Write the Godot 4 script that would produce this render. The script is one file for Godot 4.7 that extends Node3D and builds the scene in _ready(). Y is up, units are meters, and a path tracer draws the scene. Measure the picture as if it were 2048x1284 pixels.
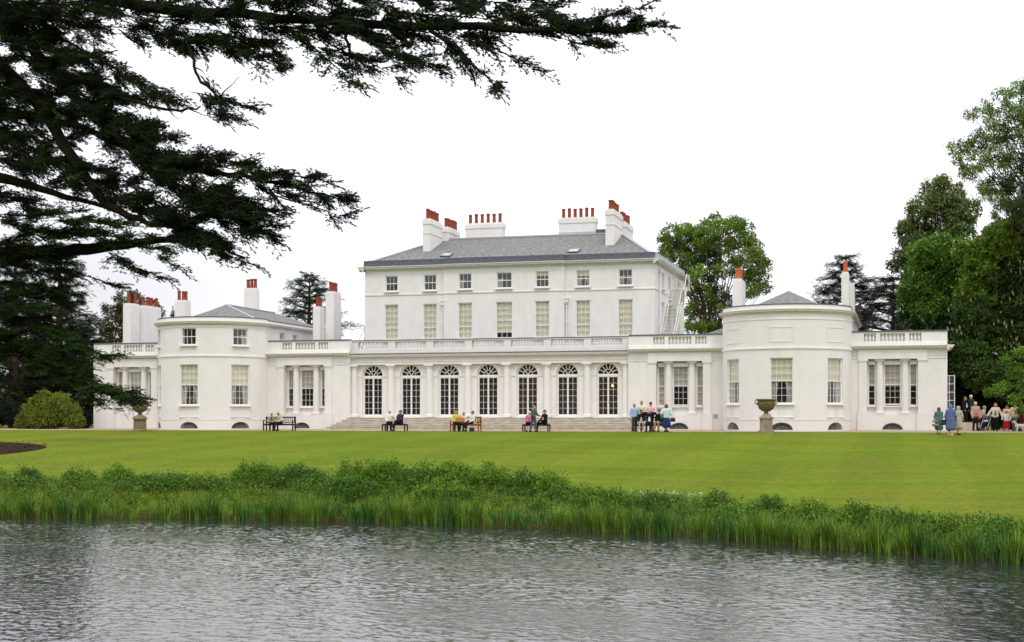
extends Node3D

# ---------------------------------------------------------------- geometry helper
class Geo:
	var v := PackedVector3Array()
	var n := PackedVector3Array()
	var uv := PackedVector2Array()
	var c := PackedColorArray()

	func tri(a: Vector3, b: Vector3, d: Vector3) -> void:   # counter-clockwise seen from outside
		var m := (b - a).cross(d - a).normalized()
		v.append(a); v.append(d); v.append(b)
		n.append(m); n.append(m); n.append(m)
		uv.append(Vector2.ZERO); uv.append(Vector2(0, 1)); uv.append(Vector2(1, 0))

	func trin(a: Vector3, b: Vector3, d: Vector3, na: Vector3, nb: Vector3, nd: Vector3) -> void:
		v.append(a); v.append(d); v.append(b)
		n.append(na); n.append(nd); n.append(nb)
		uv.append(Vector2.ZERO); uv.append(Vector2(0, 1)); uv.append(Vector2(1, 0))

	func quad(a: Vector3, b: Vector3, d: Vector3, e: Vector3) -> void:
		tri(a, b, d)
		tri(a, d, e)

	func box(at: Vector3, size: Vector3, basis := Basis()) -> void:
		var x := basis.x * size.x * 0.5
		var y := basis.y * size.y * 0.5
		var z := basis.z * size.z * 0.5
		for t in [[x, y, z], [y, z, x], [z, x, y]]:
			var a: Vector3 = t[0]
			var u: Vector3 = t[1]
			var w: Vector3 = t[2]
			quad(at + a - u - w, at + a + u - w, at + a + u + w, at + a - u + w)
			quad(at - a - u - w, at - a - u + w, at - a + u + w, at - a + u - w)

	func span(a: Vector3, b: Vector3) -> void:   # a box from corner to corner
		box((a + b) * 0.5, (b - a).abs())

	func bar(a: Vector3, b: Vector3, w: float, h: float) -> void:
		var d := b - a
		if d.length() < 0.0001:
			return
		var zz := d.normalized()
		var up := Vector3.UP if absf(zz.y) < 0.95 else Vector3.RIGHT
		var xx := up.cross(zz).normalized()
		box((a + b) * 0.5, Vector3(w, h, d.length()), Basis(xx, zz.cross(xx), zz))

	func tube(pts: Array, rad: Array, seg := 6) -> void:
		var rings := []
		var ref := Vector3(0.31, 0.2, 0.93)
		for i in pts.size():
			var d: Vector3 = (pts[mini(i + 1, pts.size() - 1)] - pts[maxi(i - 1, 0)]).normalized()
			var r := Vector3.UP if absf(d.y) < 0.9 else ref
			var xx := r.cross(d).normalized()
			var yy := d.cross(xx)
			var ring := []
			for k in seg:
				var a := TAU * k / seg
				ring.append(xx * cos(a) + yy * sin(a))
			rings.append(ring)
		for i in pts.size() - 1:
			for k in seg:
				var k2 := (k + 1) % seg
				var a: Vector3 = pts[i] + rings[i][k] * rad[i]
				var b: Vector3 = pts[i] + rings[i][k2] * rad[i]
				var d: Vector3 = pts[i + 1] + rings[i + 1][k2] * rad[i + 1]
				var e: Vector3 = pts[i + 1] + rings[i + 1][k] * rad[i + 1]
				trin(a, b, d, rings[i][k], rings[i][k2], rings[i + 1][k2])
				trin(a, d, e, rings[i][k], rings[i + 1][k2], rings[i + 1][k])

	func lathe(prof: Array, seg: int, at := Vector3.ZERO, flute := 0.0) -> void:   # prof: Vector2(radius, height) from the bottom up
		for i in prof.size() - 1:
			var p: Vector2 = prof[i]
			var q: Vector2 = prof[i + 1]
			var dir := Vector2(q.y - p.y, p.x - q.x).normalized()
			for k in seg:
				var a0 := TAU * k / seg
				var a1 := TAU * (k + 1) / seg
				var f0 := 1.0 - flute * (k % 2)
				var f1 := 1.0 - flute * ((k + 1) % 2)
				var c0 := Vector3(sin(a0), 0, cos(a0))
				var c1 := Vector3(sin(a1), 0, cos(a1))
				var n0 := c0 * dir.x + Vector3.UP * dir.y
				var n1 := c1 * dir.x + Vector3.UP * dir.y
				var A := at + c0 * p.x * f0 + Vector3.UP * p.y
				var B := at + c1 * p.x * f1 + Vector3.UP * p.y
				var C := at + c1 * q.x * f1 + Vector3.UP * q.y
				var D := at + c0 * q.x * f0 + Vector3.UP * q.y
				if p.x > 0.0001:
					trin(A, B, C, n0, n1, n1)
				if q.x > 0.0001:
					trin(A, C, D, n0, n1, n0)

	func paint(col: Color) -> void:   # gives the vertices added since the last call their colour
		while c.size() < v.size():
			c.append(col)

	func mesh() -> ArrayMesh:
		var m := ArrayMesh.new()
		if v.is_empty():
			return m
		var a := []
		a.resize(Mesh.ARRAY_MAX)
		a[Mesh.ARRAY_VERTEX] = v
		a[Mesh.ARRAY_NORMAL] = n
		a[Mesh.ARRAY_TEX_UV] = uv
		if c.size() == v.size():
			a[Mesh.ARRAY_COLOR] = c
		m.add_surface_from_arrays(Mesh.PRIMITIVE_TRIANGLES, a)
		return m


# a wall surface: s runs to the right seen from outside, y up, o outwards; r > 0 bends it round a bow
class Wall:
	var origin := Vector3.ZERO
	var right := Vector3.RIGHT
	var out := Vector3.BACK
	var r := 0.0

	func _init(o: Vector3, rt := Vector3.RIGHT, ou := Vector3.BACK, radius := 0.0) -> void:
		origin = o
		right = rt
		out = ou
		r = radius

	func at(s: float, y: float, o := 0.0) -> Vector3:
		if r > 0.0:
			var a := s / r
			return origin + (right * sin(a) + out * cos(a)) * (r + o) + Vector3.UP * y
		return origin + right * s + out * o + Vector3.UP * y

	func frame(s: float) -> Basis:
		if r > 0.0:
			var a := s / r
			var o := right * sin(a) + out * cos(a)
			return Basis(right * cos(a) - out * sin(a), Vector3.UP, o)
		return Basis(right, Vector3.UP, out)


var rng := RandomNumberGenerator.new()
var M := {}
var meshes := {}
var H: Node3D
var panes_left := 290

# ---------------------------------------------------------------- scene helpers
func lin(r: float, g: float, b: float) -> Color:
	return Color(r, g, b).linear_to_srgb()

func mat(name: String, col: Color, rough := 0.9, spec := 0.3) -> StandardMaterial3D:
	var m := StandardMaterial3D.new()
	m.resource_name = name
	m.albedo_color = col
	m.roughness = rough
	m.metallic_specular = spec
	M[name] = m
	return m

func noise_tex(freq: float, oct: int, lo: Color, hi: Color, sd: int, size := 512, mid := 0.5) -> NoiseTexture2D:
	var f := FastNoiseLite.new()
	f.seed = sd
	f.noise_type = FastNoiseLite.TYPE_SIMPLEX_SMOOTH
	f.frequency = freq
	f.fractal_octaves = oct
	f.fractal_gain = 0.6
	var t := NoiseTexture2D.new()
	t.width = size
	t.height = size
	t.seamless = true
	t.noise = f
	var g := Gradient.new()
	g.offsets = PackedFloat32Array([mid - 0.35, mid + 0.35])
	g.colors = PackedColorArray([lo, hi])
	t.color_ramp = g
	return t

func normal_tex(freq: float, oct: int, strength: float, sd: int, size := 512) -> NoiseTexture2D:
	var f := FastNoiseLite.new()
	f.seed = sd
	f.noise_type = FastNoiseLite.TYPE_SIMPLEX_SMOOTH
	f.frequency = freq
	f.fractal_octaves = oct
	f.fractal_gain = 0.6
	var t := NoiseTexture2D.new()
	t.width = size
	t.height = size
	t.seamless = true
	t.as_normal_map = true
	t.bump_strength = strength
	t.noise = f
	return t

func tri_map(m: StandardMaterial3D, tex: Texture2D, scale: Vector3) -> void:
	m.albedo_texture = tex
	m.uv1_triplanar = true
	m.uv1_world_triplanar = true
	m.uv1_scale = scale

func numbered(called: String, parent: Node) -> String:
	var used: Dictionary = parent.get_meta("names_used") if parent.has_meta("names_used") else {}
	var k: int = used.get(called, 0)
	used[called] = k + 1
	parent.set_meta("names_used", used)
	return called if k == 0 else "%s_%03d" % [called, k]

func part(called: String, g: Variant, m: Material, parent: Node = null, at := Transform3D()) -> MeshInstance3D:
	var o := MeshInstance3D.new()
	var p: Node = parent if parent else self
	o.name = numbered(called, p)
	o.mesh = g.mesh() if g is Geo else g
	o.material_override = m
	o.transform = at
	p.add_child(o, true)
	return o

func node(called: String, at := Vector3.ZERO, yaw := 0.0, parent: Node = null) -> Node3D:
	var o := Node3D.new()
	var p: Node = parent if parent else self
	o.name = numbered(called, p)
	o.position = at
	o.rotation.y = yaw
	p.add_child(o, true)
	return o

func tag(o: Node, label := "", category := "", group := "", kind := "") -> Node:
	if label: o.set_meta("label", label)
	if category: o.set_meta("category", category)
	if group: o.set_meta("group", group)
	if kind: o.set_meta("kind", kind)
	return o

func scatter(called: String, mesh: Mesh, m: Material, where: Array, parent: Node = null, colors: Array = []) -> MultiMeshInstance3D:
	var mm := MultiMesh.new()
	mm.transform_format = MultiMesh.TRANSFORM_3D
	mm.use_colors = not colors.is_empty()
	mm.mesh = mesh
	mm.instance_count = where.size()
	for i in where.size():
		mm.set_instance_transform(i, where[i])
		if not colors.is_empty():
			mm.set_instance_color(i, colors[i])
	var o := MultiMeshInstance3D.new()
	var p: Node = parent if parent else self
	o.name = numbered(called, p)
	o.multimesh = mm
	o.material_override = m
	o.set_meta("kind", "stuff")
	p.add_child(o, true)
	return o

func rdir() -> Vector3:
	var z := rng.randf_range(-1, 1)
	var a := rng.randf_range(0, TAU)
	var q := sqrt(1.0 - z * z)
	return Vector3(q * cos(a), z, q * sin(a))

func rbasis(scale: float) -> Basis:
	return Basis(rdir(), rng.randf_range(0, TAU)).scaled(Vector3.ONE * scale)

func aim(d: Vector3, roll: float, scale: float) -> Basis:   # local +z along d
	var zz := d.normalized()
	var up := Vector3.UP if absf(zz.y) < 0.97 else Vector3.RIGHT
	var xx := up.cross(zz).normalized()
	return Basis(xx, zz.cross(xx), zz) * Basis(Vector3.BACK, roll) * Basis.from_scale(Vector3.ONE * scale)

# ---------------------------------------------------------------- the house
# openings: [s0, s1, y0, spring, rise]; rise > 0 closes the top with half an ellipse
func top_of(o: Array, s: float) -> float:
	if o[4] <= 0.0:
		return o[3]
	var h: float = (o[1] - o[0]) * 0.5
	var q := clampf((s - (o[0] + o[1]) * 0.5) / h, -1.0, 1.0)
	return o[3] + o[4] * sqrt(maxf(0.0, 1.0 - q * q))

func wall_geo(w: Wall, s0: float, s1: float, y0: float, y1: float, openings: Array, thick: float, step := 100.0) -> Geo:
	var g := Geo.new()
	var cuts := [s0, s1]
	var n := int(ceil((s1 - s0) / step))
	for i in range(1, n):
		cuts.append(s0 + (s1 - s0) * i / n)
	for o in openings:
		cuts.append(o[0])
		cuts.append(o[1])
		if o[4] > 0.0:
			for i in range(1, 14):
				cuts.append((o[0] + o[1]) * 0.5 - (o[1] - o[0]) * 0.5 * cos(PI * i / 14.0))
	cuts.sort()
	for i in cuts.size() - 1:
		var a: float = cuts[i]
		var b: float = cuts[i + 1]
		if b - a < 0.0005:
			continue
		var mid := (a + b) * 0.5
		var here := []
		for o in openings:
			if o[0] < mid and o[1] > mid:
				here.append(o)
		here.sort_custom(func(p, q): return p[2] < q[2])
		var la := y0
		var lb := y0
		for o in here:
			strip(g, w, a, b, la, lb, o[2], o[2], thick)
			var ta := top_of(o, a)
			var tb := top_of(o, b)
			g.quad(w.at(a, o[2], 0), w.at(b, o[2], 0), w.at(b, o[2], -thick), w.at(a, o[2], -thick))
			g.quad(w.at(a, ta, -thick), w.at(b, tb, -thick), w.at(b, tb, 0), w.at(a, ta, 0))
			la = ta
			lb = tb
		strip(g, w, a, b, la, lb, y1, y1, thick)
		g.quad(w.at(a, y1, 0), w.at(b, y1, 0), w.at(b, y1, -thick), w.at(a, y1, -thick))
	for o in openings:
		g.quad(w.at(o[0], o[2], 0), w.at(o[0], o[2], -thick), w.at(o[0], o[3], -thick), w.at(o[0], o[3], 0))
		g.quad(w.at(o[1], o[2], -thick), w.at(o[1], o[2], 0), w.at(o[1], o[3], 0), w.at(o[1], o[3], -thick))
	g.quad(w.at(s0, y0, -thick), w.at(s0, y0, 0), w.at(s0, y1, 0), w.at(s0, y1, -thick))
	g.quad(w.at(s1, y0, 0), w.at(s1, y0, -thick), w.at(s1, y1, -thick), w.at(s1, y1, 0))
	return g

func strip(g: Geo, w: Wall, a: float, b: float, la: float, lb: float, ha: float, hb: float, thick: float) -> void:
	if ha - la < 0.0005 and hb - lb < 0.0005:
		return
	if w.r > 0.0:
		var na := w.frame(a).z
		var nb := w.frame(b).z
		var p := w.at(a, la, 0); var q := w.at(b, lb, 0); var r := w.at(b, hb, 0); var t := w.at(a, ha, 0)
		g.trin(p, q, r, na, nb, nb)
		g.trin(p, r, t, na, nb, na)
	else:
		g.quad(w.at(a, la, 0), w.at(b, lb, 0), w.at(b, hb, 0), w.at(a, ha, 0))
	g.quad(w.at(b, lb, -thick), w.at(a, la, -thick), w.at(a, ha, -thick), w.at(b, hb, -thick))

# a moulding swept along a wall; prof: Vector2(o, y) listed from the bottom up
func sweep(w: Wall, s0: float, s1: float, prof: Array, step := 100.0, g: Geo = null) -> Geo:
	if g == null:
		g = Geo.new()
	var n := maxi(1, int(ceil((s1 - s0) / step)))
	for i in n:
		var a := s0 + (s1 - s0) * i / n
		var b := s0 + (s1 - s0) * (i + 1) / n
		for k in prof.size() - 1:
			var p: Vector2 = prof[k]
			var q: Vector2 = prof[k + 1]
			g.quad(w.at(a, p.y, p.x), w.at(b, p.y, p.x), w.at(b, q.y, q.x), w.at(a, q.y, q.x))
	var flat := PackedVector2Array(prof)
	for idx in [0]:
		var t := Geometry2D.triangulate_polygon(flat)
		for k in range(0, t.size(), 3):
			var p := flat[t[k]]; var q := flat[t[k + 1]]; var r := flat[t[k + 2]]
			var ccw := (q - p).cross(r - p) > 0.0
			if ccw:
				g.tri(w.at(s0, p.y, p.x), w.at(s0, r.y, r.x), w.at(s0, q.y, q.x))
				g.tri(w.at(s1, p.y, p.x), w.at(s1, q.y, q.x), w.at(s1, r.y, r.x))
			else:
				g.tri(w.at(s0, p.y, p.x), w.at(s0, q.y, q.x), w.at(s0, r.y, r.x))
				g.tri(w.at(s1, p.y, p.x), w.at(s1, r.y, r.x), w.at(s1, q.y, q.x))
	# the end faces point away from the run
	return g

func cornice_prof(y: float, h: float, d: float) -> Array:
	return [Vector2(-0.05, y), Vector2(0.0, y), Vector2(d * 0.25, y + h * 0.12), Vector2(d * 0.3, y + h * 0.4), Vector2(d * 0.82, y + h * 0.5), Vector2(d * 0.84, y + h * 0.72), Vector2(d, y + h * 0.85), Vector2(d, y + h), Vector2(-0.05, y + h + 0.03)]

func band_prof(y: float, h: float, d: float) -> Array:
	return [Vector2(-0.03, y), Vector2(d, y), Vector2(d, y + h), Vector2(-0.03, y + h + d * 0.5)]

func cached(key: String, make: Callable) -> ArrayMesh:
	if not meshes.has(key):
		meshes[key] = make.call().mesh()
	return meshes[key]

func sash_geo(w: float, h: float, cols: int, rows: int, meet: int, open: float) -> Geo:
	var g := Geo.new()
	var f := 0.06
	for s in [-1.0, 1.0]:
		g.box(Vector3(s * (w * 0.5 - f * 0.5), h * 0.5, 0), Vector3(f, h, 0.12))
	g.box(Vector3(0, h - f * 0.5, 0), Vector3(w - 2 * f, f, 0.11))
	g.box(Vector3(0, f * 0.6 + open, 0.01), Vector3(w - 2 * f, f * 1.2, 0.11))
	var iw := w - 2 * f
	var ih := h - 2 * f
	for i in range(1, cols):
		g.box(Vector3(-iw * 0.5 + iw * i / cols, h * 0.5 + open * 0.5, 0), Vector3(0.018, ih - open, 0.05))
	for i in range(1, rows):
		var th := 0.05 if i == meet else 0.018
		g.box(Vector3(0, f + open + (ih - open) * i / rows, 0.012 if i == meet else 0.003), Vector3(iw, th, 0.06))
	return g

func pane_rects(w: float, h: float, cols: int, rows: int, open: float) -> Array:
	var out := []
	var f := 0.06
	var iw := w - 2 * f
	var ih := h - 2 * f - open
	for i in cols:
		for j in rows:
			out.append([Vector3(-iw * 0.5 + iw * (i + 0.5) / cols, f + open + ih * (j + 0.5) / rows, 0.0), Vector3(iw / cols - 0.024, ih / rows - 0.024, 0.006)])
	return out

# a sash window in an opening: the frame is the window's own mesh; panes, blind, curtains and sill are its parts
func sash(w: Wall, s: float, y: float, wd: float, ht: float, cols: int, rows: int, opt := {}) -> MeshInstance3D:
	var meet: int = opt.get("meet", rows / 2)
	var open: float = opt.get("open", 0.0)
	var deep: float = opt.get("deep", 0.16)
	var key := "sash %.2f %.2f %d %d %d %.2f" % [wd, ht, cols, rows, meet, open]
	var b := w.frame(s)
	var o := part(opt.get("called", "window"), cached(key, func(): return sash_geo(wd, ht, cols, rows, meet, open)), M.white, H, Transform3D(b, w.at(s, y, -deep)))
	if opt.get("dark", false):
		o.set_meta("label", "dark sash window without a blind")
	var rects := pane_rects(wd, ht, cols, rows, open)
	if opt.get("single_panes", false) and panes_left >= rects.size():
		panes_left -= rects.size()
		for r in rects:
			var sz: Vector3 = r[1]
			part("pane", cached("pane %.3f %.3f" % [sz.x, sz.y], func(): var g := Geo.new(); g.box(Vector3.ZERO, sz); return g), M.glass, o, Transform3D(Basis(), r[0]))
	else:
		var all := cached("glazing " + key, func():
			var g := Geo.new()
			for r in rects:
				g.box(r[0], r[1])
			return g)
		tag(part("glazing", all, M.glass, o), "", "", "", "stuff")
	var blind: float = opt.get("blind", 0.0)
	if blind > 0.0:
		var bh := ht * blind
		var bl := part("blind", cached("blind %.2f %.2f" % [wd, bh], func():
			var g := Geo.new()
			g.box(Vector3(0, -bh * 0.5, 0), Vector3(wd - 0.06, bh, 0.012))
			g.box(Vector3(0, -bh, 0.004), Vector3(wd - 0.05, 0.03, 0.026))
			return g), opt.get("blind_mat", M.blind), o, Transform3D(Basis(), Vector3(0, ht - 0.02, -0.11)))
		if blind > 0.9:
			bl.set_meta("label", "cream blind pulled all the way down")
	for side in opt.get("curtains", []):
		part("curtain", cached("curtain %.2f %.2f %d" % [wd, ht, side], func(): return curtain_geo(wd, ht * 0.62, side)), M.curtain, o, Transform3D(Basis(), Vector3(0, 0.02, -0.2)))
	if opt.get("sill", true):
		part("sill", cached("sill %.2f" % wd, func():
			var g := Geo.new()
			g.box(Vector3(0, -0.035, 0.1), Vector3(wd + 0.16, 0.075, 0.24))
			return g), M.white, o, Transform3D(Basis(), Vector3(0, -0.01, deep - 0.05)))
	return o

func curtain_geo(w: float, h: float, side: int) -> Geo:
	var g := Geo.new()
	var n := 14
	for i in n:
		for j in 6:
			var q := []
			for c in [[i, j], [i + 1, j], [i + 1, j + 1], [i, j + 1]]:
				var fx: float = float(c[0]) / n
				var fy: float = float(c[1]) / 6.0
				var wide := 0.5 * w * lerpf(0.5, 0.88, fy * fy)
				var x: float = side * (w * 0.5 - fx * wide)
				q.append(Vector3(x, fy * h, 0.03 * sin(fx * 26.0 + fy * 1.2)))
			if side > 0:
				g.quad(q[1], q[0], q[3], q[2])
			else:
				g.quad(q[0], q[1], q[2], q[3])
	return g

func baluster_mesh(h: float, r: float) -> ArrayMesh:
	return cached("baluster %.2f %.2f" % [h, r], func():
		var g := Geo.new()
		g.box(Vector3(0, h * 0.04, 0), Vector3(r * 2.0, h * 0.08, r * 2.0))
		g.box(Vector3(0, h * 0.96, 0), Vector3(r * 2.0, h * 0.08, r * 2.0))
		g.lathe([Vector2(r * 0.8, h * 0.08), Vector2(r * 0.5, h * 0.16), Vector2(r * 0.95, h * 0.3), Vector2(r * 0.98, h * 0.38), Vector2(r * 0.5, h * 0.66), Vector2(r * 0.42, h * 0.8), Vector2(r * 0.75, h * 0.86), Vector2(r * 0.5, h * 0.92)], 8)
		return g)

func column_part(x: float, z: float, y0: float, y1: float, r: float) -> void:
	var o := part("column", cached("column %.2f %.2f" % [y1 - y0, r], func():
		var h := y1 - y0
		var g := Geo.new()
		var prof := []
		for i in 9:
			var t := i / 8.0
			prof.append(Vector2(r * (1.0 - 0.17 * t * t), 0.2 + (h - 0.5) * t))
		g.lathe(prof, 20)
		return g), M.stucco, H, Transform3D(Basis(), Vector3(x, y0, z)))
	part("base", cached("colbase %.2f" % r, func():
		var g := Geo.new()
		g.box(Vector3(0, 0.045, 0), Vector3(r * 2.6, 0.09, r * 2.6))
		g.lathe([Vector2(r * 1.25, 0.09), Vector2(r * 1.3, 0.13), Vector2(r * 1.15, 0.18), Vector2(r * 1.02, 0.205)], 20)
		return g), M.stucco, o)
	part("capital", cached("colcap %.2f" % r, func():
		var g := Geo.new()
		g.lathe([Vector2(r * 0.84, 0.0), Vector2(r * 0.93, 0.02), Vector2(r * 0.93, 0.05), Vector2(r * 0.84, 0.07), Vector2(r * 0.85, 0.14), Vector2(r * 1.12, 0.2)], 20)
		g.box(Vector3(0, 0.25, 0), Vector3(r * 2.5, 0.1, r * 2.5))
		return g), M.stucco, o, Transform3D(Basis(), Vector3(0, y1 - y0 - 0.3, 0)))

func pilaster_part(w: Wall, s: float, wd: float, y0: float, y1: float, proud: float) -> void:
	var b := w.frame(s)
	var o := part("pilaster", cached("pil %.2f %.2f %.2f" % [wd, y1 - y0, proud], func():
		var g := Geo.new()
		var h := y1 - y0
		g.span(Vector3(-wd * 0.5, 0.2, -0.02), Vector3(wd * 0.5, h - 0.22, proud))
		return g), M.stucco, H, Transform3D(b, w.at(s, y0)))
	part("base", cached("pilb %.2f %.2f" % [wd, proud], func():
		var g := Geo.new()
		g.span(Vector3(-wd * 0.5 - 0.06, 0, -0.02), Vector3(wd * 0.5 + 0.06, 0.12, proud + 0.06))
		g.span(Vector3(-wd * 0.5 - 0.03, 0.12, -0.02), Vector3(wd * 0.5 + 0.03, 0.2, proud + 0.03))
		return g), M.stucco, o)
	part("capital", cached("pilc %.2f %.2f" % [wd, proud], func():
		var g := Geo.new()
		g.span(Vector3(-wd * 0.5, 0, -0.02), Vector3(wd * 0.5, 0.04, proud))
		g.span(Vector3(-wd * 0.5 - 0.03, 0.04, -0.02), Vector3(wd * 0.5 + 0.03, 0.11, proud + 0.03))
		g.span(Vector3(-wd * 0.5 - 0.06, 0.11, -0.02), Vector3(wd * 0.5 + 0.06, 0.22, proud + 0.06))
		return g), M.stucco, o, Transform3D(Basis(), Vector3(0, y1 - y0 - 0.22, 0)))

func lunette(w: Wall, s: float, wd: float, rise: float) -> void:
	var o := part("lunette_window", cached("lunette %.2f" % wd, func():
		var g := Geo.new()
		var n := 12
		for i in n:
			var a0 := PI * i / n
			var a1 := PI * (i + 1) / n
			var p := Vector3(cos(a0) * wd * 0.5, sin(a0) * rise, 0)
			var q := Vector3(cos(a1) * wd * 0.5, sin(a1) * rise, 0)
			g.quad(p + Vector3(0, 0, 0.03), q + Vector3(0, 0, 0.03), q * 0.88 + Vector3(0, 0, 0.03), p * 0.88 + Vector3(0, 0, 0.03))
			g.quad(p * 0.5 + Vector3(0, 0, 0.02), q * 0.5 + Vector3(0, 0, 0.02), q * 0.44 + Vector3(0, 0, 0.02), p * 0.44 + Vector3(0, 0, 0.02))
		for i in range(1, 6):
			var a := PI * i / 6.0
			g.bar(Vector3(cos(a) * wd * 0.1, sin(a) * rise * 0.1, 0.01), Vector3(cos(a) * wd * 0.46, sin(a) * rise * 0.92, 0.01), 0.028, 0.03)
		return g), M.lunette, H, Transform3D(w.frame(s), w.at(s, 0.03, -0.16)))
	tag(part("glazing", cached("lunglass %.2f" % wd, func():
		var g := Geo.new()
		for i in 12:
			var a0 := PI * i / 12
			var a1 := PI * (i + 1) / 12
			g.tri(Vector3(0, 0, 0), Vector3(cos(a0) * wd * 0.5, sin(a0) * rise, 0), Vector3(cos(a1) * wd * 0.5, sin(a1) * rise, 0))
		return g), M.dark_glass, o), "", "", "", "stuff")

# one bay of the wings: three lights between half columns and pilasters, set back under the entablature
func venetian(w: Wall, sc: float, blind_side: float, blind_mid: float, open_mid: float) -> void:
	var inner := Wall.new(w.at(0, 0, -0.44), w.right, w.out)
	part("recess_wall", wall_geo(inner, sc - 1.56, sc + 1.56, 0.9, 4.46, [[sc - 0.5, sc + 0.5, 1.52, 4.12, 0.0], [sc - 1.47, sc - 1.03, 1.52, 4.12, 0.0], [sc + 1.03, sc + 1.47, 1.52, 4.12, 0.0]], 0.3), M.stucco, H)
	sash(inner, sc, 1.52, 1.0, 2.6, 3, 6, {"blind": blind_mid, "open": open_mid, "deep": 0.1, "meet": 3, "blind_mat": M.grey_blind, "single_panes": true})
	for q in [-1.25, 1.25]:
		sash(inner, sc + q, 1.52, 0.44, 2.6, 1, 6, {"blind": blind_side, "deep": 0.1, "meet": 3, "blind_mat": M.grey_blind})
	for q in [[0.0, 1.06], [-1.25, 0.46], [1.25, 0.46]]:
		var g := Geo.new()
		var wd: float = q[1]
		g.span(Vector3(-wd * 0.5, 0.0, -0.02), Vector3(wd * 0.5, 0.2, 0.14))
		g.span(Vector3(-wd * 0.5 - 0.02, 0.2, -0.02), Vector3(wd * 0.5 + 0.02, 0.24, 0.17))
		part("blind_box", g, M.white, H, Transform3D(w.frame(0), inner.at(sc + q[0], 4.08)))
	for q in [-0.76, 0.76]:
		var p := w.at(sc + q, 0, -0.29)
		column_part(p.x, p.z, 0.98, 4.42, 0.24)
	for q in [-1.78, 1.78]:
		pilaster_part(w, sc + q, 0.5, 0.98, 4.42, 0.09)
	for q in [-1.78, 1.78]:
		var g := Geo.new()
		g.span(Vector3(-0.33, -0.3, -0.02), Vector3(0.33, 0.975, 0.15))
		part("pedestal", g, M.stucco, H, Transform3D(w.frame(0), w.at(sc + q, 0)))

func parapet(w: Wall, s0: float, s1: float, sc: float) -> void:
	var o := part("parapet", wall_geo(w, s0, s1, 5.22, 6.1, [[sc - 1.72, sc - 1.0, 5.5, 6.02, 0.0], [sc - 0.74, sc + 0.74, 5.5, 6.02, 0.0], [sc + 1.0, sc + 1.72, 5.5, 6.02, 0.0]], 0.2), M.stucco, H)
	part("backing", wall_geo(Wall.new(w.at(0, 0, -0.2), w.right, w.out), s0, s1, 5.22, 6.09, [], 0.1), M.stucco, o)
	part("coping", sweep(w, s0, s1, [Vector2(-0.34, 6.1), Vector2(0.05, 6.1), Vector2(0.05, 6.17), Vector2(-0.34, 6.2)]), M.lead, o)
	part("base_moulding", sweep(w, s0, s1, band_prof(5.22, 0.22, 0.06)), M.stucco, o)
	for q in [-1.58, -1.36, -1.14, -0.58, -0.35, -0.12, 0.12, 0.35, 0.58, 1.14, 1.36, 1.58]:
		part("baluster", baluster_mesh(0.52, 0.075), M.stucco, o, Transform3D(w.frame(0), w.at(sc + q, 5.5, -0.1)))

func wing(x0: float, x1: float, sc: float, s_blind: float, m_blind: float, open_mid: float, lun: Array) -> void:
	var w := Wall.new(Vector3.ZERO)
	var holes := [[sc - 1.53, sc + 1.53, 0.98, 4.42, 0.0]]
	for l in lun:
		holes.append([l - 0.62, l + 0.62, 0.03, 0.03, 0.42])
	part("wall", wall_geo(w, x0, x1, -0.3, 5.2, holes, 0.62), M.stucco, H)
	for l in lun:
		lunette(w, l, 1.22, 0.41)
	venetian(w, sc, s_blind, m_blind, open_mid)
	part("entablature", sweep(w, x0, x1, band_prof(4.44, 0.14, 0.04), 100, sweep(w, x0, x1, band_prof(4.6, 0.03, 0.06))), M.stucco, H)
	var g := Geo.new()
	g.span(Vector3(sc - 2.06, 4.422, -0.02), Vector3(sc + 2.06, 4.97, 0.13))
	part("bay_entablature", g, M.stucco, H)
	part("cornice", sweep(w, x0, x1, cornice_prof(4.94, 0.3, 0.4)), M.stucco_weathered, H)
	parapet(Wall.new(Vector3(0, 0, -0.06)), x0, x1, sc)

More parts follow.
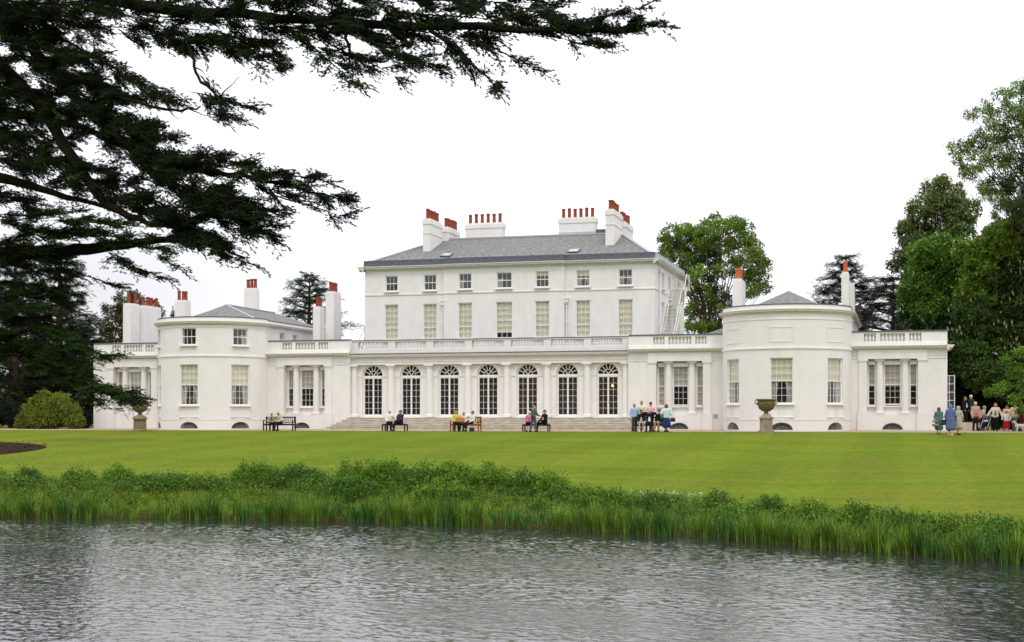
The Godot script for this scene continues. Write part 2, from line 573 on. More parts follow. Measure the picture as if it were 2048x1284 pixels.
func bow(cx: float, blank: bool, opt: Array) -> void:
	var R := 4.0
	var w := Wall.new(Vector3(cx, 0, 0), Vector3.RIGHT, Vector3.BACK, R)
	var e := R * PI * 0.5
	var d := deg_to_rad(52.0) * R
	var holes := []
	for q in [-d, 0.0, d]:
		holes.append([q - 0.69, q + 0.69, 1.62, 4.4, 0.0])
		holes.append([q - 0.68, q + 0.68, 0.03, 0.03, 0.46])
		if not blank:
			holes.append([q - 0.56, q + 0.56, 5.72, 6.88, 0.0])
	part("bow_wall", wall_geo(w, -e, e, -0.3, 7.1, holes, 0.4, 0.35), M.stucco, H)
	for i in 3:
		var q: float = [-d, 0.0, d][i]
		sash(w, q, 1.62, 1.36, 2.78, 4, 6, {"blind": 0.5, "curtains": opt[i], "meet": 3, "deep": 0.2, "single_panes": true})
		lunette(w, q, 1.34, 0.45)
		var g := Geo.new()
		g.span(Vector3(-0.66, 0.0, -0.04), Vector3(0.66, 0.7, 0.012))
		g.span(Vector3(-0.72, -0.06, -0.04), Vector3(0.72, 0.0, 0.045))
		part("sill_panel", g, M.white if blank else M.stucco, H, Transform3D(w.frame(q), w.at(q, 0.84, -0.02)))
		if blank:
			var f := Geo.new()
			for s in [-1.0, 1.0]:
				f.box(w.at(q + s * 0.7, 5.82, 0.0), Vector3(0.05, 0.93, 0.05), w.frame(q + s * 0.7))
				sweep(w, q - 0.675, q + 0.675, band_prof(5.795 + s * 0.44, 0.05, 0.024), 0.2, f)
			part("blank_panel", f, M.stucco, H)
		else:
			sash(w, q, 5.72, 1.12, 1.16, 3, 2, {"meet": 1, "dark": true, "curtains": [1] if i == 2 else []})
	part("string_course", sweep(w, -e, e, band_prof(4.94, 0.1, 0.06), 0.35), M.stucco, H)
	part("string_course", sweep(w, -e, e, band_prof(6.72 if blank else 6.92, 0.06, 0.03), 0.35), M.stucco, H)
	part("plinth", sweep(w, -e, e, band_prof(0.62, 0.06, 0.02), 0.35), M.stucco, H)
	part("cornice", sweep(w, -e, e, cornice_prof(7.08, 0.28, 0.26), 0.35), M.stucco_weathered, H)
	part("parapet", wall_geo(w, -e, e, 7.1, 7.62, [], 0.3, 0.35), M.stucco, H)
	part("coping", sweep(w, -e, e, [Vector2(-0.34, 7.62), Vector2(0.03, 7.62), Vector2(0.03, 7.68), Vector2(-0.34, 7.72)], 0.35), M.lead, H)
	# the block behind the bow
	var zb := -13.0
	for s in [-1.0, 1.0]:
		var sw := Wall.new(Vector3(cx + s * R, 0, 0 if s > 0 else zb), Vector3(0, 0, -s), Vector3(s, 0, 0))
		var sh := []
		var span := [2.4, 4.6] if s > 0 else [13.0 - 2.4, 13.0 - 4.6]
		for q in span:
			sh.append([q - 0.45, q + 0.45, 5.9, 6.85, 0.0])
		part("side_wall", wall_geo(sw, 0.0, 13.0, -0.3, 7.1, sh, 0.4), M.stucco, H)
		for q in span:
			sash(sw, q, 5.9, 0.9, 0.95, 3, 2, {"meet": 1})
		part("cornice", sweep(sw, 0.0, 13.0, cornice_prof(7.08, 0.28, 0.26)), M.stucco_weathered, H)
		part("parapet", wall_geo(sw, 0.0, 13.0, 7.1, 7.55, [], 0.3), M.stucco, H)
		part("coping", sweep(sw, 0.0, 13.0, [Vector2(-0.34, 7.55), Vector2(0.03, 7.55), Vector2(0.03, 7.61), Vector2(-0.34, 7.65)]), M.lead, H)
	var bk := Geo.new()
	bk.span(Vector3(cx - R + 0.01, -0.3, zb - 0.4), Vector3(cx + R - 0.01, 7.54, zb))
	part("back_wall", bk, M.stucco, H)
	# floors and the flat behind the parapet keep the sky out of the rooms
	var fl := Geo.new()
	fl.span(Vector3(cx - R + 0.41, 7.0, zb + 0.01), Vector3(cx + R - 0.41, 7.09, 0.0))
	fl.span(Vector3(cx - R + 0.41, 5.2, zb + 0.01), Vector3(cx + R - 0.41, 5.3, 0.0))
	fl.span(Vector3(cx - R + 0.41, 0.6, zb + 0.01), Vector3(cx + R - 0.41, 0.7, 0.0))
	for i in 24:
		var a0 := -PI * 0.5 + PI * i / 24.0
		var a1 := -PI * 0.5 + PI * (i + 1) / 24.0
		for y in [0.7, 5.25, 7.05]:
			fl.tri(Vector3(cx, y, 0), Vector3(cx + sin(a0) * 3.61, y, cos(a0) * 3.61), Vector3(cx + sin(a1) * 3.61, y, cos(a1) * 3.61))
	part("floor", fl, M.inside, H)
	var pt := Geo.new()
	pt.span(Vector3(cx - R + 0.41, 0.7, -2.2), Vector3(cx + R - 0.41, 7.0, -2.0))
	part("partition", pt, M.inside, H)
	# slate roof: a half cone over the bow and a hipped ridge behind it
	var g := Geo.new()
	var apex := Vector3(cx, 8.88, -1.6)
	var ridge := Vector3(cx, 8.88, -9.5)
	var ry := 7.5
	var wl := 2.75
	var wr := 2.75 if blank else 3.66
	for i in 16:
		var a0 := -PI * 0.5 + PI * i / 16.0
		var a1 := -PI * 0.5 + PI * (i + 1) / 16.0
		g.tri(Vector3(cx + sin(a0) * (wl if i < 8 else wr), ry, cos(a0) * 2.9), Vector3(cx + sin(a1) * (wl if i < 8 else wr), ry, cos(a1) * 2.9), apex)
	g.quad(Vector3(cx + wr, ry, 0), Vector3(cx + wr, ry, zb + 0.3), ridge, apex)
	g.quad(Vector3(cx - wl, ry, zb + 0.3), Vector3(cx - wl, ry, 0), apex, ridge)
	g.tri(Vector3(cx + wr, ry, zb + 0.3), Vector3(cx - wl, ry, zb + 0.3), ridge)
	var rf := part("roof", g, M.slate, H)
	var hl := Geo.new()
	hl.bar(apex + Vector3(0, 0.02, 0), ridge + Vector3(0, 0.02, 0), 0.22, 0.07)
	for s in [-1.0, 1.0]:
		hl.bar(apex + Vector3(0, 0.02, 0), Vector3(cx + (wr if s > 0 else -wl) * 0.96, ry + 0.06, 0.4), 0.2, 0.06)
	part("hip_flashing", hl, M.lead_pale, rf)

func pot_mesh() -> ArrayMesh:
	return cached("pot", func():
		var g := Geo.new()
		g.lathe([Vector2(0.15, 0), Vector2(0.13, 0.1), Vector2(0.115, 0.55), Vector2(0.14, 0.58), Vector2(0.14, 0.66), Vector2(0.125, 0.7), Vector2(0.09, 0.7), Vector2(0.09, 0.4)], 10)
		return g)

func chimney(x0: float, x1: float, z0: float, z1: float, y0: float, y1: float, pots: Array, bands := true, pm: Material = null) -> void:
	var g := Geo.new()
	g.span(Vector3(x0, y0, z1), Vector3(x1, y1 - 0.12, z0))
	g.span(Vector3(x0 + 0.03, y1 - 0.12, z1 + 0.03), Vector3(x1 - 0.03, y1, z0 - 0.03))
	if bands:
		for b in [[0.42, 0.3, 0.05], [1.12, 0.06, 0.035]]:
			g.span(Vector3(x0 - b[2], y1 - b[0], z1 - b[2]), Vector3(x1 + b[2], y1 - b[0] + b[1], z0 + b[2]))
	var o := part("chimney_stack", g, M.stucco, H)
	for p in pots:
		part("chimney_pot", pot_mesh(), pm if pm else M.terracotta, o, Transform3D(Basis.from_scale(Vector3(1, p[2] if p.size() > 2 else 1.0, 1)), Vector3(p[0], y1, p[1])))

func run_z(x: float, z0: float, z1: float, n: int) -> Array:
	var out := []
	for i in n:
		out.append([x, lerpf(z0, z1, float(i) / maxf(1.0, n - 1)), rng.randf_range(0.95, 1.08)])
	return out

func run_x(x0: float, x1: float, z: float, n: int) -> Array:
	var out := []
	for i in n:
		out.append([lerpf(x0, x1, float(i) / maxf(1.0, n - 1)), z, rng.randf_range(0.96, 1.05)])
	return out

func french_door(x: float, i: int) -> void:
	var w := Wall.new(Vector3(0, 0, -0.5))
	# fixed frame with the fanlight
	var f := Geo.new()
	for s in [-1.0, 1.0]:
		f.span(Vector3(s * 0.75, 0.0, -0.06), Vector3(s * 0.685, 2.86, 0.06))
	f.span(Vector3(-0.68, 2.72, -0.055), Vector3(0.68, 2.86, 0.07))
	f.span(Vector3(-0.75, -0.02, -0.08), Vector3(0.75, 0.05, 0.14))
	var n := 18
	for k in n:
		var a0 := PI * k / n
		var a1 := PI * (k + 1) / n
		for q in [[0.75, 0.67, 0.06], [0.33, 0.295, 0.03]]:
			var p0 := Vector3(cos(a0), sin(a0), 0)
			var p1 := Vector3(cos(a1), sin(a1), 0)
			var up := Vector3(0, 2.86, 0)
			var z := Vector3(0, 0, q[2])
			f.quad(up + p0 * q[0] + z, up + p1 * q[0] + z, up + p1 * q[1] + z, up + p0 * q[1] + z)
			f.quad(up + p0 * q[1] + z, up + p1 * q[1] + z, up + p1 * q[1] - z, up + p0 * q[1] - z)
	for k in range(1, 7):
		var a := PI * k / 7.0
		var p := Vector3(cos(a), sin(a), 0)
		f.bar(Vector3(0, 2.86, 0) + p * 0.31, Vector3(0, 2.86, 0) + p * 0.69, 0.03, 0.05)
	for a in [PI * 0.3, PI * 0.7]:
		var p := Vector3(cos(a), sin(a), 0)
		f.bar(Vector3(0, 2.86, 0), Vector3(0, 2.86, 0) + p * 0.32, 0.03, 0.05)
	var o := part("door_frame", cached("door_frame", func(): return f), M.white, H, Transform3D(Basis(), Vector3(x, 0.8, -0.66)))
	tag(part("fanlight", cached("fanlight", func():
		var g := Geo.new()
		for k in 18:
			var a0 := PI * k / 18
			var a1 := PI * (k + 1) / 18
			g.tri(Vector3.ZERO, Vector3(cos(a0), sin(a0), 0) * 0.7, Vector3(cos(a1), sin(a1), 0) * 0.7)
		return g), M.glass, o, Transform3D(Basis(), Vector3(0, 2.86, -0.01))), "", "", "", "stuff")
	for s in [-1.0, 1.0]:
		var leaf := part("french_door_leaf", cached("leaf", func():
			var g := Geo.new()
			for e in [-1.0, 1.0]:
				g.span(Vector3(e * 0.335, 0, -0.025), Vector3(e * 0.285, 2.66, 0.025))
			g.span(Vector3(-0.285, 0, -0.024), Vector3(0.285, 0.14, 0.024))
			g.span(Vector3(-0.285, 2.6, -0.024), Vector3(0.285, 2.66, 0.024))
			g.span(Vector3(-0.009, 0.14, -0.02), Vector3(0.009, 2.6, 0.02))
			for k in range(1, 6):
				g.span(Vector3(-0.285, 0.14 + 2.46 * k / 6.0 - 0.009, -0.018), Vector3(0.285, 0.14 + 2.46 * k / 6.0 + 0.009, 0.018))
			return g), M.white, H, Transform3D(Basis(), Vector3(x + s * 0.34, 0.855, -0.64)))
		panes_left -= 12
		for c in [-1.0, 1.0]:
			for k in 6:
				part("pane", cached("door_pane", func():
					var g := Geo.new()
					g.box(Vector3.ZERO, Vector3(0.272, 0.39, 0.006))
					return g), M.glass, leaf, Transform3D(Basis(), Vector3(c * 0.147, 0.14 + 2.46 * (k + 0.5) / 6.0, 0)))
		if s > 0:
			var hd := Geo.new()
			hd.bar(Vector3(-0.3, 0.98, 0.05), Vector3(-0.2, 0.98, 0.05), 0.025, 0.025)
			hd.bar(Vector3(-0.3, 0.98, 0.02), Vector3(-0.3, 0.98, 0.06), 0.025, 0.025)
			part("handle", hd, M.brass, leaf)
	# raised impost band and archivolt round the opening
	var t := Geo.new()
	for k in n:
		var a0 := PI * k / n
		var a1 := PI * (k + 1) / n
		var p0 := Vector3(cos(a0), sin(a0), 0)
		var p1 := Vector3(cos(a1), sin(a1), 0)
		var up := Vector3(0, 2.86, 0)
		var z := Vector3(0, 0, 0.045)
		t.quad(up + p0 * 0.9 + z, up + p1 * 0.9 + z, up + p1 * 0.77 + z, up + p0 * 0.77 + z)
		t.quad(up + p0 * 0.9, up + p1 * 0.9, up + p1 * 0.9 + z, up + p0 * 0.9 + z)
		t.quad(up + p0 * 0.77 + z, up + p1 * 0.77 + z, up + p1 * 0.77, up + p0 * 0.77)
	for s in [-1.0, 1.0]:
		t.span(Vector3(s * 0.77, 2.76, -0.01), Vector3(s * 1.1, 2.86, 0.05))
	part("archivolt", cached("archivolt", func(): return t), M.stucco, H, Transform3D(Basis(), Vector3(x, 0.8, -0.5)))

func house() -> void:
	H = node("country_house", Vector3(-26.8, 0, 0))
	tag(H, "long white stucco country house with central arcade, two rounded bows and red chimney pots", "house")
	# ---- garden front arcade
	var w := Wall.new(Vector3(0, 0, -0.5))
	var doors := [-8.24, -5.46, -2.72, 0.04, 2.8, 5.55, 8.28]
	var holes := []
	for x in doors:
		holes.append([x - 0.76, x + 0.76, 0.8, 3.66, 0.76])
	part("arcade_wall", wall_geo(w, -9.9, 9.9, 0.0, 5.1, holes, 0.42), M.stucco, H)
	for i in doors.size():
		french_door(doors[i], i)
	for x in [-9.55, -6.85, -4.08, -1.33, 1.4, 4.18, 6.92, 9.5]:
		column_part(x, -0.42, 0.8, 4.4, 0.25)
	part("entablature", sweep(w, -9.75, 9.75, [Vector2(-0.03, 4.4), Vector2(0.3, 4.4), Vector2(0.3, 4.58), Vector2(0.34, 4.58), Vector2(0.34, 4.64), Vector2(0.28, 4.66), Vector2(0.28, 4.84), Vector2(-0.03, 4.86)]), M.stucco, H)
	part("cornice", sweep(w, -9.75, 9.75, [Vector2(-0.03, 4.84), Vector2(0.3, 4.84), Vector2(0.36, 4.9), Vector2(0.55, 4.94), Vector2(0.6, 5.04), Vector2(0.6, 5.1), Vector2(-0.03, 5.12)]), M.stucco_weathered, H)
	part("lead_flat", sweep(w, -9.8, 9.8, [Vector2(-0.05, 5.1), Vector2(0.62, 5.104), Vector2(0.62, 5.14), Vector2(-0.05, 5.22)]), M.lead, H)
	# terrace balustrade
	part("parapet", wall_geo(Wall.new(Vector3(0, 0, -0.45)), -9.75, 9.75, 5.12, 5.5, [], 0.34), M.stucco, H)
	var bal: Node3D = part("balustrade_rail", sweep(Wall.new(Vector3(0, 0, -0.45)), -9.75, 9.75, [Vector2(-0.36, 5.99), Vector2(0.02, 5.99), Vector2(0.02, 6.07), Vector2(-0.36, 6.07)]), M.stucco, H)
	part("coping", sweep(Wall.new(Vector3(0, 0, -0.45)), -9.75, 9.75, [Vector2(-0.38, 6.07), Vector2(0.05, 6.07), Vector2(0.05, 6.12), Vector2(-0.38, 6.15)]), M.lead, bal)
	var piers := [-9.55, -6.85, -4.08, -1.33, 1.4, 4.18, 6.92, 9.5]
	for i in piers.size():
		var g := Geo.new()
		g.span(Vector3(piers[i] - 0.26, 5.5, -0.78), Vector3(piers[i] + 0.26, 5.99, -0.46))
		part("pier", g, M.stucco, H)
		if i < 7:
			var a: float = piers[i] + 0.26
			var b: float = piers[i + 1] - 0.26
			for k in 11:
				part("baluster", baluster_mesh(0.49, 0.075), M.stucco, bal, Transform3D(Basis(), Vector3(lerpf(a, b, (k + 0.5) / 11.0), 5.5, -0.62)))
	# steps
	for i in 5:
		var g := Geo.new()
		var hw := 10.75 - 0.24 * i
		g.span(Vector3(-hw, 0.156 * i - (0.25 if i == 0 else 0.0), -0.9), Vector3(hw, 0.156 * (i + 1) - 0.035, 1.75 - 0.33 * i))
		g.span(Vector3(-hw - 0.03, 0.156 * (i + 1) - 0.034, -0.9), Vector3(hw + 0.03, 0.156 * (i + 1), 1.79 - 0.33 * i))
		part("step", g, M.step_stone, H)
	# ---- wings
	wing(-15.92, -9.74, -13.1, 0.48, 0.48, 0.0, [-13.35])
	wing(9.74, 15.92, 13.1, 0.98, 0.5, 0.03, [13.05])
	wing(-29.75, -23.88, -26.55, 0.4, 0.4, 0.0, [])
	wing(23.88, 29.6, 26.35, 0.52, 0.52, 0.05, [26.35])
	for s in [-1.0, 1.0]:
		var x := -29.75 if s < 0 else 29.6
		var sw := Wall.new(Vector3(x, 0, 0 if s > 0 else -12.0), Vector3(0, 0, -s), Vector3(s, 0, 0))
		part("side_wall", wall_geo(sw, 0.402 if s > 0 else 0.0, 12.0 if s > 0 else 11.598, -0.3, 5.2, [], 0.4), M.stucco, H)
		part("cornice", sweep(sw, -0.4 if s > 0 else 0.0, 12.0 if s > 0 else 12.4, cornice_prof(4.937, 0.3, 0.404)), M.stucco_weathered, H)
		part("parapet", wall_geo(Wall.new(sw.at(0, 0, -0.06), sw.right, sw.out), 0.37 if s > 0 else 0.0, 12.0 if s > 0 else 11.63, 5.22, 6.1, [], 0.3), M.stucco, H)
		part("coping", sweep(sw, 0.0, 12.0, [Vector2(-0.4, 6.1), Vector2(-0.01, 6.1), Vector2(-0.01, 6.17), Vector2(-0.4, 6.2)]), M.lead, H)
	# ---- bows
	bow(-19.9, false, [[], [-1, 1], [-1, 1]])
	bow(19.9, true, [[-1, 1], [-1, 1], [-1, 1]])
	# ---- ground floor: floor, rooms behind the glass, flat roofs
	var r := Geo.new()
	for q in [[-29.34, -23.9], [-15.9, -9.76], [9.76, 15.9], [23.9, 29.2]]:
		r.span(Vector3(q[0], 5.1, -12.0), Vector3(q[1], 5.19, -0.41))
	r.span(Vector3(-9.75, 5.1, -4.0), Vector3(9.75, 5.18, -0.93))
	part("flat_roof", r, M.lead, H)
	var f := Geo.new()
	for q in [[-29.34, -23.9], [-15.9, -9.76], [9.76, 15.9], [23.9, 29.2]]:
		f.span(Vector3(q[0], 0.65, -4.5), Vector3(q[1], 0.74, -0.41))
		f.span(Vector3(q[0], -0.3, -4.7), Vector3(q[1], 5.09, -4.5))
	f.span(Vector3(-9.75, 0.66, -4.9), Vector3(9.75, 0.77, -0.93))
	part("floor", f, M.inside, H)
	var iw := Geo.new()
	iw.span(Vector3(-9.75, 0.0, -5.1), Vector3(9.75, 5.09, -4.9))
	iw.span(Vector3(-9.9, 0.0, -4.9), Vector3(-9.75, 5.09, -0.93))
	iw.span(Vector3(9.75, 0.0, -4.9), Vector3(9.9, 5.09, -0.93))
	part("room_wall", iw, M.inside, H)
	# ---- main block
	main_block()
	pavilion_chimneys()
	# ---- small things fixed to the walls
	var rw := Wall.new(Vector3(29.6, 0, -1.0), Vector3(0, 0, -1), Vector3(1, 0, 0))
	var dl := Geo.new()
	for q in [0.0, 0.46]:
		dl.span(Vector3(q, 0, -0.03), Vector3(q + 0.05, 2.7, 0.03))
	for k in 6:
		dl.span(Vector3(0.05, 0.02 + 0.52 * k, -0.025), Vector3(0.46, 0.06 + 0.52 * k, 0.025))
	dl.span(Vector3(0.16, 0.06, -0.02), Vector3(0.19, 2.62, 0.02))
	var od := part("open_door", dl, M.white, H, Transform3D(Basis(Vector3.UP, -0.15), Vector3(29.62, 0.78, -2.4)))
	od.set_meta("label", "white glazed door standing open at the end wall")
	for k in 5:
		for q in [[0.105, 0.11], [0.325, 0.27]]:
			var g := Geo.new()
			g.box(Vector3(q[0], 0.3 + 0.52 * k, 0), Vector3(q[1], 0.48, 0.006))
			part("pane", g, M.glass, od)
	var pl := Geo.new()
	pl.span(Vector3(-0.16, 0, 0), Vector3(0.16, 0.32, 0.03))
	part("orange_plaque", pl, M.orange, H, Transform3D(Basis(), Vector3(9.95, 0.44, 0.0)))
	var vg := Geo.new()
	for k in 6:
		vg.span(Vector3(-0.14, 0.05 * k, 0), Vector3(0.14, 0.05 * k + 0.028, 0.02))
	part("wall_vent", vg, M.lead_pale, H, Transform3D(Basis(), Vector3(15.42, 0.72, 0.0)))

func main_block() -> void:
	var xl := -10.2
	var xr := 10.8
	var zf := -4.0
	var zb := -17.0
	var bl := -4.18
	var br := 4.55
	var w := Wall.new(Vector3(0, 0, zf))
	var wc := Wall.new(Vector3(0, 0, zf + 0.22))
	var mx := [-8.17, -5.27, -2.6, 0.25, 2.99, 5.82, 8.78]
	var up := [0.0, 0.0, 0.0, 0.0, 0.25, 0.3, 0.0]
	var holes := [[], [], []]
	for i in 7:
		var sec := 0 if i < 2 else (1 if i < 5 else 2)
		var hw := 0.6 if i == 3 else 0.52
		holes[sec].append([mx[i] - hw, mx[i] + hw, 6.3, 8.84, 0.0])
		holes[sec].append([mx[i] - 0.56 if i == 3 else mx[i] - 0.48, mx[i] + 0.56 if i == 3 else mx[i] + 0.48, 9.78, 10.9, 0.0])
	part("wall", wall_geo(w, xl, bl, 5.0, 11.3, holes[0], 0.4), M.stucco, H)
	part("breakfront_wall", wall_geo(wc, bl, br, 5.0, 11.3, holes[1], 0.45), M.stucco, H)
	part("wall", wall_geo(w, br, xr, 5.0, 11.3, holes[2], 0.4), M.stucco, H)
	for i in 7:
		var wl := wc if i > 1 and i < 5 else w
		var wide := 1.2 if i == 3 else 1.04
		sash(wl, mx[i], 6.3, wide, 2.54, 3, 6, {"blind": 0.83 if i == 3 else 0.97, "meet": 2 if i != 3 else 3, "open": 0.0, "deep": 0.12})
		sash(wl, mx[i], 9.78, wide - 0.08, 1.12, 3, 2, {"meet": 1, "deep": 0.12, "dark": i < 5, "blind": up[i], "curtains": [[], [], [-1], [-1], [], [-1, 1], [-1, 1]][i]})
	var parts := [[w, xl, bl], [wc, bl, br], [w, br, xr]]
	for q in parts:
		part("string_course", sweep(q[0], q[1], q[2], band_prof(9.5, 0.08, 0.05)), M.stucco, H)
		part("cornice", sweep(q[0], q[1] - (0.4 if q[1] == xl else 0.0), q[2] + (0.4 if q[2] == xr else 0.0), cornice_prof(11.22, 0.33, 0.42)), M.stucco_weathered, H)
		part("lead_gutter", sweep(q[0], q[1], q[2], [Vector2(-0.45, 11.56), Vector2(0.1, 11.56), Vector2(0.1, 12.0), Vector2(-0.45, 12.03)]), M.lead, H)
	for s in [-1.0, 1.0]:
		var x := xl if s < 0 else xr
		var sw := Wall.new(Vector3(x, 0, zf if s > 0 else zb), Vector3(0, 0, -s), Vector3(s, 0, 0))
		var ln := zf - zb
		var sh := []
		if s > 0:
			for q in [3.4, 6.2, 8.6, 11.0]:
				sh.append([q - 0.48, q + 0.48, 9.3 if q > 5.0 and q < 9.0 else 9.78, 10.9, 0.0])
				sh.append([q - 0.5, q + 0.5, 6.3, 8.84, 0.0])
		part("side_wall", wall_geo(sw, 0.402 if s > 0 else 0.0, ln if s > 0 else ln - 0.402, 5.0, 11.3, sh, 0.4), M.stucco, H)
		for o in sh:
			sash(sw, (o[0] + o[1]) * 0.5, o[2], o[1] - o[0], o[3] - o[2], 3, 6 if o[2] < 9.0 else 2, {"blind": 0.97 if o[2] < 9.0 else 0.0})
		part("string_course", sweep(sw, 0.0, ln, band_prof(9.5, 0.08, 0.05)), M.stucco, H)
		part("cornice", sweep(sw, -0.4 if s > 0 else 0.0, ln + (0.4 if s < 0 else 0.0), cornice_prof(11.217, 0.33, 0.424)), M.stucco_weathered, H)
		part("lead_gutter", sweep(sw, 0.0, ln, [Vector2(-0.45, 11.56), Vector2(0.1, 11.56), Vector2(0.1, 12.0), Vector2(-0.45, 12.03)]), M.lead if s < 0 else M.lead_pale, H)
	var bk := Geo.new()
	bk.span(Vector3(xl + 0.01, 5.0, zb - 0.4), Vector3(xr - 0.01, 11.9, zb))
	part("back_wall", bk, M.stucco, H)
	var fl := Geo.new()
	fl.span(Vector3(xl + 0.41, 11.2, zb), Vector3(xr - 0.41, 11.28, zf - 0.41))
	fl.span(Vector3(xl + 0.41, 9.2, zb), Vector3(xr - 0.41, 9.3, zf - 0.41))
	fl.span(Vector3(xl + 0.41, 5.2, zb), Vector3(xr - 0.41, 5.5, zf - 0.41))
	fl.span(Vector3(xl + 0.41, 5.5, zf - 4.4), Vector3(xr - 0.41, 11.2, zf - 4.2))
	for k in 6:
		var x: float = (mx[k] + mx[k + 1]) * 0.5
		fl.span(Vector3(x - 0.08, 5.5, zf - 4.2), Vector3(x + 0.08, 11.2, zf - 0.46))
	part("floor", fl, M.inside, H)
	# hipped slate roof
	var A := Vector3(xl + 0.35, 11.98, zf - 0.35)
	var B := Vector3(xr - 0.35, 11.98, zf - 0.35)
	var C := Vector3(xr - 0.35, 11.98, zb + 0.35)
	var D := Vector3(xl + 0.35, 11.98, zb + 0.35)
	var E := Vector3(-6.5, 14.2, -10.5)
	var F := Vector3(7.2, 14.2, -10.5)
	var g := Geo.new()
	g.quad(A, B, F, E)
	g.quad(C, D, E, F)
	g.tri(B, C, F)
	g.tri(D, A, E)
	var rf := part("roof", g, M.slate, H)
	var hp := Geo.new()
	hp.bar(E + Vector3(0, 0.03, 0), F + Vector3(0, 0.03, 0), 0.3, 0.12)
	for q in [[A, E], [B, F]]:
		hp.bar(q[0] + Vector3(0, 0.03, 0), q[1] + Vector3(0, 0.03, 0), 0.28, 0.09)
	part("hip_flashing", hp, M.lead_pale, rf)
	var hat := Geo.new()
	hat.span(Vector3(5.3, 14.1, -11.6), Vector3(7.3, 14.6, -10.7))
	part("roof_hatch", hat, M.lead, rf)
	for q in [-4.5, 4.85]:
		var sl := Geo.new()
		var bs := Basis(Vector3.RIGHT, -(PI * 0.5 - atan2(2.22, 6.15)))
		sl.box(Vector3.ZERO, Vector3(0.78, 0.85, 0.1))
		var sk := part("skylight", sl, M.lead, rf, Transform3D(bs, Vector3(q, 12.42, -5.42)))
		var gl := Geo.new()
		gl.box(Vector3(0.0, 0.0, 0.055), Vector3(0.66, 0.73, 0.02))
		part("pane", gl, M.skylight, sk)
	# chimneys of the main block
	chimney(-6.85, -6.28, -7.0, -9.7, 12.5, 15.35, run_z(-6.56, -7.25, -9.4, 7))
	chimney(-6.5, -5.95, -10.2, -13.0, 12.6, 15.15, run_z(-6.22, -10.5, -11.4, 3) + run_z(-6.22, -12.0, -12.8, 4))
	chimney(-4.92, -1.98, -11.2, -11.9, 13.6, 15.48, run_x(-4.62, -2.28, -11.55, 6))
	chimney(2.35, 5.15, -11.2, -11.9, 13.6, 15.62, run_x(2.65, 4.85, -11.55, 6))
	chimney(6.77, 7.38, -7.0, -10.1, 12.5, 15.5, run_z(7.07, -7.25, -9.8, 6))
	chimney(6.9, 7.5, -10.6, -13.6, 12.6, 15.1, run_z(7.2, -10.8, -11.6, 3) + run_z(7.2, -12.2, -13.3, 4))
	# rainwater pipes in the corners of the breakfront
	for q in [bl - 0.1, br + 0.12]:
		var h := Geo.new()
		h.span(Vector3(-0.13, 8.7, 0.02), Vector3(0.13, 8.95, 0.24))
		h.span(Vector3(-0.17, 8.95, 0.02), Vector3(0.17, 9.02, 0.28))
		h.span(Vector3(-0.07, 8.6, 0.04), Vector3(0.07, 8.7, 0.18))
		var o := part("rainwater_head", h, M.stucco, H, Transform3D(Basis(), Vector3(q, 0, zf)))
		var p := Geo.new()
		p.tube([Vector3(0, 5.3, 0.11), Vector3(0, 8.62, 0.11)], [0.05, 0.05], 8)
		for y in [6.1, 7.3, 8.4]:
			p.span(Vector3(-0.08, y, 0.02), Vector3(0.08, y + 0.06, 0.17))
		part("downpipe", p, M.stucco, o)
	# corner pilasters and pipe of the side wall
	var sw := Wall.new(Vector3(xr, 0, zf), Vector3(0, 0, -1), Vector3(1, 0, 0))
	for q in [1.5, 10.2]:
		var p := Geo.new()
		p.tube([sw.at(q, 5.3, 0.1), sw.at(q, 11.0, 0.1)], [0.06, 0.06], 8)
		p.box(sw.at(q, 10.9, 0.12), Vector3(0.26, 0.26, 0.3))
		part("downpipe", p, M.stucco, H)
	# fire stairs
	for s in [1.0, -1.0]:
		fire_stair(s)
	# small slate roof behind the right link
	var sr := Geo.new()
	var c := Vector3(17.6, 7.2, -13.0)
	var q4 := [Vector3(15.2, 6.2, -10.6), Vector3(20.0, 6.2, -10.6), Vector3(20.0, 6.2, -15.4), Vector3(15.2, 6.2, -15.4)]
	for k in 4:
		sr.tri(q4[k], q4[(k + 1) % 4], c)
	part("rear_roof", sr, M.slate, H, Transform3D(Basis(), Vector3(-3.6, 0.2, -1.5)))

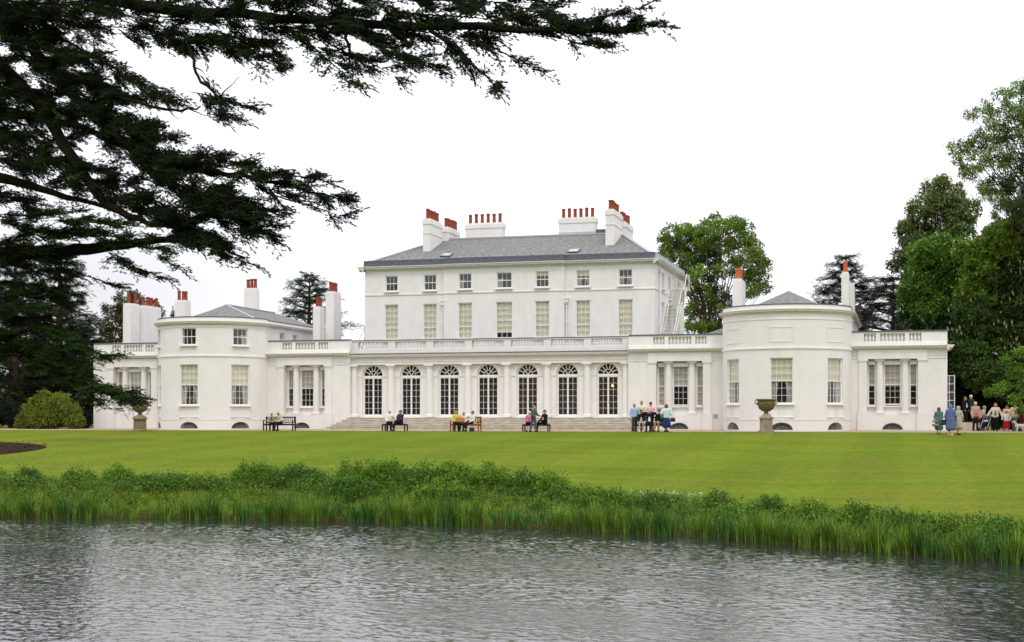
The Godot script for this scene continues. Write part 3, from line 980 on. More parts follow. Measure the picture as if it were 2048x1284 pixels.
func fire_stair(side: float) -> void:
	var xr := 10.8 if side > 0 else -10.2
	var x0 := xr + side * 0.15
	var x1 := xr + side * 1.05
	var g := Geo.new()
	var legs := [[Vector3(0, 5.2, -5.2), Vector3(0, 8.9, -9.2)], [Vector3(0, 8.9, -10.1), Vector3(0, 10.2, -11.6)]]
	var o := node("fire_stair", Vector3.ZERO, 0.0, H)
	for leg in legs:
		var a: Vector3 = leg[0]
		var b: Vector3 = leg[1]
		for x in [x0, x1]:
			var X := Vector3(x, 0, 0)
			g.bar(a + X, b + X, 0.05, 0.22)
			g.bar(a + X + Vector3(0, 1.0, 0), b + X + Vector3(0, 1.0, 0), 0.05, 0.05)
			for k in 4:
				var p := a.lerp(b, k / 3.0) + X
				g.bar(p, p + Vector3(0, 1.0, 0), 0.04, 0.04)
		for k in 14:
			var p := a.lerp(b, (k + 0.5) / 14.0)
			var t := Geo.new()
			t.box(Vector3((x0 + x1) * 0.5, p.y, p.z), Vector3(absf(x1 - x0), 0.05, 0.24))
			part("tread", t, M.rail, o)
	for z in [[-9.2, -10.1, 8.9], [-11.6, -13.0, 10.2]]:
		g.span(Vector3(minf(x0, x1), z[2] - 0.06, z[1]), Vector3(maxf(x0, x1), z[2], z[0]))
		for k in 3:
			var zz := lerpf(z[0], z[1], k / 2.0)
			g.bar(Vector3(x1, z[2], zz), Vector3(x1, z[2] + 1.0, zz), 0.04, 0.04)
		g.bar(Vector3(x1, z[2] + 1.0, z[0]), Vector3(x1, z[2] + 1.0, z[1]), 0.05, 0.05)
	part("stair_frame", g, M.rail, o)

func pavilion_chimneys() -> void:
	chimney(-29.75, -29.1, -4.0, -5.3, 5.1, 9.42, [[-29.5, -4.4, 1.15], [-29.3, -5.0, 1.1]], false)
	chimney(-29.4, -28.75, -5.5, -7.9, 5.1, 9.36, [[-29.2, -5.9, 1.0], [-29.0, -6.3, 1.0], [-29.1, -7.0, 1.0], [-28.95, -7.5, 1.0]], false)
	chimney(-25.98, -25.1, -5.0, -5.9, 5.1, 9.65, [[-25.75, -5.3, 1.0], [-25.5, -5.5, 1.0], [-25.35, -5.6, 1.0]], false)
	chimney(-21.7, -20.66, -8.0, -8.5, 7.5, 10.72, run_x(-21.48, -20.88, -8.25, 3), false)
	chimney(-14.68, -14.12, -5.0, -5.9, 5.1, 8.92, run_z(-14.4, -5.2, -5.7, 2), false)
	chimney(-15.4, -14.7, -9.0, -10.4, 5.1, 10.4, run_z(-15.05, -9.2, -10.2, 4), false)
	chimney(16.26, 16.86, -2.0, -4.3, 7.0, 9.85, run_z(16.56, -2.3, -4.0, 6), false, M.terracotta_bright)
	chimney(23.15, 23.62, -3.0, -4.4, 7.0, 10.2, run_z(23.38, -3.2, -4.2, 4), false, M.terracotta_bright)
	chimney(23.1, 23.9, -4.7, -6.6, 7.0, 9.6, run_z(23.4, -4.9, -6.4, 4), false, M.terracotta_bright)

# ---------------------------------------------------------------- ground and water
const SHORE := [[-140.0, 54.0], [-60.0, 52.5], [-34.7, 51.8], [-27.7, 51.1], [-22.8, 50.2], [-17.9, 49.7], [-13.8, 49.8], [-10.8, 50.6], [-6.6, 51.7], [-3.7, 53.3], [-1.2, 55.0], [0.6, 56.0], [2.6, 57.2], [5.7, 59.5], [14.0, 64.0], [60.0, 70.0], [140.0, 72.0]]
const WATER := -2.4
const WAVE := 0.0092   # half the height of the ripples
const EDGE := 6.5   # where gravel meets lawn

func shore_z(x: float) -> float:
	for i in SHORE.size() - 1:
		if x <= SHORE[i + 1][0]:
			return lerpf(SHORE[i][1], SHORE[i + 1][1], clampf((x - SHORE[i][0]) / (SHORE[i + 1][0] - SHORE[i][0]), 0.0, 1.0))
	return SHORE[-1][1]

func near_z(x: float) -> float:   # shoreline of the bank the camera stands on
	return lerpf(63.0, 78.0, smoothstep(-22.0, -17.5, x))

func ground_y(x: float, z: float) -> float:
	var s := shore_z(x)
	var d := s - z
	var top := -1.6 - 0.4 * clampf((x + 14.0) / 10.0, 0.0, 1.0)
	if d < 0.0:
		var dn := z - near_z(x)
		return lerpf(-3.0, -0.85, smoothstep(-0.5, 2.5, dn)) if dn > -4.0 else lerpf(-2.55, -3.0, clampf(-d / 3.0, 0.0, 1.0))
	if d < 3.5:
		return lerpf(-2.6, top, smoothstep(0.0, 3.5, d))
	if z > EDGE:
		return lerpf(top, -0.1, (s - 3.5 - z) / (s - 3.5 - EDGE))
	return -0.06 * clampf(z / EDGE, 0.0, 1.0) - 0.02

func axis(lo: float, a: float, b: float, hi: float, fine: float, coarse: float) -> PackedFloat32Array:
	var out := PackedFloat32Array()
	var x := lo
	while x < hi:
		out.append(x)
		x += fine if x >= a and x < b else coarse
	out.append(hi)
	return out

func lawn_tint(x: float, z: float) -> Color:   # one browner patch, and drier grass to either side
	var n := lawn_noise.get_noise_2d(x, z * 1.6)
	var brown_patch := smoothstep(1.0, 0.2, Vector2((x + 44.5) / 7.5, (z - 18.0) / 2.6).length() + n * 0.5)
	var dry := clampf(smoothstep(-8.0, 8.0, x + n * 14.0) * 0.35 + smoothstep(-26.0, -46.0, x + n * 14.0) * 0.4, 0.0, 0.6)
	return Color(1, 1, 1).lerp(Color(0.84, 0.88, 0.9), clampf(0.5 + lawn_noise.get_noise_2d(x * 0.7 + 60.0, z * 2.2) * 1.4, 0.0, 1.0)).lerp(Color(0.93, 0.84, 1.0), dry).lerp(Color(0.8, 0.52, 1.0), brown_patch * 0.6)

var lawn_noise := FastNoiseLite.new()

func sheet(xs: PackedFloat32Array, zs: PackedFloat32Array, lift: float, height: Callable) -> ArrayMesh:
	var st := SurfaceTool.new()
	st.begin(Mesh.PRIMITIVE_TRIANGLES)
	for z in zs:
		for x in xs:
			st.set_uv(Vector2(x, z))
			st.set_color(lawn_tint(x, z))
			st.add_vertex(Vector3(x, height.call(x, z) + lift, z))
	var w := xs.size()
	for j in zs.size() - 1:
		for i in w - 1:
			var a := j * w + i
			for k in [a, a + 1, a + w + 1, a, a + w + 1, a + w]:
				st.add_index(k)
	st.generate_normals()
	return st.commit()

func water_mesh() -> ArrayMesh:   # a real rippled surface: crests run across the wind
	var xs := PackedFloat32Array([-160.0, -90.0, -60.0])
	var x := -46.0
	while x < 16.0:
		xs.append(x)
		x += 0.075
	xs.append_array([20.0, 30.0, 60.0, 140.0])
	var zs := PackedFloat32Array([44.0, 47.0])
	var z := 49.0
	while z < 79.0:
		zs.append(z)
		z += 0.13 if z < 58.0 else (0.09 if z < 66.0 else 0.068)
	zs.append_array([82.0, 90.0])
	var big := FastNoiseLite.new()
	big.seed = 11
	big.frequency = 1.0
	big.fractal_octaves = 3
	big.fractal_gain = 0.55
	big.noise_type = FastNoiseLite.TYPE_SIMPLEX_SMOOTH
	var gust := FastNoiseLite.new()
	gust.seed = 12
	gust.frequency = 0.12
	gust.fractal_octaves = 2
	var v := PackedVector3Array()
	var nn := PackedVector3Array()
	var uv := PackedVector2Array()
	for zz in zs:
		for xx in xs:
			var p := xx * 0.96 + zz * 0.28
			var q := zz * 0.96 - xx * 0.28
			var amp := WAVE * (0.8 + 0.7 * gust.get_noise_2d(p, q * 2.0))
			var u := p * 2.1
			var w := q * 3.8
			var h := big.get_noise_2d(u, w)
			var hx := (big.get_noise_2d(u + 0.06, w) - h) / 0.0286
			var hz := (big.get_noise_2d(u, w + 0.06) - h) / 0.0158
			v.append(Vector3(xx, WATER + h * amp, zz))
			nn.append(Vector3(-(hx * 0.96 - hz * 0.28) * amp, 1.0, -(hx * 0.28 + hz * 0.96) * amp).normalized())
			uv.append(Vector2(p, q))
	var idx := PackedInt32Array()
	var n := xs.size()
	for j in zs.size() - 1:
		for i in n - 1:
			var a := j * n + i
			idx.append_array([a, a + 1, a + n + 1, a, a + n + 1, a + n])
	var arr := []
	arr.resize(Mesh.ARRAY_MAX)
	arr[Mesh.ARRAY_VERTEX] = v
	arr[Mesh.ARRAY_NORMAL] = nn
	arr[Mesh.ARRAY_TEX_UV] = uv
	arr[Mesh.ARRAY_INDEX] = idx
	var m := ArrayMesh.new()
	m.add_surface_from_arrays(Mesh.PRIMITIVE_TRIANGLES, arr)
	return m

func land() -> void:
	lawn_noise.seed = 77
	lawn_noise.frequency = 0.09
	lawn_noise.fractal_octaves = 3
	var xs := axis(-420, -75, 45, 420, 1.0, 15.0)
	var zs := axis(-420, -4, 96, 160, 0.8, 15.0)
	var lawn := part("lawn", sheet(xs, zs, 0.0, ground_y), M.grass)
	tag(lawn, "mown green lawn sloping from the house down to the pond", "lawn", "", "structure")
	var gx := axis(-90, -90, 40, 40, 1.0, 1.0)
	var gz := axis(-14, -14, EDGE, EDGE, 0.6, 1.0)
	tag(part("gravel_path", sheet(gx, gz, 0.006, ground_y), M.gravel), "buff gravel path along the foot of the house", "path", "", "structure")
	# lawn edge: an uneven fringe of longer grass along the gravel
	var tuft := Geo.new()
	for i in 9:
		var a := rng.randf_range(0, TAU)
		var p := Vector3(cos(a), 0, sin(a)) * rng.randf_range(0, 0.09)
		var q := p + Vector3(rng.randf_range(-0.04, 0.04), rng.randf_range(0.012, 0.03), rng.randf_range(-0.03, 0.03))
		tuft.tri(p + Vector3(-0.008, 0, 0), p + Vector3(0.008, 0, 0), q)
	var where := []
	for i in 2600:
		var x := rng.randf_range(-62, 12)
		var z := EDGE + rng.randf_range(-0.04, 0.16)
		where.append(Transform3D(Basis(Vector3.UP, rng.randf_range(0, TAU)), Vector3(x, ground_y(x, z), z)))
	tag(scatter("grass_edge", tuft.mesh(), M.grass_blade, where), "fringe of longer grass where the lawn meets the gravel", "grass", "", "stuff")
	var blade := Geo.new()
	for i in 8:
		var a := rng.randf_range(0, TAU)
		var p := Vector3(cos(a), 0, sin(a)) * rng.randf_range(0, 0.07)
		blade.tri(p + Vector3(-0.006, 0, 0), p + Vector3(0.006, 0, 0), p + Vector3(rng.randf_range(-0.03, 0.03), rng.randf_range(0.01, 0.024), rng.randf_range(-0.03, 0.03)))
	where = []
	var bc := []
	for i in 26000:
		var x := rng.randf_range(-48, 9)
		var z := lerpf(9.0, shore_z(x) - 4.0, sqrt(rng.randf()))
		if Vector2(x + 52.4, z - 31.2).length() < 11.2:
			continue
		where.append(Transform3D(Basis(Vector3.UP, rng.randf_range(0, TAU)), Vector3(x, ground_y(x, z) - 0.004, z)))
		bc.append(tint(Color(0.132, 0.185, 0.019) * lawn_tint(x, z), 0.12))
	tag(scatter("lawn_grass", blade.mesh(), M.leaf, where, null, bc), "short mown blades standing up out of the lawn", "grass", "", "stuff")
	# water
	tag(part("pond_water", water_mesh(), M.water), "wide grey rippled pond in front of the lawn", "water", "", "structure")
	# bare bed on the left
	var st := SurfaceTool.new()
	st.begin(Mesh.PRIMITIVE_TRIANGLES)
	var c := Vector2(-52.4, 31.2)
	for r in 9:
		for k in 64:
			var a := TAU * k / 64.0
			var rad := 11.2 * r / 8.0
			var p := c + Vector2(cos(a), sin(a)) * rad
			var lift: float = 0.05 + 0.05 * (1.0 - pow(r / 8.0, 6.0)) if r < 8 else -0.03
			st.set_uv(p)
			st.add_vertex(Vector3(p.x, ground_y(p.x, p.y) + lift, p.y))
	for r in 8:
		for k in 64:
			var a := r * 64 + k
			var b := r * 64 + (k + 1) % 64
			for q in [a, b + 64, b, a, a + 64, b + 64]:
				st.add_index(q)
	st.generate_normals()
	tag(part("mulch_bed", st.commit(), M.mulch), "round bed of bare dark brown soil cut into the lawn", "flower bed")
	var clod := Geo.new()
	clod.box(Vector3.ZERO, Vector3(0.06, 0.02, 0.035), Basis(Vector3(1, 0.3, 0.2).normalized(), 0.6))
	where = []
	for i in 1500:
		var a := rng.randf_range(0, TAU)
		var p := c + Vector2(cos(a), sin(a)) * 11.0 * sqrt(rng.randf())
		where.append(Transform3D(rbasis(rng.randf_range(0.5, 1.4)), Vector3(p.x, ground_y(p.x, p.y) + 0.095, p.y)))
	tag(scatter("bark_chips", clod.mesh(), M.mulch, where), "loose bark chips on the dark bed", "mulch", "", "stuff")
	# daisies on the slope
	var fl := Geo.new()
	fl.lathe([Vector2(0.018, 0.0), Vector2(0.016, 0.01), Vector2(0.0, 0.015)], 6)
	where = []
	for i in 90:
		var x := -7.4 + rng.randfn(0, 0.8)
		var z := 44.4 + rng.randfn(0, 0.5)
		where.append(Transform3D(Basis(), Vector3(x, ground_y(x, z) + 0.02, z)))
	tag(scatter("daisies", fl.mesh(), M.white, where), "small patch of white daisies low on the lawn", "flowers", "", "stuff")

# ---------------------------------------------------------------- plants
func leaf_cluster(n: int, radius: float, size: float, narrow := 0.55, droop := 0.0) -> ArrayMesh:
	var g := Geo.new()
	for i in n:
		var p := rdir() * radius * pow(rng.randf(), 0.4)
		p.y *= 0.75
		var d := (rdir() + Vector3(0, -droop, 0)).normalized()
		var s := size * rng.randf_range(0.6, 1.2)
		var side := d.cross(rdir()).normalized() * s * narrow * 0.5
		var mid := p + d * s * 0.45
		var bend := d.cross(side).normalized() * s * 0.12
		g.tri(p, mid + side + bend, p + d * s)
		g.tri(p, p + d * s, mid - side + bend)
	return g.mesh()

func tint(base: Color, spread: float) -> Color:
	var k := 1.0 + rng.randf_range(-spread, spread)
	return Color(base.r * k * rng.randf_range(0.9, 1.12), base.g * k, base.b * k * rng.randf_range(0.85, 1.15))

# blobs: [x, y, z, radius, tone]; the crown is leaf clusters through the outer part of each clump
func broadleaf(called: String, label: String, cat: String, group: String, base: Vector3, trunk_r: float, blobs: Array, tones: Array, mesh: ArrayMesh, cl: float, dens: float, spread_z: float, bark := true) -> Node3D:
	var t := node(called, base)
	tag(t, label, cat, group)
	var where := []
	var cols := []
	var tops := []
	var all := blobs.duplicate()
	for b in blobs:   # lesser clumps round the rim break up the outline
		for i in 3:
			var d := rdir()
			var k := rng.randf_range(0.22, 0.42)
			all.append([b[0] + d.x * b[3] * 1.15, b[1] + d.y * b[3] * 1.0, b[2] + d.z * b[3] * 0.8, b[3] * k, b[4]])
	for b in all:
		var c := Vector3(b[0], b[1], b[2] + rng.randf_range(-1, 1) * spread_z) - base
		var r: float = b[3]
		if tops.size() < blobs.size():
			tops.append([c, r])
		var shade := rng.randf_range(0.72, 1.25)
		var n := int(dens * 5.0 * r * r / (cl * cl)) + 3
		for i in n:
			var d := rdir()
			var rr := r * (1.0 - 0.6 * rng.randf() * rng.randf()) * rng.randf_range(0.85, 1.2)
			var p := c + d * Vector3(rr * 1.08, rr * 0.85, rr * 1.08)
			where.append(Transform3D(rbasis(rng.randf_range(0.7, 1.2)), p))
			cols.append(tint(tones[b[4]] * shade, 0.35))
	if bark:
		var g := Geo.new()
		var top := Vector3.ZERO
		for q in tops:
			top += q[0]
		top /= tops.size()
		var fork := Vector3(top.x * 0.35, maxf(0.8, top.y * 0.42), top.z * 0.3)
		g.tube([Vector3(0, -0.4, 0), Vector3(0, 0.3, 0), fork * 0.5 + Vector3(0.1, 0, 0), fork], [trunk_r * 1.5, trunk_r * 1.1, trunk_r * 0.9, trunk_r * 0.75], 9)
		part("trunk", g, M.bark, t)
		for q in tops:
			var l := Geo.new()
			var e: Vector3 = q[0]
			var m1: Vector3 = fork.lerp(e, 0.4) + Vector3(0, e.length() * 0.04, 0) + rdir() * 0.2
			var k := trunk_r * clampf(q[1] * 0.22, 0.08, 0.22)
			l.tube([fork * 0.9, m1, fork.lerp(e, 0.75) + rdir() * 0.15, e], [k, k * 0.7, k * 0.45, k * 0.15], 5)
			for i in 3:
				var f: Vector3 = e + rdir() * q[1] * 0.8
				l.tube([m1.lerp(e, 0.5 + 0.2 * i), f.lerp(e, 0.4), f], [k * 0.3, k * 0.2, k * 0.06], 4)
			part("limb", l, M.bark, t)
	scatter("crown", mesh, M.leaf, where, t, cols)
	return t

# a sprig of needles: shoots lying in one plane, each set with tufts
func sprig(tufts: int, needles: int, length: float, nl: float, nw: float, flat := 0.35) -> ArrayMesh:
	var g := Geo.new()
	g.bar(Vector3.ZERO, Vector3(0, 0, length), 0.006, 0.006)
	var shoots := [[Vector3.ZERO, Vector3(0, 0, length)]]
	for i in 5:
		var s := -1.0 if i % 2 else 1.0
		var p := Vector3(0, 0, length * (0.12 + 0.16 * i))
		shoots.append([p, p + Vector3(s * length * rng.randf_range(0.3, 0.45), rng.randf_range(-0.04, 0.05), length * rng.randf_range(0.15, 0.35))])
	for i in tufts:
		var sh: Array = shoots[i % shoots.size()]
		var p: Vector3 = sh[0].lerp(sh[1], rng.randf_range(0.1, 1.0)) + rdir() * 0.008
		for k in needles:
			var d := rdir()
			d.y = absf(d.y) * flat * 2.0 + rng.randf_range(-0.25, 0.1)
			d = d.normalized()
			var side := d.cross(rdir()).normalized() * nw * 0.5
			g.tri(p - side, p + side, p + d * nl * rng.randf_range(0.7, 1.1))
	return g.mesh()

const LIMBS := [
		[[Vector3(-18.41, 8.74, 68.68), 0.200], [Vector3(-14.63, 8.13, 69.18), 0.120], [Vector3(-11.71, 7.33, 69.93), 0.090], [Vector3(-8.92, 6.75, 70.39), 0.070], [Vector3(-6.13, 6.33, 70.76), 0.060], [Vector3(-4.09, 6.10, 70.81), 0.030], [Vector3(-3.19, 6.11, 70.87), 0.012]],
		[[Vector3(-18.78, 7.34, 68.26), 0.200], [Vector3(-15.10, 7.00, 68.79), 0.120], [Vector3(-13.90, 6.06, 69.18), 0.100], [Vector3(-12.89, 4.97, 69.63), 0.085], [Vector3(-12.17, 4.18, 69.84), 0.070], [Vector3(-11.20, 3.78, 70.20), 0.040], [Vector3(-10.02, 3.55, 70.49), 0.020]],
		[[Vector3(-18.41, 8.11, 68.68), 0.160], [Vector3(-14.30, 7.33, 69.09), 0.100], [Vector3(-13.44, 6.45, 69.37), 0.080], [Vector3(-12.41, 5.60, 69.81), 0.070], [Vector3(-11.28, 4.79, 70.22), 0.055], [Vector3(-10.02, 4.53, 70.49), 0.040], [Vector3(-8.58, 4.17, 71.13), 0.025], [Vector3(-7.59, 3.86, 71.27), 0.010]],
		[[Vector3(-20.99, 3.81, 65.76), 0.220], [Vector3(-17.31, 3.99, 66.08), 0.170], [Vector3(-15.52, 3.89, 66.42), 0.130], [Vector3(-14.27, 3.94, 66.69), 0.100], [Vector3(-13.07, 3.99, 66.98), 0.070], [Vector3(-11.91, 3.95, 67.28), 0.040], [Vector3(-10.87, 3.55, 67.61), 0.015]],
		[[Vector3(-21.36, 3.03, 65.35), 0.160], [Vector3(-17.34, 2.61, 65.89), 0.110], [Vector3(-16.12, 2.09, 66.17), 0.080], [Vector3(-14.92, 1.54, 66.67), 0.060], [Vector3(-13.68, 1.18, 67.15), 0.030], [Vector3(-13.17, 1.05, 67.32), 0.010]],
		[[Vector3(-19.15, 6.63, 67.84), 0.140], [Vector3(-14.94, 6.09, 68.75), 0.090], [Vector3(-12.89, 5.54, 69.63), 0.050], [Vector3(-11.71, 5.02, 69.93), 0.030], [Vector3(-10.73, 4.29, 70.27), 0.020]],
		[[Vector3(-19.89, 5.69, 67.01), 0.140], [Vector3(-15.42, 5.10, 68.36), 0.100], [Vector3(-14.44, 4.80, 68.61), 0.070], [Vector3(-13.04, 4.39, 69.26), 0.040], [Vector3(-11.71, 3.99, 69.93), 0.020]],
		[[Vector3(-10.45, 6.58, 70.40), 0.030], [Vector3(-10.20, 6.16, 70.65), 0.025], [Vector3(-9.96, 5.75, 70.89), 0.020], [Vector3(-9.59, 5.48, 71.00), 0.012]],
		[[Vector3(-7.79, 6.48, 70.60), 0.030], [Vector3(-7.61, 6.07, 70.86), 0.020], [Vector3(-7.46, 5.57, 71.13), 0.010]],
		[[Vector3(-6.44, 6.30, 70.74), 0.030], [Vector3(-5.93, 5.94, 70.91), 0.025], [Vector3(-5.41, 5.41, 71.08), 0.010]],
		[[Vector3(-12.17, 5.89, 70.05), 0.030], [Vector3(-11.15, 5.60, 70.29), 0.025], [Vector3(-10.46, 5.42, 70.61), 0.020], [Vector3(-9.97, 5.40, 70.89), 0.012]],
		[[Vector3(-14.63, 7.67, 69.18), 0.030], [Vector3(-13.44, 7.19, 69.37), 0.025], [Vector3(-12.74, 6.68, 69.59), 0.020], [Vector3(-12.01, 6.65, 69.80), 0.010]],
		[[Vector3(-14.08, 7.47, 69.13), 0.020], [Vector3(-13.09, 7.38, 69.48), 0.018], [Vector3(-12.26, 7.00, 69.77), 0.008]],
]
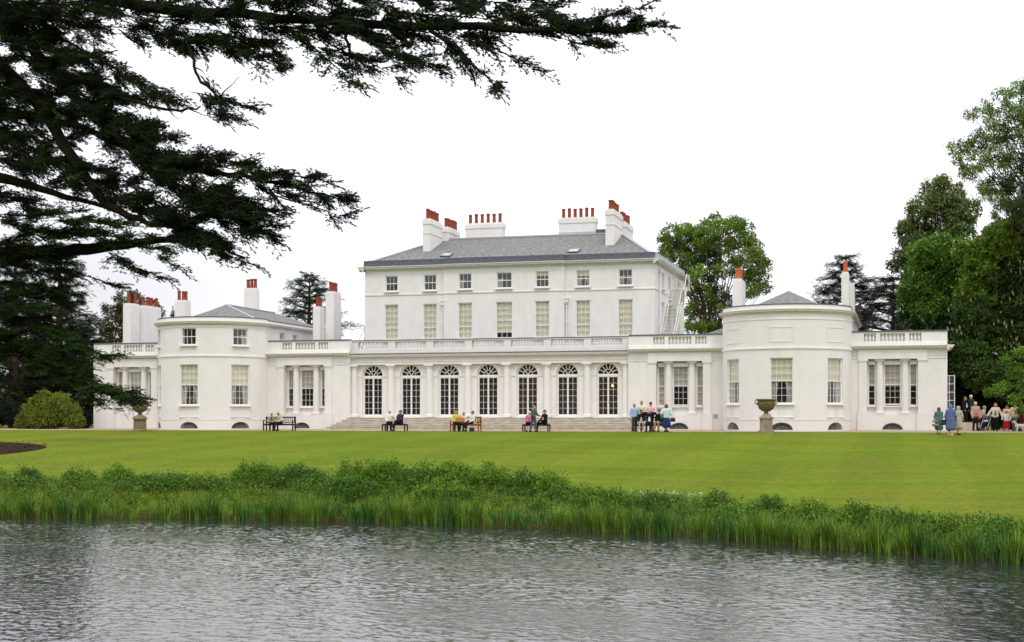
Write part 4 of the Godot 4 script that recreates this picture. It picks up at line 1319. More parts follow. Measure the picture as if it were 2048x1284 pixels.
const PADS := [   # from, to, radius, density, tone
		[Vector3(-11.79, 7.19, 69.95), Vector3(-9.58, 6.79, 70.37), 0.32, 1.00, 0],
		[Vector3(-9.58, 6.79, 70.37), Vector3(-7.19, 6.59, 70.74), 0.35, 1.00, 0],
		[Vector3(-7.19, 6.65, 70.74), Vector3(-5.06, 6.33, 70.67), 0.31, 1.00, 0],
		[Vector3(-5.06, 6.35, 70.67), Vector3(-3.74, 6.07, 70.82), 0.27, 1.00, 0],
		[Vector3(-4.07, 6.08, 70.91), Vector3(-3.10, 6.09, 70.95), 0.10, 1.30, 0],
		[Vector3(-3.81, 6.29, 70.84), Vector3(-3.39, 6.28, 71.03), 0.07, 1.20, 0],
		[Vector3(-11.41, 6.84, 69.84), Vector3(-9.95, 6.41, 70.47), 0.18, 1.00, 0],
		[Vector3(-9.95, 6.49, 70.47), Vector3(-8.79, 5.95, 70.67), 0.18, 0.90, 0],
		[Vector3(-8.51, 6.43, 70.59), Vector3(-7.37, 5.49, 71.21), 0.16, 0.90, 0],
		[Vector3(-8.00, 6.22, 70.66), Vector3(-6.84, 5.59, 71.16), 0.15, 0.90, 0],
		[Vector3(-7.47, 6.22, 70.82), Vector3(-6.30, 5.79, 70.91), 0.20, 0.80, 0],
		[Vector3(-6.98, 6.11, 70.68), Vector3(-6.41, 5.70, 71.04), 0.11, 0.80, 0],
		[Vector3(-6.30, 6.20, 70.70), Vector3(-5.31, 5.37, 71.05), 0.13, 1.00, 0],
		[Vector3(-5.90, 6.18, 70.80), Vector3(-4.78, 5.59, 70.90), 0.17, 0.35, 0],
		[Vector3(-4.56, 6.09, 70.63), Vector3(-3.84, 5.82, 70.85), 0.13, 0.90, 0],
		[Vector3(-10.03, 5.58, 71.01), Vector3(-9.22, 5.36, 71.10), 0.21, 0.90, 0],
		[Vector3(-9.97, 5.86, 70.89), Vector3(-9.70, 5.59, 71.02), 0.07, 0.50, 0],
		[Vector3(-9.73, 5.34, 71.03), Vector3(-9.29, 5.22, 71.12), 0.11, 0.80, 0],
		[Vector3(-15.10, 7.77, 68.79), Vector3(-12.10, 6.92, 70.03), 0.43, 0.55, 0],
		[Vector3(-15.27, 6.96, 68.84), Vector3(-12.25, 6.48, 70.07), 0.37, 0.60, 0],
		[Vector3(-13.84, 6.45, 69.48), Vector3(-11.79, 5.81, 69.95), 0.26, 0.70, 0],
		[Vector3(-11.87, 6.28, 69.97), Vector3(-10.89, 5.81, 70.22), 0.22, 0.45, 0],
		[Vector3(-15.27, 6.14, 68.84), Vector3(-12.60, 5.64, 69.65), 0.32, 0.75, 0],
		[Vector3(-12.99, 5.88, 69.76), Vector3(-11.15, 5.19, 70.29), 0.32, 0.95, 0],
		[Vector3(-15.27, 5.36, 68.84), Vector3(-13.44, 5.01, 69.37), 0.27, 0.80, 0],
		[Vector3(-12.60, 5.44, 69.65), Vector3(-10.17, 4.45, 70.53), 0.30, 0.90, 0],
		[Vector3(-11.00, 4.92, 70.25), Vector3(-8.94, 4.30, 71.02), 0.23, 0.95, 0],
		[Vector3(-11.56, 4.78, 69.88), Vector3(-9.36, 3.70, 70.83), 0.33, 0.85, 0],
		[Vector3(-9.27, 4.39, 71.01), Vector3(-7.76, 4.14, 71.32), 0.09, 1.20, 0],
		[Vector3(-9.13, 4.26, 70.97), Vector3(-7.48, 3.86, 71.34), 0.13, 1.20, 0],
		[Vector3(-8.94, 4.10, 71.02), Vector3(-7.59, 3.63, 71.27), 0.10, 0.90, 0],
		[Vector3(-8.75, 4.13, 71.18), Vector3(-8.34, 3.67, 71.37), 0.07, 0.70, 0],
		[Vector3(-11.71, 4.35, 69.93), Vector3(-9.95, 3.55, 70.47), 0.35, 1.00, 0],
		[Vector3(-10.24, 3.89, 70.55), Vector3(-8.88, 3.51, 70.90), 0.19, 1.10, 0],
		[Vector3(-10.93, 3.61, 70.23), Vector3(-9.71, 3.30, 70.61), 0.15, 0.90, 0],
		[Vector3(-13.89, 4.84, 68.98), Vector3(-11.90, 4.27, 69.46), 0.34, 0.70, 0],
		[Vector3(-12.11, 7.04, 69.72), Vector3(-10.26, 6.66, 70.04), 0.25, 1.00, 0],
		[Vector3(-10.31, 6.73, 69.95), Vector3(-8.92, 6.32, 70.39), 0.23, 1.00, 0],
		[Vector3(-9.00, 6.68, 70.21), Vector3(-7.26, 6.34, 70.55), 0.27, 1.00, 0],
		[Vector3(-7.48, 6.58, 70.41), Vector3(-5.75, 6.20, 70.55), 0.26, 1.00, 0],
		[Vector3(-5.88, 6.65, 70.38), Vector3(-4.36, 6.33, 70.58), 0.20, 1.00, 0],
		[Vector3(-11.79, 7.43, 69.95), Vector3(-7.99, 7.13, 69.93), 0.18, 1.00, 0],
		[Vector3(-7.99, 7.13, 69.93), Vector3(-4.70, 6.75, 70.05), 0.13, 1.00, 0],
		[Vector3(-15.23, 7.44, 68.62), Vector3(-13.20, 6.86, 69.30), 0.37, 0.80, 0],
		[Vector3(-13.52, 6.53, 69.39), Vector3(-11.97, 5.86, 69.79), 0.32, 1.00, 0],
		[Vector3(-12.82, 6.03, 69.61), Vector3(-10.98, 5.02, 70.14), 0.34, 1.00, 0],
		[Vector3(-12.05, 5.30, 69.81), Vector3(-10.26, 4.18, 70.35), 0.37, 1.00, 0],
		[Vector3(-10.80, 4.52, 70.29), Vector3(-8.98, 3.60, 70.93), 0.31, 1.00, 0],
		[Vector3(-15.19, 6.52, 68.82), Vector3(-13.36, 6.12, 69.35), 0.33, 0.90, 0],
		[Vector3(-15.19, 5.79, 68.82), Vector3(-13.20, 5.34, 69.30), 0.31, 0.90, 0],
		[Vector3(-13.96, 5.25, 69.30), Vector3(-11.97, 4.50, 69.79), 0.30, 0.80, 0],
		[Vector3(-11.20, 4.01, 70.20), Vector3(-9.73, 3.43, 70.72), 0.25, 1.00, 0],
		[Vector3(-15.19, 7.82, 68.82), Vector3(-13.60, 7.36, 69.41), 0.36, 0.90, 0],
		[Vector3(-13.24, 4.93, 69.52), Vector3(-11.31, 4.04, 70.02), 0.26, 0.70, 0],
		[Vector3(-9.93, 4.27, 70.67), Vector3(-8.80, 3.73, 70.98), 0.21, 0.90, 0],
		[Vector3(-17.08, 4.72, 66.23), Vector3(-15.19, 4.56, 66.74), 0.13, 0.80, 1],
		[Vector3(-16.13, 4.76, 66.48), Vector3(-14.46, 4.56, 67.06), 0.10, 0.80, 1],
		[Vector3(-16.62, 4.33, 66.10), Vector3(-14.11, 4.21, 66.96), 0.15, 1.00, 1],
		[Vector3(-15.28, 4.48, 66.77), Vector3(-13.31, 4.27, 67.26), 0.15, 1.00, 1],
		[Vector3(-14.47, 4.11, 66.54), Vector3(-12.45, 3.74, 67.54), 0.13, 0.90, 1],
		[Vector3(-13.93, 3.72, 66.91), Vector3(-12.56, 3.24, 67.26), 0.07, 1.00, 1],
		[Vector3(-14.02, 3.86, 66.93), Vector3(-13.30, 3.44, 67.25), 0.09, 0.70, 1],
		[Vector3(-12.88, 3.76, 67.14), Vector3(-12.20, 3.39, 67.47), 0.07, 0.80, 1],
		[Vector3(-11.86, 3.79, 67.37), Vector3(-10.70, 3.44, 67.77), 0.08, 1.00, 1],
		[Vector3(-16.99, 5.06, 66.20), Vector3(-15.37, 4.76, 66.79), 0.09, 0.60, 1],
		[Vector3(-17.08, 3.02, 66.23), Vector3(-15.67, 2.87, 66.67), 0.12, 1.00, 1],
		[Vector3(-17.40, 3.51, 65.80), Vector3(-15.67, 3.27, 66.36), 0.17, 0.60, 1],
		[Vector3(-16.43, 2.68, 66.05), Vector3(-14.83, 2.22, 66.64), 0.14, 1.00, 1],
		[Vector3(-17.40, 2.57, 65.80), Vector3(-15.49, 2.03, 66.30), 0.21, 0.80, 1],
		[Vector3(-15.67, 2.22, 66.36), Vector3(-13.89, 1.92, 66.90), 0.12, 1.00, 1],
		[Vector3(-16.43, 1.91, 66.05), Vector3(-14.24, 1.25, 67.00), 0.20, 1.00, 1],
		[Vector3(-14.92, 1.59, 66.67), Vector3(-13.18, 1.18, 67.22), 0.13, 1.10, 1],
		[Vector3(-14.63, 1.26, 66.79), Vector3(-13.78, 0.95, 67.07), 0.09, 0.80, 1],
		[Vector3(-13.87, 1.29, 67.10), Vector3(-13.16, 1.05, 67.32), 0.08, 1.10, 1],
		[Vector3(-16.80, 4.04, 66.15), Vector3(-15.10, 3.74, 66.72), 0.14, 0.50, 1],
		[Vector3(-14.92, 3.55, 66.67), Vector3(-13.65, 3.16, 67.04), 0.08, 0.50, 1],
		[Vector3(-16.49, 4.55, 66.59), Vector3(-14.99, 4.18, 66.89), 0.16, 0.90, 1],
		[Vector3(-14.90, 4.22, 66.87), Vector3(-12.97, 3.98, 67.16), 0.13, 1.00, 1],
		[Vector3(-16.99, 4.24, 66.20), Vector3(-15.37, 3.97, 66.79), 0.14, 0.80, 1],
		[Vector3(-17.40, 3.90, 65.80), Vector3(-14.91, 3.53, 66.35), 0.25, 0.70, 0],
		[Vector3(-17.46, 3.32, 65.71), Vector3(-15.36, 3.04, 66.17), 0.27, 0.80, 0],
		[Vector3(-17.46, 2.88, 65.71), Vector3(-15.54, 2.56, 66.22), 0.27, 0.80, 0],
		[Vector3(-17.46, 2.23, 65.71), Vector3(-15.06, 1.79, 66.29), 0.29, 0.90, 0],
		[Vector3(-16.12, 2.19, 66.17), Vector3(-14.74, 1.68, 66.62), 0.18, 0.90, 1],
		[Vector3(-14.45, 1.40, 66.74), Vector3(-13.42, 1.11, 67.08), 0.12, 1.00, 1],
		[Vector3(-16.72, 7.75, 67.17), Vector3(-14.52, 6.13, 67.59), 0.45, 0.80, 0],
		[Vector3(-16.72, 6.72, 67.17), Vector3(-15.04, 5.33, 67.74), 0.45, 0.80, 0],
		[Vector3(-16.72, 5.04, 67.17), Vector3(-15.04, 4.70, 67.74), 0.24, 0.70, 0],
		[Vector3(-12.88, 6.70, 69.21), Vector3(-11.28, 5.94, 69.60), 0.21, 0.80, 0],
		[Vector3(-15.91, 8.29, 67.98), Vector3(-12.41, 7.52, 69.08), 0.32, 0.80, 0],
		[Vector3(-14.74, 7.17, 68.17), Vector3(-13.00, 6.32, 68.73), 0.32, 0.80, 0],
		[Vector3(-18.15, 8.83, 68.60), Vector3(-12.17, 7.78, 70.05), 0.64, 0.40, 0],
		[Vector3(-12.17, 7.86, 70.05), Vector3(-6.92, 7.22, 70.66), 0.41, 0.40, 0],
		[Vector3(-19.78, 7.19, 68.02), Vector3(-15.44, 6.52, 68.89), 0.68, 0.50, 0],
		[Vector3(-20.54, 5.50, 67.19), Vector3(-15.76, 5.15, 68.46), 0.70, 0.50, 0],
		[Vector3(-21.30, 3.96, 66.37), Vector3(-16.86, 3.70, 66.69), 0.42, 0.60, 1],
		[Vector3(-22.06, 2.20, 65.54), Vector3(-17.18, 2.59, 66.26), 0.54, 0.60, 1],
		[Vector3(-19.33, 10.92, 67.89), Vector3(-11.79, 9.13, 69.95), 0.74, 0.30, 0],
]

func cedar() -> void:
	var t := node("cedar_tree", Vector3(-21.8, -0.9, 67.2))
	tag(t, "dark old cedar whose spreading branches overhang the pond from the left", "tree")
	var o := t.position
	var g := Geo.new()
	g.tube([Vector3(0, -0.5, 0), Vector3(0, 0.4, 0), Vector3(0.1, 3.0, 0.1), Vector3(0.3, 7.0, 0.2), Vector3(0.8, 12.0, 0.2), Vector3(1.0, 16.0, 0.0)], [0.95, 0.72, 0.6, 0.5, 0.32, 0.1], 14)
	part("trunk", g, M.cedar_bark, t)
	var limb_pts := []
	for l in LIMBS:
		var pts := []
		var rad := []
		var first: Vector3 = l[0][0]
		if l[0][1] > 0.1:
			pts.append(Vector3(0.3, clampf(first.y + 0.9 - 0.3, 1.5, 12.0), 0.1))
			rad.append(l[0][1] * 1.25)
		for i in l.size():
			var p: Vector3 = l[i][0] - o
			if i + 1 < l.size():
				var q: Vector3 = l[i + 1][0] - o
				for k in 4:
					pts.append(p.lerp(q, k / 4.0) + (rdir() * 0.035 if k > 0 else Vector3.ZERO))
					rad.append(lerpf(l[i][1], l[i + 1][1], k / 4.0))
			else:
				pts.append(p)
				rad.append(l[i][1])
		limb_pts.append_array(pts)
		var lg := Geo.new()
		lg.tube(pts, rad, 8)
		part("limb", lg, M.cedar_bark, t)
	var kinds := [sprig(38, 9, 0.32, 0.036, 0.008), sprig(34, 9, 0.26, 0.036, 0.008), sprig(34, 9, 0.38, 0.038, 0.008)]
	for c in PADS:
		var a: Vector3 = c[0] - o
		var b: Vector3 = c[1] - o
		var r: float = c[2]
		var ax := b - a
		var ln := ax.length()
		var dir := ax / ln
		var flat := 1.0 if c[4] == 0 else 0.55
		var n := int((ln + r) * r * 340.0 * c[3])
		var where := [[], [], []]
		var cols := [[], [], []]
		var tw := Geo.new()
		# small branches that carry the sprigs
		var m := maxi(3, int(ln / 0.16))
		var ends := []
		for i in m:
			var f: float = (i + rng.randf()) / m
			var p := a + ax * f + rdir() * r * 0.25
			var sd := dir.cross(Vector3.UP).normalized() * (1.0 if i % 2 else -1.0)
			var e: Vector3 = p + (dir * rng.randf_range(0.3, 1.0) + sd * rng.randf_range(0.2, 1.0) + Vector3(0, rng.randf_range(-0.75, 0.55) * flat, 0)).normalized() * r * rng.randf_range(0.6, 1.25)
			var mid: Vector3 = p.lerp(e, 0.5) + rdir() * r * 0.12
			ends.append([p, mid, e])
			tw.tube([p, mid, e], [0.012, 0.009, 0.004], 4)
		tw.tube([a - dir * r * 0.4, a.lerp(b, 0.33) + rdir() * r * 0.15, a.lerp(b, 0.66) + rdir() * r * 0.15, b], [0.003, 0.012, 0.01, 0.003], 5)
		for i in n:
			var e: Array = ends[rng.randi() % ends.size()]
			var f := rng.randf()
			var p: Vector3 = (e[0] as Vector3).lerp(e[1], f * 2.0) if f < 0.5 else (e[1] as Vector3).lerp(e[2], f * 2.0 - 1.0)
			p += rdir() * r * 0.16
			var d: Vector3 = (e[2] - e[0]).normalized() + dir * 0.5 + rdir() * Vector3(0.7, 0.35, 0.7)
			var k := rng.randi() % 3
			where[k].append(Transform3D(aim(d, rng.randf_range(-0.5, 0.5), rng.randf_range(0.6, 1.05)), p))
			var lit_young := rng.randf() < (0.62 if c[4] == 1 else 0.04)   # light from above put into the colour, along with younger shoots
			cols[k].append(tint(Color(0.065, 0.125, 0.024) if lit_young else Color(0.022, 0.037, 0.014), 0.35))
		var br := part("branch", tw, M.cedar_bark, t)
		for k in 3:
			if where[k].size():
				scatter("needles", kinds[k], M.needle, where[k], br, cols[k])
	# bare curling twigs among the branches
	var bt := Geo.new()
	for i in 130:
		var p: Vector3 = limb_pts[rng.randi() % limb_pts.size()]
		if p.x < 3.0 or p.x > 13.5:
			continue
		var d := (rdir() + Vector3(0.3, 0.1, 0)).normalized()
		var pts := [p]
		var q := p
		for k in 5:
			d = (d + rdir() * 0.45).normalized()
			q += d * rng.randf_range(0.05, 0.13)
			pts.append(q)
		bt.tube(pts, [0.012, 0.01, 0.008, 0.006, 0.005, 0.003], 4)
	tag(part("bare_twigs", bt, M.cedar_bark, t), "", "", "", "stuff")

# a far conifer: tiers of flat limbs
func conifer(called: String, label: String, group: String, base: Vector3, h: float, spread: float, tone: Color, start: float, flatness: float, dens: float, mesh: ArrayMesh, full := 1.7) -> void:
	var t := node(called, base)
	tag(t, label, "tree", group)
	var g := Geo.new()
	g.tube([Vector3(0, -0.4, 0), Vector3(0, h * 0.4, 0.1), Vector3(0.1, h * 0.98, 0)], [h * 0.035, h * 0.024, 0.03], 8)
	part("trunk", g, M.bark, t)
	var where := []
	var cols := []
	var tiers := int(h / 0.75)
	for i in tiers:
		var f := start + (1.0 - start) * (i + 0.5) / tiers
		var y := h * f
		var reach := spread * (1.0 - pow(maxf(0.0, (f - start) / (1.0 - start)), full)) * rng.randf_range(0.6, 1.15) + 0.35
		var lm := Geo.new()
		for k in 6:
			var a := TAU * k / 6.0 + i * 1.1 + rng.randf_range(-0.4, 0.4)
			var L := reach * rng.randf_range(0.55, 1.12)
			var e := Vector3(cos(a) * L, y + L * rng.randf_range(-0.16, 0.22), sin(a) * L)
			lm.tube([Vector3(0, y - 0.1, 0), Vector3(cos(a) * L * 0.5, y + L * 0.08, sin(a) * L * 0.5), e], [0.09, 0.055, 0.015], 4)
			var n := int(L * dens * 9.0) + 4
			for j in n:
				var u := 0.18 + 0.85 * sqrt(rng.randf())
				var p := Vector3(0, y, 0).lerp(e, u) + Vector3(rng.randfn(0, 0.32), rng.randfn(0, 0.12) + 0.06 * L * sin(u * PI), rng.randfn(0, 0.32)) * (0.5 + 0.3 * L * u * 0.6)
				where.append(Transform3D(aim(Vector3(cos(a), rng.randf_range(-0.3, 0.15) * flatness, sin(a)) + rdir() * 0.6, rng.randf_range(-0.4, 0.4), rng.randf_range(0.7, 1.25)), p))
				cols.append(tint(tone, 0.35))
		part("limb", lm, M.bark, t)
	scatter("crown", mesh, M.needle, where, t, cols)

func far_sprig() -> ArrayMesh:
	var g := Geo.new()
	for i in 22:
		var s := -1.0 if i % 2 else 1.0
		var z := 0.04 * i * 0.6
		var p := Vector3(rng.randf_range(-0.05, 0.05), rng.randf_range(-0.05, 0.05), z)
		var d := Vector3(s * rng.randf_range(0.4, 1.0), rng.randf_range(-0.25, 0.3), rng.randf_range(0.2, 0.9)).normalized()
		var side := d.cross(Vector3.UP + rdir() * 0.5).normalized() * 0.022
		g.tri(p - side, p + side, p + d * rng.randf_range(0.16, 0.34))
	return g.mesh()

func background_trees() -> void:
	var lf := leaf_cluster(14, 0.4, 0.27)
	var lf2 := leaf_cluster(12, 0.34, 0.24)
	var lf3 := leaf_cluster(12, 0.24, 0.17, 0.5)
	var fs := far_sprig()
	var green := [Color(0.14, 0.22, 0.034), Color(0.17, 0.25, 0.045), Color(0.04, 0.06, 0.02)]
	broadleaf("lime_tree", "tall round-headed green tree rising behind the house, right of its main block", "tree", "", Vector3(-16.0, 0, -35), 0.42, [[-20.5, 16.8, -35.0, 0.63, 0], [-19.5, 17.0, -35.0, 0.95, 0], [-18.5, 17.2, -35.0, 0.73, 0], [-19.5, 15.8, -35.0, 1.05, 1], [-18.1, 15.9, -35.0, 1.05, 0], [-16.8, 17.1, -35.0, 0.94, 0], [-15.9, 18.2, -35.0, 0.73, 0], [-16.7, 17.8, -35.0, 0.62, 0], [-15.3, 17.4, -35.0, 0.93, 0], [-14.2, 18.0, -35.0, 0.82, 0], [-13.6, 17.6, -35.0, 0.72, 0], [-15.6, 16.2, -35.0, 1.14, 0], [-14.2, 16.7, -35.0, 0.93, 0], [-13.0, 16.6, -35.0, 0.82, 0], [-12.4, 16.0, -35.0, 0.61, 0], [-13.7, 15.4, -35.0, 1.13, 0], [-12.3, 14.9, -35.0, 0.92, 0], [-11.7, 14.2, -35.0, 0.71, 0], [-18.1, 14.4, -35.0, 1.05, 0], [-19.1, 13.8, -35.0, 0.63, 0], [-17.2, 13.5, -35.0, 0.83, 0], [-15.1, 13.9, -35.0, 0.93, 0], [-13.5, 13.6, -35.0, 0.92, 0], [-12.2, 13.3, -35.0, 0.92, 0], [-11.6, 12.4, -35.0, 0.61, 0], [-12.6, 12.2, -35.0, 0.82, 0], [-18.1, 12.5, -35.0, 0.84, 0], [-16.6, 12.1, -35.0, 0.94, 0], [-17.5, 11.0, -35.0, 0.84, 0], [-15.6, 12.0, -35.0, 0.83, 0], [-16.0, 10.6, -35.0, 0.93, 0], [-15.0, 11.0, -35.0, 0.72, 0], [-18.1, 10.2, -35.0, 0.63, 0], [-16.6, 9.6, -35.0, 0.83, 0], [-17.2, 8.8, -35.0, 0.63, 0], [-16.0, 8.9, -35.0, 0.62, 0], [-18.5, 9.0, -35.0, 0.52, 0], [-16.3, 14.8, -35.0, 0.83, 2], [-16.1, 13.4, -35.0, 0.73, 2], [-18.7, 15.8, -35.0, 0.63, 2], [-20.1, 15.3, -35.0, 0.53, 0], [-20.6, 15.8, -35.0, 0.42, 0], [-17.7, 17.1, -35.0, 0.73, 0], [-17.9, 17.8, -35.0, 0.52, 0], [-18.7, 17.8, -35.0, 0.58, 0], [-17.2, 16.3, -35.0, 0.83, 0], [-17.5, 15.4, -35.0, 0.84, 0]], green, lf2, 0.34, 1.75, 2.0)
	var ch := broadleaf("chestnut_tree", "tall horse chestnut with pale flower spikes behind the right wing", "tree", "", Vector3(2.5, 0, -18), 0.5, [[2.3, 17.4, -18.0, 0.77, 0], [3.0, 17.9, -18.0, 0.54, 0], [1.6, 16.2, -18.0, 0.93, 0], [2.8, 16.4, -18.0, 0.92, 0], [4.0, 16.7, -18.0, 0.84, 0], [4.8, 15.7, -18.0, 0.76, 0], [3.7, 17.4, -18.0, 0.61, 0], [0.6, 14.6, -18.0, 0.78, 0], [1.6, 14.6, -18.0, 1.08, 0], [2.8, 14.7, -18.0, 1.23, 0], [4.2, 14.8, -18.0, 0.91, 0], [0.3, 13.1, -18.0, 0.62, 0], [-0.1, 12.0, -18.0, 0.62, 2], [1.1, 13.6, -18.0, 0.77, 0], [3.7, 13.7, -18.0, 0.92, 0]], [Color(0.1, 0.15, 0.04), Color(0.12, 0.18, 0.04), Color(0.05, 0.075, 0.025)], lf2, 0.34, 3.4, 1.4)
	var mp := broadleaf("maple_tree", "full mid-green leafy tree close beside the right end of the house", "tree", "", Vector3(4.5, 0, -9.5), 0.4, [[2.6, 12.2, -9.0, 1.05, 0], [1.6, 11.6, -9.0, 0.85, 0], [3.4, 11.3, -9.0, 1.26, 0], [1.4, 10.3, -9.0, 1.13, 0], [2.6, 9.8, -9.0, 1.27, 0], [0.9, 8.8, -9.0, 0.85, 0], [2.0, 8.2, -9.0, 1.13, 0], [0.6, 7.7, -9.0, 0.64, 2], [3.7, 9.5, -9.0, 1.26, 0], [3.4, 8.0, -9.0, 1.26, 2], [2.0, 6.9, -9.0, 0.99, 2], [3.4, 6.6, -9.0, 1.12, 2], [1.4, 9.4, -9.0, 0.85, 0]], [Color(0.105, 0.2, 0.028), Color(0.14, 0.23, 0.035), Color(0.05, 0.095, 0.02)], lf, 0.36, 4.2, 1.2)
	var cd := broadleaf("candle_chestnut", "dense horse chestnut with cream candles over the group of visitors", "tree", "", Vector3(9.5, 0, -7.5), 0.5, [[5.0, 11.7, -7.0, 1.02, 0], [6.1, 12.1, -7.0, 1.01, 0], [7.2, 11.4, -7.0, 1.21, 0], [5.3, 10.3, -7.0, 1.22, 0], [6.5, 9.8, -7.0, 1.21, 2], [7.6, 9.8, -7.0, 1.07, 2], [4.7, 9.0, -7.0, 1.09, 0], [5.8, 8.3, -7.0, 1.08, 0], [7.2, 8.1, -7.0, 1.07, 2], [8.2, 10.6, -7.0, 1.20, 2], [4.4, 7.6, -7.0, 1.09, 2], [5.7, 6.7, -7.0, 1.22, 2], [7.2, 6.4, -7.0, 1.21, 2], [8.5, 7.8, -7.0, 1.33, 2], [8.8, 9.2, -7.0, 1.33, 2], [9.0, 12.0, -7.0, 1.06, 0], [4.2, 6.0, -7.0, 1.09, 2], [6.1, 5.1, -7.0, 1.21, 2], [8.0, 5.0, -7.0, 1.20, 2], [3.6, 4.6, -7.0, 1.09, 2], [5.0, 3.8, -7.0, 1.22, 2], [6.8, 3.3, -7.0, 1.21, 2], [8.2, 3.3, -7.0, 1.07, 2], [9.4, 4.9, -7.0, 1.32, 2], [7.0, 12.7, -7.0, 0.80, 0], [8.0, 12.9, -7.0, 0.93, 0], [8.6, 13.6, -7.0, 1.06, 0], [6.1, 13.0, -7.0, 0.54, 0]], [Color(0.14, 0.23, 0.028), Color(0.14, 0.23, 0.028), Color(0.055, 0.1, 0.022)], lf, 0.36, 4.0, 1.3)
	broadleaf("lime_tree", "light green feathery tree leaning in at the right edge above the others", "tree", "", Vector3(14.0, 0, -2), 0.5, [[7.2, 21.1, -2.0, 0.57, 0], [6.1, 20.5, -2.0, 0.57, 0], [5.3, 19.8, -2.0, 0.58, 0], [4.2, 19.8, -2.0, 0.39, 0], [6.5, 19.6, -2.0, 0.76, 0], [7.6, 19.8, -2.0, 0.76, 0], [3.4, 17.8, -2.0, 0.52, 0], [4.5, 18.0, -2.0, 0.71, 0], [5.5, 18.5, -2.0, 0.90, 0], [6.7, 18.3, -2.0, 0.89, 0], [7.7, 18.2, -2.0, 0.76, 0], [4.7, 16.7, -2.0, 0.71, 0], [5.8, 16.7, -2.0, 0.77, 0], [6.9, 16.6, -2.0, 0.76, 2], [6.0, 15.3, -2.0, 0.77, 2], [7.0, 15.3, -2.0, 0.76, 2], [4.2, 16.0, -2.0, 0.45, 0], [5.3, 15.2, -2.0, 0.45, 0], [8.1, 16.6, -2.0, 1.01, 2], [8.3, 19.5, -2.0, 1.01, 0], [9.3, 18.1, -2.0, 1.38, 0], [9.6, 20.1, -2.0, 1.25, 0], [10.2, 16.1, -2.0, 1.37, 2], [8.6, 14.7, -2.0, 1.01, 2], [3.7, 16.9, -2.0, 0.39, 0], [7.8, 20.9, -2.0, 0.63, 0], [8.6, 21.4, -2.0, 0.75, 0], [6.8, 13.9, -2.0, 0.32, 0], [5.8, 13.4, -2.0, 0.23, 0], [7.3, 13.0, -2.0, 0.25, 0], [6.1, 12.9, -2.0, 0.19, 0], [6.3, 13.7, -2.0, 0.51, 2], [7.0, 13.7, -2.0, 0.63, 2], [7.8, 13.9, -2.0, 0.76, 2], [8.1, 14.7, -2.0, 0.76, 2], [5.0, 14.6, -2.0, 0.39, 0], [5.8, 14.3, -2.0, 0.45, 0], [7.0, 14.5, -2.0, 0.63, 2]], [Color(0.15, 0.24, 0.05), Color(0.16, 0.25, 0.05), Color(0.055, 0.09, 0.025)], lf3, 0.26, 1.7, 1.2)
	broadleaf("chestnut_sapling", "bright green low leafy bough hanging beside the visitors on the gravel", "tree", "", Vector3(9.0, 0, 3.5), 0.12, [[4.9, 2.2, 4.0, 0.16, 0], [5.5, 2.4, 4.0, 0.25, 0], [5.9, 2.7, 4.0, 0.19, 0], [6.4, 1.9, 4.0, 0.27, 0], [6.8, 2.7, 4.0, 0.27, 0], [6.3, 3.4, 4.0, 0.22, 0], [6.8, 3.7, 4.0, 0.24, 0], [6.7, 4.5, 4.0, 0.27, 0], [5.9, 4.1, 4.0, 0.16, 0], [7.2, 2.1, 4.0, 0.38, 0], [7.5, 4.1, 4.0, 0.43, 0], [6.6, 1.2, 4.0, 0.16, 0]], [Color(0.11, 0.21, 0.024), Color(0.11, 0.21, 0.024), Color(0.08, 0.16, 0.022)], lf3, 0.22, 3.2, 0.4)
	broadleaf("laurel_hedge", "dark evergreen shrubs with canopy shade painted into the leaves beside the stone steps", "shrubs", "", Vector3(6.0, 0, -8.5), 0.15, [[3.4, 1.3, -9.0, 0.45, 2], [4.1, 2.0, -9.0, 0.51, 2], [4.9, 1.6, -9.0, 0.57, 2], [5.8, 1.5, -9.0, 0.57, 2], [6.6, 1.1, -9.0, 0.57, 2], [7.5, 0.9, -9.0, 0.56, 2], [3.6, 3.0, -9.0, 0.58, 2], [4.5, 3.1, -9.0, 0.64, 2], [5.6, 2.8, -9.0, 0.70, 2], [6.8, 3.0, -9.0, 0.69, 2], [7.9, 2.3, -9.0, 0.69, 2], [4.1, 0.7, -9.0, 0.38, 0], [5.3, 0.7, -9.0, 0.38, 0], [6.3, 0.7, -9.0, 0.44, 0], [7.2, 0.5, -9.0, 0.38, 0], [8.0, 0.4, -9.0, 0.44, 2], [4.4, 2.3, -9.0, 0.83, 2], [6.0, 2.1, -9.0, 0.82, 2], [7.5, 1.9, -9.0, 0.88, 2], [5.2, 1.0, -9.0, 0.70, 2], [6.8, 0.8, -9.0, 0.69, 2], [3.6, 4.2, -9.0, 0.58, 2], [4.9, 4.3, -9.0, 0.64, 2], [6.1, 4.0, -9.0, 0.63, 2], [7.4, 4.1, -9.0, 0.63, 2]], [Color(0.05, 0.1, 0.02), Color(0.06, 0.12, 0.02), Color(0.012, 0.02, 0.01)], lf, 0.36, 5.0, 1.4)  # near-black clumps hold the darkness beneath the canopy in their leaf colour
